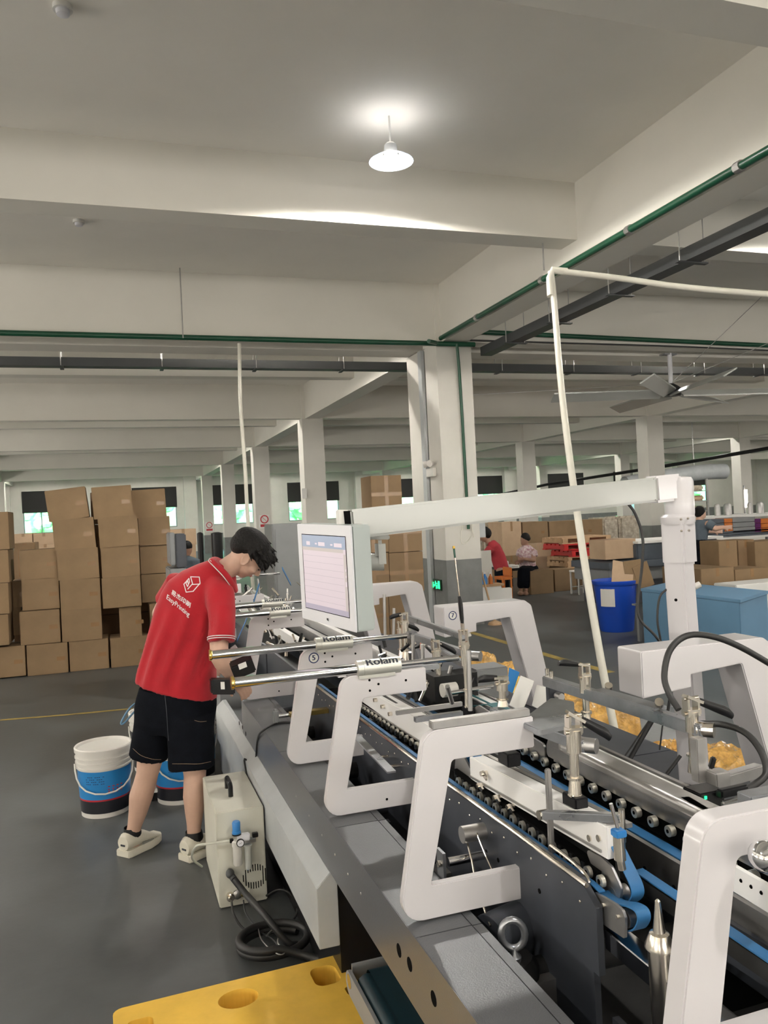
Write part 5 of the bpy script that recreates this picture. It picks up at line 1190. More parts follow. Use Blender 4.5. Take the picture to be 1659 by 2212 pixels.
MB().box(a.x, b.x, 12.1, 12.4, .42, .47).build('seat', 'orange', oc_, bevel=.01); MB().box(b.x - .03, b.x, 12.1, 12.4, .47, .62).build('side_rail', 'orange', oc_, bevel=.01)
for x in (a.x + .02, b.x - .02):
    for y in (12.12, 12.38): MB().box(x - .012, x + .012, y - .012, y + .012, 0, .42).build('leg', 'orange', oc_)
MB().box(a.x - .2, a.x + .1, 11.95, 12.05, .001, .30).build('foot_box', 'white', oc_, bevel=.01)
# exit sign, emergency light, grey box and channel on the near column
ex = ax(943, 1262, 4.345); e = empty('exit_sign', (4.33, ex.y, ex.z - .1), 'lit green exit sign low on the near column', 'sign')
MB().box(4.325, 4.346, ex.y - .2, ex.y + .2, ex.z - .075, ex.z + .075).build('sign_case', 'exitd', e)
sm = MB()
for (u0, u1, v0, v1) in ((-.16, -.02, -.03, .0), (-.14, -.12, -.045, .03), (-.08, -.06, -.05, .03), (.0, .03, -.02, .05), (-.01, .08, .01, .025), (.02, .05, -.06, -.01), (.06, .08, -.055, .0), (.10, .17, -.055, .055), (-.16, -.05, .02, .03)):
    sm.box(4.3235, 4.325, ex.y - u1, ex.y - u0, ex.z + v0, ex.z + v1)
sm.build('running_figure', 'exitg', e)
em = ax(935, 1010, 4.345); e = empty('emergency_light', (4.3, em.y, em.z - .15), 'twin-head white emergency light on the near column', 'lamp')
MB().box(4.29, 4.347, em.y - .13, em.y + .13, em.z - .13, em.z - .01).build('battery_case', 'pail', e, bevel=.006)
for dy in (-.08, .08): MB().cyl((4.30, em.y + dy, em.z + .06), (4.25, em.y + dy * 1.4, em.z + .05), .04, .05, n=14).build('lamp_head', 'pail', e, smooth=True)
ch = MB().box(4.30, 4.348, 10.82, 10.955, 0, BEAM - .02).build('cover_channel', 'skirt'); tag(ch, kind='structure')
gb = ay(1035, 1130, 10.8); o = MB().box(4.881, 5.02, 10.45, 10.7, gb.z - .2, gb.z + .25).build('grey_box', 'skirt', bevel=.005); tag(o, 'pale blue-grey electrical box on the side of the near column', 'electrical box')
wl = MB().tube(spline([ay(1000, 1145, 10.33), ay(1006, 1100, 10.33), ay(1018, 1110, 10.33), ay(1020, 1150, 10.33), ay(1008, 1172, 10.33), ay(996, 1170, 10.33), ay(1000, 1130, 10.33), ay(1014, 1120, 10.33), ay(1024, 1160, 10.33)], 5), .005, 6).build('cable_loop', 'pvc', smooth=True); tag(wl, 'loops of thin white cable hanging on the near column', 'cable')
# ------------------------------------------------------------------ ceiling fan
FH = ay(1450, 842, 10.75); fan = empty('ceiling_fan', (FH.x, FH.y, FH.z - .1), 'large six-bladed industrial ceiling fan hanging from the cross beam', 'fan')
MB().cyl((FH.x, FH.y, FH.z), (FH.x, FH.y, BEAM), .035, n=12).build('down_rod', 'bezel', fan, smooth=True)
MB().box(FH.x - .12, FH.x + .12, FH.y - .03, FH.y + .1, BEAM - .025, BEAM).build('mount_plate', 'grey', fan)
MB().lathe((FH.x, FH.y, FH.z - .10), [(.14, 0), (.15, .03), (.15, .12), (.10, .16), (.04, .2)], 20).build('hub', 'black', fan, smooth=True)
for (tx_, ty_) in ((1178, 860), (1357, 877), (1368, 800), (1560, 810), (1722, 843), (1600, 872)):
    dirv = ray(tx_, ty_); zz = FH.z - .06; tip = Vector((0, 0, H)) + dirv * ((zz - H) / dirv.z)
    d = tip - Vector((FH.x, FH.y, zz)); d.z = 0; d = d.normalized() * 1.95
    s0 = Vector((FH.x, FH.y, zz)); n_ = Vector((-d.y, d.x, 0)).normalized()
    MB().obox(s0 + d * .54, d * .46, n_ * .10 + Vector((0, 0, .055)), Vector((0, 0, .012))).build('blade', 'boom', fan, bevel=.004)
for (px, py) in ((1130, 808), (1730, 560), (1760, 700)):
    far = ad(px, py, 10.5) if px > 1200 else Vector((4.9, 11.6, 3.4)); MB().cyl((FH.x, FH.y, FH.z + .1), far, .005, n=6).build('guy_wire', 'steel', fan)
# ------------------------------------------------------------------ amber film-wrapped bundles behind the machine
GF = 'amber film-wrapped bundles on the floor'
for i, (px, py, wx_, wy_, h_, t) in enumerate(((1300, 1550, .42, .35, .30, 'amber film-wrapped bundle behind the long square bar'), (1236, 1512, .36, .3, .22, 'smaller amber wrapped bundle behind the grey slide block'), (1540, 1650, .50, .40, .22, 'amber film-wrapped bundle seen under the white boxed frame'), (1460, 1620, .26, .2, .14, 'flat crinkled amber film bundle beside the post foot'), (1085, 1452, .55, .5, .20, 'long amber wrapped bundle behind the tilted carton blank'), (1030, 1425, .35, .3, .18, 'small amber wrapped bundle beyond the gearbox'))):
    c_ = az(px, py, h_ * .7); b = MB(); nx = 14
    for a_ in range(1):
        vs = []; fs = []; rr = random.Random(i)
        for iy in range(nx + 1):
            for ix in range(nx + 1):
                u, v = ix / nx * 2 - 1, iy / nx * 2 - 1
                z = h_ * (1 - .25 * max(abs(u), abs(v)) ** 6) + rr.uniform(-.018, .018)
                if abs(u) > .99 or abs(v) > .99: z = .0
                vs.append((c_.x + u * wx_ / 2 * (1 + rr.uniform(-.03, .03)), c_.y + v * wy_ / 2 * (1 + rr.uniform(-.03, .03)), max(z, 0)))
        for iy in range(nx):
            for ix in range(nx): k = iy * (nx + 1) + ix; fs.append((k, k + 1, k + nx + 2, k + nx + 1))
        b.add(vs, fs)
    o = b.build('wrapped_bundle', 'film'); tag(o, t, 'bundle', GF)
# ------------------------------------------------------------------ ivory dryer unit on the floor
dl, dr = az(475, 1958, 0), az(586, 1944, 0)
dx0, dx1, dy0 = .348, .550, dl.y - .03; dz1 = .405
bk = az(430, 1690, dz1); dy1 = dy0 + .52
dry = empty('air_dryer', ((dx0 + dx1) / 2, dy0, 0), 'ivory metal air dryer with black handle on the floor beside the machine', 'dryer')
MB().box(dx0, dx1, dy0, dy1, .004, dz1).build('case', 'dryer', dry, bevel=.004)
hx = (dx0 + dx1) / 2 - .012; hy = dy0 + .24
MB().tube([(hx, hy - .06, dz1), (hx, hy - .06, dz1 + .04), (hx, hy - .05, dz1 + .05), (hx, hy + .05, dz1 + .05), (hx, hy + .06, dz1 + .04), (hx, hy + .06, dz1)], .011, 8).build('handle', 'black', dry, smooth=True)
F_ = lambda px, py, off=0: ay(px, py, dy0 - off)
for (px, py) in ((557, 1855), (563, 1860), (569, 1868), (550, 1857), (545, 1862)): pass
vs_ = MB()
cxv = F_(550, 1893)
for k in range(11):
    xx = -.05 + k * .0105; hh = math.sqrt(max(0, .052 ** 2 - xx ** 2)); c0 = cxv.z
    for s0, s1 in ((max(hh * .45, .018) if abs(xx) < .03 else 0, hh), (-hh, -(max(hh * .45, .018)) if abs(xx) < .03 else 0)):
        if s1 - s0 > .006: vs_.box(cxv.x + xx, cxv.x + xx + .004, dy0 - .0012, dy0 - .0002, c0 + s0, c0 + s1)
vs_.build('vent_slots', 'hole', dry)
r_ = F_(517, 1822, .05)
MB().lathe(F_(513, 1840, .045) - Vector((0, 0, .0)), [(.016, -.055), (.019, -.05), (.019, .02), (.022, .025), (.022, .045), (.016, .05)], 18).build('filter_bowl', 'pail', dry, smooth=True)
MB().lathe(F_(536, 1848, .04), [(.012, -.055), (.014, -.05), (.015, .03), (.018, .045)], 18).build('filter_bowl', 'clearp', dry, smooth=True)
MB().lathe(F_(536, 1872, .04) - Vector((0, 0, .012)), [(.006, 0), (.008, .012)], 12).build('drain_knob', 'bluecap', dry, smooth=True)
MB().lathe(F_(511, 1800, .045), [(.0185, 0), (.0185, .008), (.016, .01), (.017, .045), (.014, .05)], 20).build('regulator_cap', 'bluecap', dry, smooth=True)
MB().lathe(F_(511, 1802, .045) - Vector((0, 0, .002)), [(.0195, 0), (.0195, .006)], 20).build('cap_ring', 'black', dry, smooth=True)
g0 = F_(519, 1820, .07)
MB().lathe(g0, [(.0165, 0), (.0165, -.008)], 24, axis=(0, 1, 0)).build('gauge_case', 'black', dry, smooth=True); MB().lathe(g0 - Vector((0, .0085, 0)), [(.0135, 0), (.0135, .0006)], 24, axis=(0, 1, 0)).build('gauge_dial', 'bezel', dry)
MB().bar(g0 + Vector((-.006, -.0095, -.002)), g0 + Vector((.006, -.0095, .003)), .0012, .0004).build('gauge_needle', 'hole', dry)
MB().obox(F_(526, 1808, .04), (.026, 0, 0), (0, .016, 0), (0, 0, .014)).build('filter_head', 'bezel', dry, bevel=.004)
MB().obox(F_(551, 1803, .04), (.012, 0, 0), (0, .01, 0), (0, 0, .009)).build('outlet_fitting', 'black', dry, bevel=.002)
MB().obox(F_(500, 1816, .04), (.008, 0, 0), (0, .008, 0), (0, 0, .008)).build('inlet_fitting', 'black', dry, bevel=.002)
MB().box(dx0 + .09, dx0 + .16, dy0 - .03, dy0, F_(560, 1805).z - .012, F_(560, 1805).z).build('bracket', 'zinc', dry)
ae = F_(497, 1887, .03); MB().ball(ae, (.018, .03, .018), 14, 10).build('hose_elbow', 'tray', dry, smooth=True); MB().cyl(ae, F_(506, 1900, .06), .014, n=12).build('hose_elbow', 'tray', dry, smooth=True)
MB().lathe(F_(497, 1935), [(.017, 0), (.017, .02), (.010, .022), (.010, .035)], 14, axis=(0, -1, 0)).build('fitting', 'nickel', dry, smooth=True); MB().lathe(F_(512, 1930), [(.018, 0), (.020, .015), (.012, .02)], 8, axis=(0, -1, 0)).build('fitting', 'steel', dry, smooth=True)
MB().lathe(F_(523, 1930), [(.006, 0), (.006, .02)], 8, axis=(0, -1, 0)).build('fitting', 'brass', dry)
MB().tube(spline([F_(497, 1816, .04), F_(470, 1820, .03), F_(440, 1824, .02) , az(424, 1828, .28), az(415, 1845, .2), az(418, 1858, .12), az(436, 1872, .015)], 5), .0055, 8).build('clear_hose', 'hosec', dry, smooth=True)
# loose hoses and the coil
hz = .035
hs = empty('black_air_hose', az(600, 2030, 0), 'thick black hose running from the dryer to a coil on the floor', 'hose')
pts = [F_(506, 1900, .06), F_(530, 1930, .12), az(570, 1975, .13), az(620, 2035, .05), az(640, 2040, .03)]
MB().tube(spline(pts, 5), .0135, 12).build('hose_run', 'rubber', hs, smooth=True)
coil = []
cc0 = az(592, 2038, .02)
for i in range(44):
    t = 2 * PI * i / 26 + .6; rr = .125 + .004 * (i / 26); coil.append((cc0.x + rr * math.cos(t), cc0.y + rr * .85 * math.sin(t), .017 + .022 * (i / 26)))
coil += [az(650, 2062, .03), az(690, 2075, .02), az(725, 2100, .018)]
MB().tube(spline(coil, 2), .0155, 12).build('hose_coil', 'rubber', hs, smooth=True)
ws = empty('thin_cables', az(560, 2000, 0), 'tangle of thin dark cables and wires hanging from the dryer', 'cable'); ws.name = 'thin_cable_bundle'
for pl_, r_, mm in (([F_(500, 1945, .03), az(505, 1975, .06), az(525, 2005, .02), az(560, 2018, .015), az(600, 2010, .02), az(635, 1985, .03), az(642, 1955, .05), az(625, 1928, .06), az(600, 1922, .05), az(575, 1935, .02)], .0045, 'rubber'),
                    ([F_(526, 1945, .03), az(532, 1975, .05), az(560, 2010, .02), az(590, 2030, .045), az(605, 2050, .045)], .003, 'tray'),
                    ([az(558, 2005, .04), az(565, 2030, .05), az(590, 2055, .05), az(610, 2062, .045), az(622, 2048, .05)], .0025, 'steel'),
                    ([az(575, 2022, .05), az(590, 2008, .05), az(605, 2012, .05), az(600, 2035, .05), az(612, 2052, .045), az(600, 2058, .045)], .0028, 'steel')):
    MB().tube(spline(pl_, 5), r_, 8).build('cable_strand', mm, ws, smooth=True)
# low white rack peeking behind the man: kept as a cable held near the shorts
o = MB().tube(spline([ad(303, 1512, 4.1), ad(280, 1530, 4.1), ad(262, 1560, 4.1), ad(268, 1562, 4.1), ad(290, 1538, 4.1), ad(304, 1528, 4.1)], 5), .005, 6).build('blue_cable', 'cab', smooth=True); tag(o, 'loop of blue cable hanging out of the shorts pocket of the man', 'cable')
# ------------------------------------------------------------------ pails
def pail(c_, label, h=.375, r=.150, full=True, bandcol='pblue', rot=0):
    e = empty('plastic_pail', (c_.x, c_.y, 0), label, 'pail', 'white glue pails'); x, y = c_.x, c_.y
    rb = r * .88
    MB().lathe((x, y, 0), [(rb, 0), (rb * 1.01, .02), (rb + (r - rb) * .75, h * .72), (r * 1.03, h * .725), (r * 1.03, h * .745), (r * .985, h * .75), (r * .99, h * .79), (r * 1.035, h * .795), (r * 1.035, h * .815), (r * .995, h * .82), (r * 1.0, h * .865), (r * 1.045, h * .87), (r * 1.045, h * .89), (r * 1.0, h * .895), (r * 1.01, h * .97)], 40).build('pail_body', 'pail', e, smooth=True)
    MB().lathe((x, y, h * .955), [(r * 1.05, 0), (r * 1.06, .022), (r * 1.03, .028), (r * .98, .026), (r * .96, .012), (r * .3, .012)], 40).build('lid', 'pail', e, smooth=True)
    rad = lambda z: rb * 1.01 + (rb + (r - rb) * .75 - rb * 1.01) * (z - .02) / (h * .72 - .02) + .0012
    for (z0, z1, mm) in ((h * .28, h * .70, bandcol), (h * .255, h * .28, 'pred'), (h * .07, h * .255, 'pblack')):
        MB().lathe((x, y, 0), [(rad(z0), z0), (rad(z1), z1)], 40, cap=False).build('label_band', mm, e, smooth=True)
    # print blocks on the label
    pm = MB(); rm = MB(); th = math.atan2(-y, -x) + rot
    for row in range(4):
        z0 = h * (.62 - row * .035)
        for k in range(10):
            a0 = th - .75 + k * .075
            if (k * 7 + row * 5) % 4 == 0: continue
            a1 = a0 + .055; q0 = rad(z0) + .0008
            pm.add([(x + q0 * math.cos(a0), y + q0 * math.sin(a0), z0), (x + q0 * math.cos(a1), y + q0 * math.sin(a1), z0), (x + q0 * math.cos(a1), y + q0 * math.sin(a1), z0 + .004), (x + q0 * math.cos(a0), y + q0 * math.sin(a0), z0 + .004)], [(0, 1, 2, 3)])
    for k in range(4):
        for (du, dv, w_, h_) in ((0, 0, .09, .006), (0, .03, .09, .006), (.035, -.01, .018, .05), (0, .015, .07, .005)):
            a0 = th + .1 + k * .17 + du; a1 = a0 + w_; z0 = h * .38 + dv; q0 = rad(z0) + .001
            rm.add([(x + q0 * math.cos(a0), y + q0 * math.sin(a0), z0), (x + q0 * math.cos(a1), y + q0 * math.sin(a1), z0), (x + q0 * math.cos(a1), y + q0 * math.sin(a1), z0 + h_), (x + q0 * math.cos(a0), y + q0 * math.sin(a0), z0 + h_)], [(0, 1, 2, 3)])
    pm.build('label_text', 'ink', e); rm.build('label_characters', 'pred', e)
    hp_ = []
    for i in range(13):
        t = PI * i / 12; a0 = th - 1.35 + 2.7 * (1 - math.cos(t)) / 2; rr = r * 1.07; hp_.append((x + rr * math.cos(a0), y + rr * math.sin(a0), h * .80 - h * .42 * math.sin(t)))
    MB().tube(hp_, .005, 8).build('bail_handle', 'pail', e, smooth=True)
    return e
p1 = az(225, 1765, 0) + Vector((.0, .03, 0)); pail(Vector((p1.x + .01, p1.y + .08, 0)), 'closed white pail with blue and black label left of the man')
p2 = az(383, 1740, 0); pail(Vector((p2.x + .03, p2.y + .13, 0)), 'white pail with blue label between the legs of the man', rot=.3)
p3 = az(452, 1700, 0); pail(Vector((p3.x - .07, p3.y + .25, 0)), 'white pail with blue label mostly hidden behind the dryer')
p4 = az(345, 1690, 0); pail(Vector((p4.x - .01, p4.y + .35, 0)), 'white pail standing farthest back behind the legs', bandcol='pblack')
sb = az(350, 1712, .05); e = empty('weighing_scale', (sb.x, sb.y, 0), 'flat white floor scale between the pails', 'scale')
MB().box(sb.x - .10, sb.x + .06, sb.y - .02, sb.y + .26, .06, .085).build('platform', 'white', e, bevel=.004); MB().box(sb.x - .06, sb.x + .03, sb.y + .02, sb.y + .2, 0, .06).build('scale_base', 'black', e)
# ------------------------------------------------------------------ yellow pallets and the low conveyor in front
pz = .155
TLp, TRp = az(243, 2182, pz), az(737, 2060, pz)
ux = (TRp - TLp).normalized(); uy = Vector((ux.y, -ux.x, 0)); W_ = (TRp - TLp).length; D__ = .80
yp = empty('yellow_pallet', tuple(TLp * 1.0)[:2] + (0,), 'yellow plastic pallet with round and square holes on the floor in front', 'pallet')
yp.location.z = 0
def hole_plate():
    "top deck of the pallet with its holes cut through"
    bm = bmesh.new()
    outer = [(0, 0), (W_, 0), (W_ * 1.0, .19), (W_ - .05, .19), (W_ - .05, .235), (W_, .235), (W_ + .0, D__), (0, D__)]
    outer = rounded(outer, [.03, .03, 0, .01, .01, 0, .03, .03], 4)
    holes = []
    def rect(cx_, cy_, w, h, r): return rounded([(cx_ - w / 2, cy_ - h / 2), (cx_ + w / 2, cy_ - h / 2), (cx_ + w / 2, cy_ + h / 2), (cx_ - w / 2, cy_ + h / 2)], r, 5)
    holes.append(rect(.075, .16, .075, .16, .02)); holes.append(rect(W_ - .085, .10, .085, .11, .03)); holes.append([(W_ * .5 + .062 * math.cos(2 * PI * i / 28), .105 + .05 * math.sin(2 * PI * i / 28)) for i in range(28)])
    holes.append(rect(.075, .6, .075, .16, .02)); holes.append(rect(W_ - .085, .6, .085, .12, .03))
    def P3(a, z): p = TLp + ux * a[0] + uy * a[1]; return (p.x - yp.location.x, p.y - yp.location.y, z)
    def loop(l, z): vs = [bm.verts.new(P3(a, z)) for a in l]; es = [bm.edges.new((vs[i], vs[(i + 1) % len(vs)])) for i in range(len(vs))]; return vs, es
    for z in (pz,):
        es = []
        lo, e_ = loop(outer, z); es += e_; tops = [lo]
        for h_ in holes: l, e_ = loop(h_, z); es += e_; tops.append(l)
        bmesh.ops.triangle_fill(bm, use_beauty=True, use_dissolve=False, edges=es)
    for i, l in enumerate([outer] + holes):
        dz = pz - .006 if i == 0 else .10
        bv = [bm.verts.new(P3(a, pz - dz)) for a in l]; tv = tops[i]
        for k in range(len(l)): bm.faces.new((tv[k], tv[(k + 1) % len(l)], bv[(k + 1) % len(l)], bv[k]))
        if i: 
            if i != 1: bm.faces.new(bv)
            else: bm.faces.new(bv)
    bmesh.ops.recalc_face_normals(bm, faces=bm.faces)
    me = bpy.data.meshes.new('deck_board'); bm.to_mesh(me); bm.free(); me.materials.append(M['yellow']); o = bpy.data.objects.new('deck_board', me); C.objects.link(o); o.parent = yp; return o
hole_plate()
def p3(a, b, z): p = TLp + ux * a + uy * b; return Vector((p.x, p.y, z))
for a in (.02, W_ * .5 - .05, W_ - .12): MB().hexa([p3(a, .02, 0), p3(a + .1, .02, 0), p3(a + .1, D__ - .02, 0), p3(a, D__ - .02, 0), p3(a, .02, .05), p3(a + .1, .02, .05), p3(a + .1, D__ - .02, .05), p3(a, D__ - .02, .05)]).build('runner', 'yellow', yp, bevel=.006)
y2 = MB(); q0 = az(812, 2045, .12)
y2 = MB().box(.76, .90, 1.9, 2.46, 0, .14).build('yellow_pallet', 'yellow', bevel=.012); tag(y2, 'second yellow plastic pallet pushed under the machine', 'pallet')
y3 = MB().box(.80, .88, 2.1, 2.2, .141, .42).build('yellow_block', 'yellow', bevel=.01); tag(y3, 'yellow plastic block under the machine beside the motor', 'block')
cv = empty('belt_conveyor', az(800, 2090, 0), 'low belt conveyor with dark teal belt beside the yellow pallet', 'conveyor')
cz = .33
e0 = az(765, 2090, cz); e1 = az(900, 2060, cz)
cx0, cx1, cy0, cy1 = e0.x - .0, e0.x + .46, .9, e0.y
prof = [(cy1, cz), (cy0, cz)]
bb = MB(); rr = .035
path = [(cy0, cz)] + [(cy1 - rr + rr * math.sin(math.radians(t)), cz - rr + rr * math.cos(math.radians(t))) for t in range(0, 181, 20)] + [(cy0, cz - 2 * rr)]
vs = []; fs = []
for (a, b) in path: vs += [(cx0 + .035, a, b), (cx1, a, b)]
for i in range(len(path) - 1): fs.append((2 * i, 2 * i + 1, 2 * i + 3, 2 * i + 2))
bb.add(vs, fs); 
# rounded left lip of the belt
bb.build('belt', 'conv', cv, smooth=True)
MB().tube([(cx0 + .024, cy1 - .045, cz - .030), (cx0 + .024, cy0, cz - .030)], .032, 16).build('belt_edge', 'conv', cv, smooth=True)
MB().prism(rounded([(cy1 + .03, cz - .075), (cy1 + .03, cz - .006), (cy0, cz - .006), (cy0, cz - .075)], [.035, .035, 0, 0], 6), cx0 - .018, cx0 - .008, 'yz').build('side_frame', 'grey', cv, smooth=True)
MB().box(cx0, cx1, cy1 + .022, cy1 + .03, cz - .05, cz - .004).build('end_guard', 'grey', cv)
MB().lathe((cx0 - .02, cy1 - .01, cz - .03), [(.02, 0), (.02, .006), (.008, .007)], 18, axis=(1, 0, 0)).build('bearing', 'chrome', cv, smooth=True)
for y in (cy0 + .1, cy1 - .15):
    for x in (cx0 + .02, cx1 - .03): MB().box(x, x + .03, y, y + .03, 0, cz - .075).build('leg', 'grey', cv)

# ------------------------------------------------------------------ people
def loft(mb, rings, n=28):
    "rings: (left point, right point, half depth, depth direction, squareness)"
    rs = []
    for (L, R, dp, dd, sq_) in rings:
        c = (L + R) / 2; u = (R - L) / 2; v = Vector(dd).normalized() * dp; r = []
        for i in range(n):
            t = 2 * PI * i / n; ct, st_ = math.cos(t), math.sin(t)
            e = sq_; r.append(c + u * (abs(ct) ** e) * (1 if ct >= 0 else -1) + v * (abs(st_) ** e) * (1 if st_ >= 0 else -1))
        rs.append(r)
    return mb.rings(rs)
def finger(mb, pts, r0, r1): n = len(pts); limb(mb, [(Vector(p), r0 + (r1 - r0) * i / (n - 1)) for i, p in enumerate(pts)], 8)
def bvh_of(o):
    me = o.data; off = org(o); return BVHTree.FromPolygons([v.co + off for v in me.vertices], [tuple(p.vertices) for p in me.polygons])

man = empty('person', (.2, 4.15, 0), 'person in red polo shirt and black denim shorts leaning over the machine', 'person')
D0 = 3.98
# --- body: one continuous surface
b = MB()
ankL, ankR = ad(286, 1803, 4.02), ad(419, 1803, 3.93)
kneL, kneR = ad(318, 1672, 3.98), ad(421, 1675, 3.95)
hipL, hipR = ad(345, 1530, 3.98), ad(415, 1535, 3.97)
limb(b, [(hipL, .068), (kneL.lerp(hipL, .25), .064), (kneL, .054), (kneL.lerp(ankL, .18) , .056), (kneL.lerp(ankL, .36) - CR * .004, .058), (kneL.lerp(ankL, .62), .046), (kneL.lerp(ankL, .85), .035), (ankL, .034), (ankL + Vector((.0, .0, -.05)), .034)], 16)
limb(b, [(hipR, .068), (kneR.lerp(hipR, .25), .064), (kneR, .054), (kneR.lerp(ankR, .18), .055), (kneR.lerp(ankR, .36), .056), (kneR.lerp(ankR, .62), .045), (kneR.lerp(ankR, .85), .035), (ankR, .034), (ankR + Vector((.0, .0, -.05)), .034)], 16)
loft(b, [(ad(322, 1535, D0), ad(440, 1540, D0), .075, _f, 1), (ad(328, 1480, D0), ad(440, 1490, D0), .07, _f, 1), (ad(350, 1400, D0), ad(448, 1425, D0), .065, _f, 1), (ad(372, 1330, D0), ad(460, 1350, D0), .07, _f, 1), (ad(400, 1285, D0), ad(474, 1308, D0), .06, _f, 1), (ad(440, 1250, D0), ad(486, 1265, D0), .045, _f, 1)])
neck0, neck1 = ad(470, 1242, D0), ad(515, 1212, D0 - .01)
limb(b, [(neck0, .056), (neck0.lerp(neck1, .5), .054), (neck1, .055)], 16)
# right arm (towards the camera)
shR, elR, wrR = ad(474, 1298, D0 - .085), ad(473, 1418, D0 - .17), ad(502, 1462, D0 - .12)
limb(b, [(shR, .040), (shR.lerp(elR, .55), .046), (elR.lerp(shR, .1), .044), (elR, .042), (elR.lerp(wrR, .3), .044), (elR.lerp(wrR, .75), .034), (wrR, .027)], 14)
hd = (ad(522, 1482, D0 - .08) - wrR).normalized(); hs_ = hd.cross(_f).normalized(); pc = wrR + hd * .045
b.ball(pc, (.045, .036, .018), 14, 8, u=hd, v=hs_, w=hd.cross(hs_))
for k, (o_, L_) in enumerate(((-.027, .060), (-.009, .072), (.009, .068), (.027, .055))):
    r0_ = pc + hd * .03 + hs_ * o_; dn = (Vector((0, 0, -1)) * .7 + _f * .35)
    finger(b, [r0_, r0_ + hd * L_ * .4 + dn * .006, r0_ + hd * L_ * .62 + dn * .028, r0_ + hd * L_ * .55 + dn * .052], .0098, .0075)
r0_ = pc - hd * .02 - hs_ * .03
finger(b, [r0_, r0_ - hs_ * .022 + hd * .02, r0_ - hs_ * .028 + hd * .05 - Vector((0, 0, .012))], .011, .009)
# left arm, beyond the torso
shL, elL, wrL = ad(385, 1262, D0 + .1), ad(345, 1325, D0 + .22), ad(440, 1420, D0 + .42)
limb(b, [(shL, .055), (shL.lerp(elL, .6), .047), (elL, .040), (elL.lerp(wrL, .3), .042), (elL.lerp(wrL, .75), .033), (wrL, .026)], 14)
ld_ = (wrL - elL).normalized(); ls_ = ld_.cross(Vector((0, 0, 1))).normalized(); pc2 = wrL + ld_ * .045
b.ball(pc2, (.045, .036, .018), 12, 8, u=ld_, v=ls_, w=ld_.cross(ls_))
for o_, L_ in ((-.027, .06), (-.009, .072), (.009, .068), (.027, .055)):
    r0_ = pc2 + ld_ * .03 + ls_ * o_; finger(b, [r0_, r0_ + ld_ * L_ * .5, r0_ + ld_ * L_ * .8 - Vector((0, 0, .02))], .0095, .0075)
finger(b, [pc2 - ld_ * .02 + ls_ * .03, pc2 + ls_ * .05, pc2 + ld_ * .03 + ls_ * .055], .011, .009)
# head, bowed: hf = facing direction, hu = crown direction
DH = D0 - .0
hr = CR * math.cos(math.radians(-52)) + CU * math.sin(math.radians(-52))
hf = (hr + _f * .28).normalized(); hside = (-_f + hf * _f.dot(hf)).normalized(); hu = hside.cross(hf); hu = hu if hu.dot(CU) > 0 else -hu
sk_c = ad(540, 1197, DH)
b.ball(sk_c, (.094, .072, .088), 24, 16, u=hf, v=hside, w=hu)
b.ball(sk_c + hf * .025 - hu * .045, (.066, .062, .062), 20, 12, u=hf, v=hside, w=hu)
b.ball(sk_c + hf * .048 - hu * .088, (.030, .034, .026), 16, 10, u=hf, v=hside, w=hu)
b.ball(sk_c + hf * .015 - hu * .075, (.045, .052, .03), 16, 10, u=hf, v=hside, w=hu)
b.ball(sk_c + hf * .076 + hu * .012, (.014, .045, .012), 12, 8, u=hf, v=hside, w=hu)
nb_, nt_ = sk_c + hf * .084 + hu * .002, sk_c + hf * .104 - hu * .036
limb(b, [(nb_, .009), (nb_.lerp(nt_, .5), .010), (nt_, .0125), (sk_c + hf * .082 - hu * .045, .012)], 10)
b.ball(nt_ - hf * .012 + hside * .011, .008, 8, 6); b.ball(nt_ - hf * .012 - hside * .011, .008, 8, 6)
b.ball(sk_c + hf * .080 - hu * .060, (.010, .022, .0075), 10, 8, u=hf, v=hside, w=hu)
b.ball(sk_c + hf * .076 - hu * .074, (.010, .019, .0075), 10, 8, u=hf, v=hside, w=hu)
for sgn in (1, -1):
    b.ball(sk_c + hside * sgn * .045 + hf * .055 - hu * .03, (.026, .02, .022), 10, 8, u=hf, v=hside, w=hu)
    ea = sk_c + hside * sgn * .077 - hf * .010 - hu * .022
    eu = (hu * .95 - hf * .3).normalized(); ef = eu.cross(hside) 
    b.tube([ea + eu * .030 * math.sin(t) + ef * .017 * math.cos(t) + hside * sgn * .004 for t in [2 * PI * i / 14 for i in range(14)]], .0052, 8, closed=True)
    b.ball(ea, (.024, .005, .013), 10, 8, u=eu, v=hside, w=ef)
body = remeshed(b, 'body', 'skin', man, .0058, 3)
eb = MB(); 
for sgn in (1, -1): eb.ball(sk_c + hf * .079 + hu * .001 + hside * sgn * .030 - hu * .012, (.006, .013, .004), 10, 6, u=hf, v=hside, w=hu)
for i, sgn in enumerate((1, -1)):
    MB().ball(sk_c + hf * .080 - hu * .012 + hside * sgn * .030, (.005, .013, .0035), 10, 6, u=hf, v=hside, w=hu).build('eyelid_line', 'hair', man, smooth=True)
    MB().ball(sk_c + hf * .084 + hu * .006 + hside * sgn * .030, (.006, .017, .0035), 10, 6, u=hf, v=hside, w=hu).build('eyebrow', 'hair', man, smooth=True)
MB().ball(sk_c + hf * .0865 - hu * .066, (.0075, .019, .008), 12, 8, u=hf, v=hside, w=hu).build('lips', 'lip', man, smooth=True)
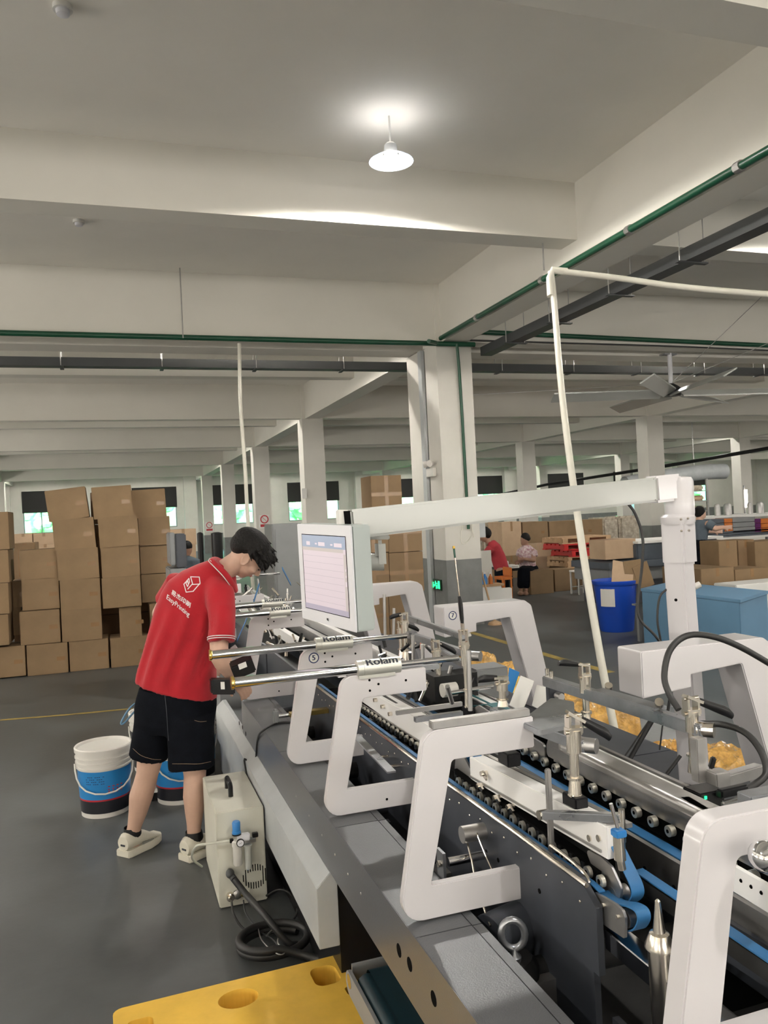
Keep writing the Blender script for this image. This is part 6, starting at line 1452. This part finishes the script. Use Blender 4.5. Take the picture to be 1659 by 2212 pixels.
# hair: cap with many tufts, short at the neck, long fringe
h = MB(); rr = random.Random(5)
h.ball(sk_c - hf * .022 + hu * .034, (.110, .080, .082), 24, 16, u=hf, v=hside, w=hu)
h.ball(sk_c - hf * .060 + hu * .004, (.064, .070, .062), 18, 12, u=hf, v=hside, w=hu)
for k in range(230):
    th_ = rr.uniform(0, 2 * PI); ph = rr.uniform(-.05, 1.35)
    dirn = hu * math.sin(ph) + (hf * math.cos(th_) + hside * math.sin(th_)) * math.cos(ph)
    if dirn.dot(hf) > .75 and dirn.dot(hu) < .35: continue
    root = sk_c - hf * .012 + hu * .022 + hf * dirn.dot(hf) * .098 + hside * dirn.dot(hside) * .078 + hu * dirn.dot(hu) * .08
    tip = root + dirn * rr.uniform(.004, .016) + hf * rr.uniform(.015, .045) - hu * rr.uniform(0, .02) + hside * rr.uniform(-.012, .012)
    h.cyl(root, root.lerp(tip, 1.35), .011, .0015, 6)
for k in range(46):
    s_ = rr.uniform(-.055, .055); root = sk_c + hf * (.085 - abs(s_) * .3) + hu * rr.uniform(.035, .065) + hside * s_
    tip = root + hf * rr.uniform(.015, .035) - hu * rr.uniform(.03, .062) + hside * rr.uniform(-.01, .01)
    h.cyl(root, tip, .013, .003, 6)
for sgn in (1, -1):
    for k in range(24):
        root = sk_c + hside * sgn * .066 + hf * rr.uniform(-.06, .04) + hu * rr.uniform(.015, .03); h.cyl(root, root - hu * rr.uniform(.004, .012) + hf * .01, .008, .003, 6)
remeshed(h, 'hair', 'hair', man, .0032, 0)
# --- polo shirt
def sh_ring(l, r, dd, dp, sqv=.85): return (ad(*l, D0), ad(*r, D0), dp, dd, sqv)
fw = (_f + CR * .25)
s = MB()
loft(s, [sh_ring((299, 1470), (464, 1512), fw, .125), sh_ring((304, 1446), (463, 1484), fw, .125), sh_ring((318, 1400), (462, 1440), fw, .122), sh_ring((330, 1355), (466, 1400), fw, .12),
         sh_ring((342, 1310), (476, 1352), fw, .122), sh_ring((354, 1278), (488, 1318), fw, .125), sh_ring((370, 1252), (500, 1292), fw, .118), sh_ring((396, 1232), (508, 1268), fw, .10, .95), sh_ring((428, 1218), (508, 1248), fw, .08, 1), sh_ring((452, 1210), (504, 1238), fw, .072, 1), sh_ring((462, 1203), (508, 1228), fw, .068, 1)], 36)
# sleeves
limb(s, [(ad(462, 1268, D0 - .03), .078), (ad(474, 1284, D0 - .075), .074), (ad(479, 1320, D0 - .12), .066)], 18)
s.cyl(ad(479, 1312, D0 - .115), ad(478, 1387, D0 - .165), .067, .064, 20)
limb(s, [(ad(384, 1262, D0 + .1), .058)], 16); s.cyl(ad(386, 1256, D0 + .08), ad(357, 1300, D0 + .16), .062, .058, 18)
def wr(mb, f):
    for v in mb.v: v += f(v)
shirt = remeshed(s, 'polo_shirt', 'red', man, .0075, 3)
# folds in the cloth
for v in shirt.data.vertices:
    p = v.co + org(man); x_, z_ = (p - sk_c).dot(CR), p.z; n = v.normal.copy()
    t = max(0, min(1, (1.40 - z_) / .42)); face_ = max(0, -n.dot(_f)) ** .6
    lean = x_ + (z_ - 1.0) * -.33
    t *= max(.25, min(1, (z_ - .80) / .09))
    d = math.sin(lean * 70 + 2.2 * noise.noise(Vector((x_ * 4, z_ * 3, 1))) ) * (.6 + .4 * noise.noise(Vector((lean * 9, z_ * 2.2, 4))))
    d2 = math.sin((lean * .7 + z_ * .7) * 46 + 1.5 * noise.noise(Vector((x_ * 5, z_ * 5, 7)))) * max(0, 1 - abs(z_ - 1.12) / .22) * max(0, 1 - abs(x_ + .17) / .16)
    v.co += n * face_ * (.0135 * t * d + .011 * d2 + .005 * noise.noise(p * 9))
# trims: collar, sleeve stripes
SB = bvh_of(shirt)
def on_shirt(px, py, off=.0012, D=3.2):
    o_ = Vector((0, 0, H)); d_ = ray(px, py).normalized(); hit = SB.ray_cast(o_, d_)
    if hit[0] is None: return None
    return hit[0] - d_ * off
def strip(pixels, name, m, w=.006, off=.0022, k=8):
    out = []
    P2 = [Vector((a, b, 0)) for a, b in pixels]; pp = spline(P2, k); row = []
    for i, q in enumerate(pp):
        d = (pp[min(i + 1, len(pp) - 1)] - pp[max(0, i - 1)]).normalized(); n = Vector((-d.y, d.x, 0)) * w / 2
        a, b_ = on_shirt(q.x + n.x, q.y + n.y, off), on_shirt(q.x - n.x, q.y - n.y, off)
        if a is None or b_ is None: continue
        row.append((a, b_))
    mb = MB(); vs = [p for r in row for p in r]; mb.add(vs, [(2 * i, 2 * i + 1, 2 * i + 3, 2 * i + 2) for i in range(len(row) - 1)]); 
    return mb.build(name, m, man)
cl = MB()
cl_path = [ad(458, 1213, D0 - .10), ad(472, 1226, D0 - .112), ad(487, 1241, D0 - .105), ad(500, 1260, D0 - .07), ad(508, 1275, D0 + .0), ad(498, 1240, D0 + .075), ad(476, 1214, D0 + .06), ad(462, 1209, D0 - .02)]
cp2 = spline(cl_path + [cl_path[0]], 5)[:-1]
cl.tube(cp2, .015, 10, closed=True).build('collar', 'red', man, smooth=True)
nc_ = sum(cp2, Vector((0, 0, 0))) / len(cp2); nax = (neck1 - neck0).normalized()
for k_, (o1, o2) in enumerate(((.0150, -.004), (.0125, .005))):
    ring_ = []
    for p in cp2:
        q = p - nc_; q = (q - nax * q.dot(nax)).normalized(); ring_.append(p + q * o1 - nax * (.006 - o2))
    MB().tube(ring_, .0021, 6, closed=True).build('collar_stripe', 'print_', man, smooth=True)
sA, sB_ = ad(479, 1312, D0 - .115), ad(478, 1387, D0 - .165); sx_ = (sB_ - sA).normalized(); su_ = sx_.orthogonal().normalized(); sv_ = sx_.cross(su_)
for q_ in (.87, .93):
    c_ = sA.lerp(sB_, q_); rr_ = .067 - .003 * q_ + .0008
    MB().tube([c_ + su_ * rr_ * math.cos(2 * PI * i / 36) + sv_ * rr_ * math.sin(2 * PI * i / 36) for i in range(36)], .0024, 6, closed=True).build('sleeve_stripe', 'print_', man, smooth=True)
# back print, laid on the cloth
def project_print(mb_v, faces, name, affine):
    vs = []
    for v in mb_v:
        px = affine[0] + v[0] * affine[1] + v[1] * affine[2]; py = affine[3] + v[0] * affine[4] + v[1] * affine[5]
        p = on_shirt(px, py, .0016); vs.append(p if p is not None else Vector((0, 0, -1)))
    fs = [f for f in faces if all(vs[i].z > 0 for i in f)]
    MB().add(vs, fs).build(name, 'print_', man)
def dense(txt, size, bold):
    V, Fc = text_verts(txt, size, 0)
    bm = bmesh.new(); vv = [bm.verts.new(v) for v in V]
    for f in Fc:
        try: bm.faces.new([vv[i] for i in f])
        except Exception: pass
    bmesh.ops.remove_doubles(bm, verts=bm.verts, dist=1e-5)
    bm.verts.index_update(); A_ = [v.co.copy() for v in bm.verts]; B_ = [tuple(v.index for v in f.verts) for f in bm.faces]; bm.free()
    vs, fs = [], []
    for k in bold: o_ = len(vs); vs += [(v.x + k[0], v.y + k[1]) for v in A_]; fs += [tuple(i + o_ for i in f) for f in B_]
    return vs, fs
# pixel affine: x runs down to the right, y runs up-right; unit = px
vs, fs = dense('\u6613\u6770\u5370\u5237', 1.0, [(-.028, 0), (.028, 0), (0, .02), (0, -.02)]); w4 = max(v[0] for v in vs) - min(v[0] for v in vs)
sc4 = 48.0 / max(w4, .5)
project_print(vs, fs, 'shirt_characters', (391, sc4 * .86, sc4 * .20, 1294, sc4 * .62, -sc4 * .98))
vs, fs = dense('EasyPrinting', 1.0, [(-.02, 0), (.02, 0)]); we = max(v[0] for v in vs) - min(v[0] for v in vs); sce = 60.0 / we
project_print(vs, fs, 'shirt_wordmark', (384.5, sce * .82, sce * .28, 1308.5, sce * .66, -sce * 1.15))
# emblem: outlined box
def seg(a, b, w=1.9, n=5):
    a, b = Vector((*a, 0)), Vector((*b, 0)); d = (b - a).normalized(); q = Vector((-d.y, d.x, 0)) * w / 2; a = a - d * w * .35; b = b + d * w * .35; vs = []; fs = []
    for i in range(n + 1): c_ = a.lerp(b, i / n); vs += [(c_.x + q.x, c_.y + q.y), (c_.x - q.x, c_.y - q.y)]
    return vs, [(2 * i, 2 * i + 1, 2 * i + 3, 2 * i + 2) for i in range(n)]
K = lambda x, y: (340 + x / 8.295, 1220 + y / 8.295)
em_v, em_f = [], []
for a, b_ in (((595, 215), (750, 220)), ((750, 220), (765, 330)), ((765, 330), (640, 475)), ((640, 475), (515, 490)), ((515, 490), (475, 345)), ((475, 345), (565, 245)), ((595, 215), (630, 340)), ((630, 340), (545, 435)), ((632, 352), (762, 345)), ((565, 245), (575, 310)), ((575, 310), (540, 390)), ((540, 390), (512, 330)), ((512, 330), (545, 290)), ((545, 290), (552, 340))):
    v_, f_ = seg(K(*a), K(*b_)); o_ = len(em_v); em_v += v_; em_f += [tuple(i + o_ for i in f) for f in f_]
project_print(em_v, em_f, 'shirt_emblem', (0, 1, 0, 0, 0, 1))
# --- shorts
t = MB()
loft(t, [(ad(306, 1480, D0), ad(462, 1492, D0), .115, fw, .85), (ad(300, 1520, D0), ad(461, 1530, D0), .125, fw, .85), (ad(298, 1555, D0), ad(460, 1565, D0), .125, fw, .85), (ad(300, 1575, D0), ad(458, 1585, D0), .10, fw, .9)], 32)
loft(t, [(ad(300, 1540, D0 + .02), ad(382, 1548, D0 + .02), .115, fw, .9), (ad(293, 1585, D0 + .01), ad(368, 1600, D0 + .01), .105, fw, .9), (ad(284, 1622, D0), ad(354, 1646, D0), .10, fw, .9)], 26)
loft(t, [(ad(370, 1545, D0 - .02), ad(460, 1545, D0 - .02), .115, fw, .9), (ad(368, 1600, D0 - .03), ad(458, 1600, D0 - .03), .108, fw, .9), (ad(371, 1658, D0 - .04), ad(457, 1656, D0 - .04), .104, fw, .9)], 26)
shorts = remeshed(t, 'denim_shorts', 'denim', man, .008, 2)
for v in shorts.data.vertices:
    p = v.co + org(man); v.co += v.normal * (noise.noise(p * 9) * .010)
TB = bvh_of(shorts)
SB_keep = SB; SB = TB
strip([(287, 1617), (305, 1632), (330, 1640), (348, 1641)], 'hem_stitching', 'card3', .6, k=8); strip([(372, 1650), (400, 1650), (430, 1650), (456, 1645)], 'hem_stitching', 'card3', .6, k=8)
strip([(420, 1556), (432, 1559), (446, 1558)], 'pocket_stitching', 'card3', .6, k=4)
strip([(356, 1500), (360, 1540), (362, 1575), (364, 1600)], 'seam', 'slate', 1.2, k=6)
SB = SB_keep
# --- shoes
def shoe(heel, toe, ank, nm='shoe'):
    d = (toe - heel); L = d.length; d.normalize(); sdv = Vector((-d.y, d.x, 0))
    up = Vector((0, 0, 1)); s_ = MB()
    secs = [(0, .036, .0, .098), (.08, .044, .0, .112), (.25, .046, .0, .110), (.42, .047, .0, .104), (.60, .052, .0, .086), (.80, .050, .004, .058), (.93, .040, .008, .046), (1.0, .022, .012, .036)]
    rs = []
    for (q, w, z0, z1) in secs:
        c_ = heel + d * L * q; rs.append([Vector((c_.x, c_.y, 0)) + sdv * (w * math.cos(a)) + up * (z0 + .028 + (z1 - .028 - z0) * (.5 + .5 * math.sin(a))) for a in [2 * PI * i / 16 for i in range(16)]])
    s_.rings(rs); upper = s_.build('shoe_upper', 'shoe', man, smooth=True)
    s2 = MB(); rs = []
    for (q, w, z0, z1) in secs:
        c_ = heel + d * (L * q * 1.04 - .006); w2 = w + .006
        rs.append([Vector((c_.x, c_.y, 0)) + sdv * w2 * a_ + up * z_ for a_, z_ in ((-1, z0), (-1.02, z0 + .024), (-.92, z0 + .034), (.92, z0 + .034), (1.02, z0 + .024), (1, z0))])
    s2.rings(rs); s2.build('shoe_sole', 'shoe', man, smooth=True, bevel=.003)
    MB().lathe((ank.x, ank.y, .075), [(.043, 0), (.045, .02), (.040, .05)], 18, cap=False).build('sock', 'black', man, smooth=True)
    for q in (.42, .5, .58):
        c_ = heel + d * L * q; MB().tube([Vector((c_.x, c_.y, 0)) + sdv * (.040 * math.cos(a)) + up * (.03 + (.052 - (q - .42) * .1) * math.sin(a)) for a in [PI * (.12 + .76 * i / 8) for i in range(9)]], .0035, 6).build('shoe_lace', 'white', man, smooth=True)
    c_ = heel + d * L * .55; MB().obox(Vector((c_.x, c_.y, .036)) - sdv * .041, d * .038, sdv * .004, up * .012).build('suede_patch', 'shoeg', man, bevel=.003)
    c_ = heel + d * L * -.005; MB().obox(Vector((c_.x, c_.y, .056)) + d * .0 - sdv * .0, sdv * .014, d * .0025, up * .004).build('heel_tab', 'slate', man)
hdir = (CR * .50 + Vector((_f.x, _f.y, 0)) * .88); hdir.z = 0; hdir.normalize(); hl = Vector((ankL.x, ankL.y, 0)) - hdir * .062; shoe(hl, hl + hdir * .225, ankL)
hdir = (CR * .62 + Vector((_f.x, _f.y, 0)) * .8); hdir.z = 0; hdir.normalize(); hr_ = Vector((ankR.x, ankR.y, 0)) - hdir * .062; shoe(hr_, hr_ + hdir * .235, ankR)

# --- the workers further off
def worker(label, base, parts, vox=.014):
    e = empty('person', base, label, 'person')
    for name, m_, fn in parts:
        mb = MB(); fn(mb); remeshed(mb, name, m_, e, vox, 2)
    return e
D1 = 14.7
A_ = lambda px, py, d=0: ad(px, py, D1 + d)
def hand(mb, w, d, s=1.0):
    d = d.normalized(); sd = d.cross(_f); sd = sd.normalized() if sd.length > .1 else CR
    mb.ball(w + d * .05 * s, (.045 * s, .035 * s, .018 * s), 8, 6, u=d, v=sd, w=d.cross(sd))
    for o_ in (-.027, -.009, .009, .027): limb(mb, [(w + d * .08 * s + sd * o_, .011), (w + d * .14 * s + sd * o_ * 1.2, .010)], 6)
    limb(mb, [(w + d * .03 * s - sd * .03, .012), (w + d * .07 * s - sd * .06, .010)], 6)
def red_body(mb):
    mb.ball(A_(1046, 1158), (.085, .08, .11)); mb.ball(A_(1040, 1162), (.04, .05, .05))
    limb(mb, [(A_(1055, 1170), .055), (A_(1050, 1162), .05)])
    limb(mb, [(A_(1058, 1185), .06), (A_(1050, 1200), .045), (A_(1040, 1196), .035)]); hand(mb, A_(1040, 1196), A_(1030, 1190) - A_(1040, 1196))
    limb(mb, [(A_(1056, 1185, .3), .06), (A_(1044, 1202, .3), .045), (A_(1036, 1196, .3), .035)]); hand(mb, A_(1036, 1196, .3), A_(1028, 1190, .3) - A_(1036, 1196, .3))
    for px, dz in ((1076, -.08), (1086, .1)):
        limb(mb, [(A_(1082, 1232, dz), .09), (A_(px + 2, 1262, dz), .065), (A_(px, 1288, dz), .045)]); mb.ball(A_(px - 3, 1290, dz), (.12, .05, .04), u=CR, v=_f, w=(0, 0, 1))
def red_top(mb): loft(mb, [(A_(1068, 1232), A_(1100, 1228), .15, _f, .9), (A_(1060, 1205), A_(1092, 1200), .15, _f, .9), (A_(1052, 1184), A_(1080, 1176), .16, _f, .9), (A_(1054, 1172), A_(1068, 1166), .11, _f, 1)], 18); mb.cyl(A_(1060, 1184, -.15), A_(1050, 1196, -.17), .075, .07, 12)
def red_hair(mb): mb.ball(A_(1050, 1152), (.105, .10, .11)); mb.ball(A_(1049, 1142), .045)
def red_pants(mb):
    loft(mb, [(A_(1068, 1228), A_(1101, 1226), .15, _f, .9), (A_(1068, 1245), A_(1103, 1242), .16, _f, .9)], 16)
    for px, dz in ((1078, -.08), (1090, .1)): limb(mb, [(A_(1084, 1240, dz), .12), (A_(px, 1270, dz), .09)], 12)
rb = az(1080, 1292, 0)
worker('person in faded red top and dark trousers bending over sheets by the near column', (rb.x, rb.y, 0), (('body', 'skind', red_body), ('red_top', 'redb', red_top), ('hair', 'hair', red_hair), ('dark_trousers', 'denim', red_pants)))
D1b = 15.3
B_ = lambda px, py, d=0: ad(px, py, D1b + d)
def fl_body(mb):
    mb.ball(B_(1133, 1166), (.08, .085, .105)); mb.ball(B_(1130, 1173), (.045, .05, .05)); limb(mb, [(B_(1138, 1184), .055), (B_(1135, 1174), .05)])
    limb(mb, [(B_(1152, 1192, -.1), .055), (B_(1153, 1210, -.15), .045), (B_(1134, 1208, -.3), .032)]); hand(mb, B_(1134, 1208, -.3), -CR)
    limb(mb, [(B_(1124, 1190, .1), .055), (B_(1122, 1206, .0), .045), (B_(1128, 1212, -.2), .032)]); hand(mb, B_(1128, 1212, -.2), -CR + Vector((0, 0, -.3)))
    for px in (1128, 1140):
        limb(mb, [(B_(px + 6, 1232), .08), (B_(px, 1236, -.4), .065), (B_(px - 3, 1258, -.42), .045), (B_(px - 3, 1276, -.42), .035)]); mb.ball(B_(px - 4, 1282, -.5), (.05, .12, .04), u=CR, v=_f, w=(0, 0, 1))
def fl_top(mb): loft(mb, [(B_(1122, 1225), B_(1158, 1224), .13, _f, .9), (B_(1120, 1205), B_(1156, 1204), .13, _f, .9), (B_(1120, 1186), B_(1158, 1188), .11, _f, .9), (B_(1130, 1177), B_(1146, 1178), .08, _f, 1)], 18); mb.cyl(B_(1152, 1190, -.08), B_(1155, 1203, -.12), .075, .07, 10); mb.cyl(B_(1124, 1190, .08), B_(1121, 1200, .0), .07, .065, 10)
def fl_hair(mb): mb.ball(B_(1135, 1161), (.09, .095, .095)); mb.ball(B_(1141, 1163), (.05, .05, .05))
def fl_pants(mb):
    mb.ball(B_(1142, 1230), (.2, .16, .12))
    for px in (1128, 1140): limb(mb, [(B_(px + 6, 1232), .11), (B_(px, 1236, -.4), .09), (B_(px - 3, 1264, -.42), .07)], 10)
fb2 = az(1135, 1284, 0)
worker('person in white floral blouse sitting at the paper-covered table', (fb2.x, fb2.y, 0), (('body', 'skind', fl_body), ('floral_blouse', 'floral', fl_top), ('hair', 'hair', fl_hair), ('dark_trousers', 'denim', fl_pants)))
D1c = 12.6
G_ = lambda px, py, d=0: ad(px, py, D1c + d)
def gr_body(mb):
    mb.ball(G_(1514, 1110), (.075, .08, .10)); mb.ball(G_(1519, 1114), (.045, .045, .05)); limb(mb, [(G_(1510, 1124), .055), (G_(1512, 1114), .05)])
    limb(mb, [(G_(1530, 1132, -.15), .055), (G_(1545, 1142, -.2), .045), (G_(1562, 1139, -.2), .034)]); hand(mb, G_(1562, 1139, -.2), CR)
    limb(mb, [(G_(1500, 1132, .15), .055), (G_(1520, 1146, .25), .045), (G_(1542, 1148, .3), .034)]); hand(mb, G_(1542, 1148, .3), CR)
    for px in (1504, 1516):
        b0 = G_(px, 1200); limb(mb, [(G_(px, 1175), .09), (Vector((b0.x, b0.y, .5)), .06), (Vector((b0.x, b0.y, .08)), .04)]); mb.ball(Vector((b0.x + .05, b0.y, .045)), (.13, .05, .045))
def gr_top(mb): loft(mb, [(G_(1496, 1166), G_(1526, 1168), .13, _f, .9), (G_(1495, 1145), G_(1529, 1147), .14, _f, .9), (G_(1496, 1131), G_(1535, 1134), .14, _f, .9), (G_(1504, 1122), G_(1524, 1124), .10, _f, 1)], 18); mb.cyl(G_(1528, 1131, -.13), G_(1543, 1139, -.19), .08, .07, 12)
def gr_hair(mb): mb.ball(G_(1511, 1106), (.09, .09, .10))
def gr_pants(mb):
    loft(mb, [(G_(1497, 1162), G_(1526, 1164), .13, _f, .9), (G_(1496, 1185), G_(1528, 1185), .14, _f, .9)], 14)
    for px in (1504, 1518): b0 = G_(px, 1200); limb(mb, [(G_(px, 1180), .11), (Vector((b0.x, b0.y, .5)), .08), (Vector((b0.x, b0.y, .13)), .065)], 10)
gb_ = G_(1511, 1200)
worker('person in blue-grey T-shirt with white gloves reaching for printed stacks', (gb_.x, gb_.y, 0), (('body', 'skin', gr_body), ('grey_tshirt', 'cloth', gr_top), ('hair', 'hair', gr_hair), ('dark_trousers', 'denim', gr_pants)))
D1d = 11.5
E_ = lambda px, py, d=0: ad(px, py, D1d + d)
def bk_body(mb):
    mb.ball(E_(404, 1186), (.075, .08, .10)); limb(mb, [(E_(402, 1200), .055), (E_(403, 1190), .05)]); b0 = E_(402, 1230)
    limb(mb, [(E_(396, 1215), .06), (E_(392, 1240), .045), (E_(400, 1255), .03)]); hand(mb, E_(400, 1255), Vector((1, 0, -.2))); limb(mb, [(E_(408, 1215), .06), (E_(413, 1240), .045), (E_(410, 1255), .03)]); hand(mb, E_(410, 1255), Vector((1, 0, -.2)))
    for dx_ in (-.1, .1): limb(mb, [(Vector((b0.x + dx_, b0.y, .85)), .08), (Vector((b0.x + dx_, b0.y, .45)), .06), (Vector((b0.x + dx_, b0.y, .08)), .04)]); mb.ball(Vector((b0.x + dx_, b0.y - .05, .045)), (.05, .12, .045))
def bk_top(mb): b0 = E_(402, 1230); loft(mb, [(Vector((b0.x - .2, b0.y, .8)), Vector((b0.x + .2, b0.y, .8)), .12, (0, 1, 0), .9), (Vector((b0.x - .2, b0.y, E_(402, 1210).z)), Vector((b0.x + .2, b0.y, E_(402, 1210).z)), .12, (0, 1, 0), .9), (E_(397, 1200), E_(408, 1200), .08, (0, 1, 0), 1)], 16)
def bk_hair(mb): mb.ball(E_(403, 1180), (.085, .09, .085))
bb_ = E_(402, 1230)
worker('person half hidden behind the dark feeder head, only the dark-haired head showing', (bb_.x, bb_.y, 0), (('body', 'skind', bk_body), ('dark_shirt', 'cloth', bk_top), ('hair', 'hair', bk_hair)))
# ------------------------------------------------------------------ trees outside the windows
lawn = MB().box(-30, 70, Y1 + .4, 90, -.3, -.05).build('lawn', 'grass', loc=(0, 0, 0)); tag(lawn, kind='structure')
for i in range(13):
    rr = random.Random(100 + i); x = -14 + i * 5.2; y = Y1 + 9 + (i % 2) * 5; mb = MB()
    e = empty('tree', (x, y, 0), 'bright green leafy tree outside the %s window from the far-left corner' % ['first', 'second', 'third', 'fourth', 'fifth', 'sixth', 'seventh', 'eighth', 'ninth', 'tenth', 'eleventh', 'twelfth', 'thirteenth'][i], 'tree', 'trees outside the windows')
    MB().cyl((x, y, -.06), (x, y, 2.5), .2, .12, n=8).build('trunk', 'wood', e, smooth=True)
    for k in range(70):
        a, b_ = rr.uniform(0, 2 * PI), rr.uniform(-1, 1); q = math.sqrt(1 - b_ * b_) * rr.uniform(.6, 1)
        mb.ball((x + 2.4 * q * math.cos(a), y + 2.0 * q * math.sin(a), 3.2 + 2.2 * b_), rr.uniform(.35, .7), 7, 5)
    f_ = mb.build('foliage', 'leaf', e); f_['kind'] = 'stuff'
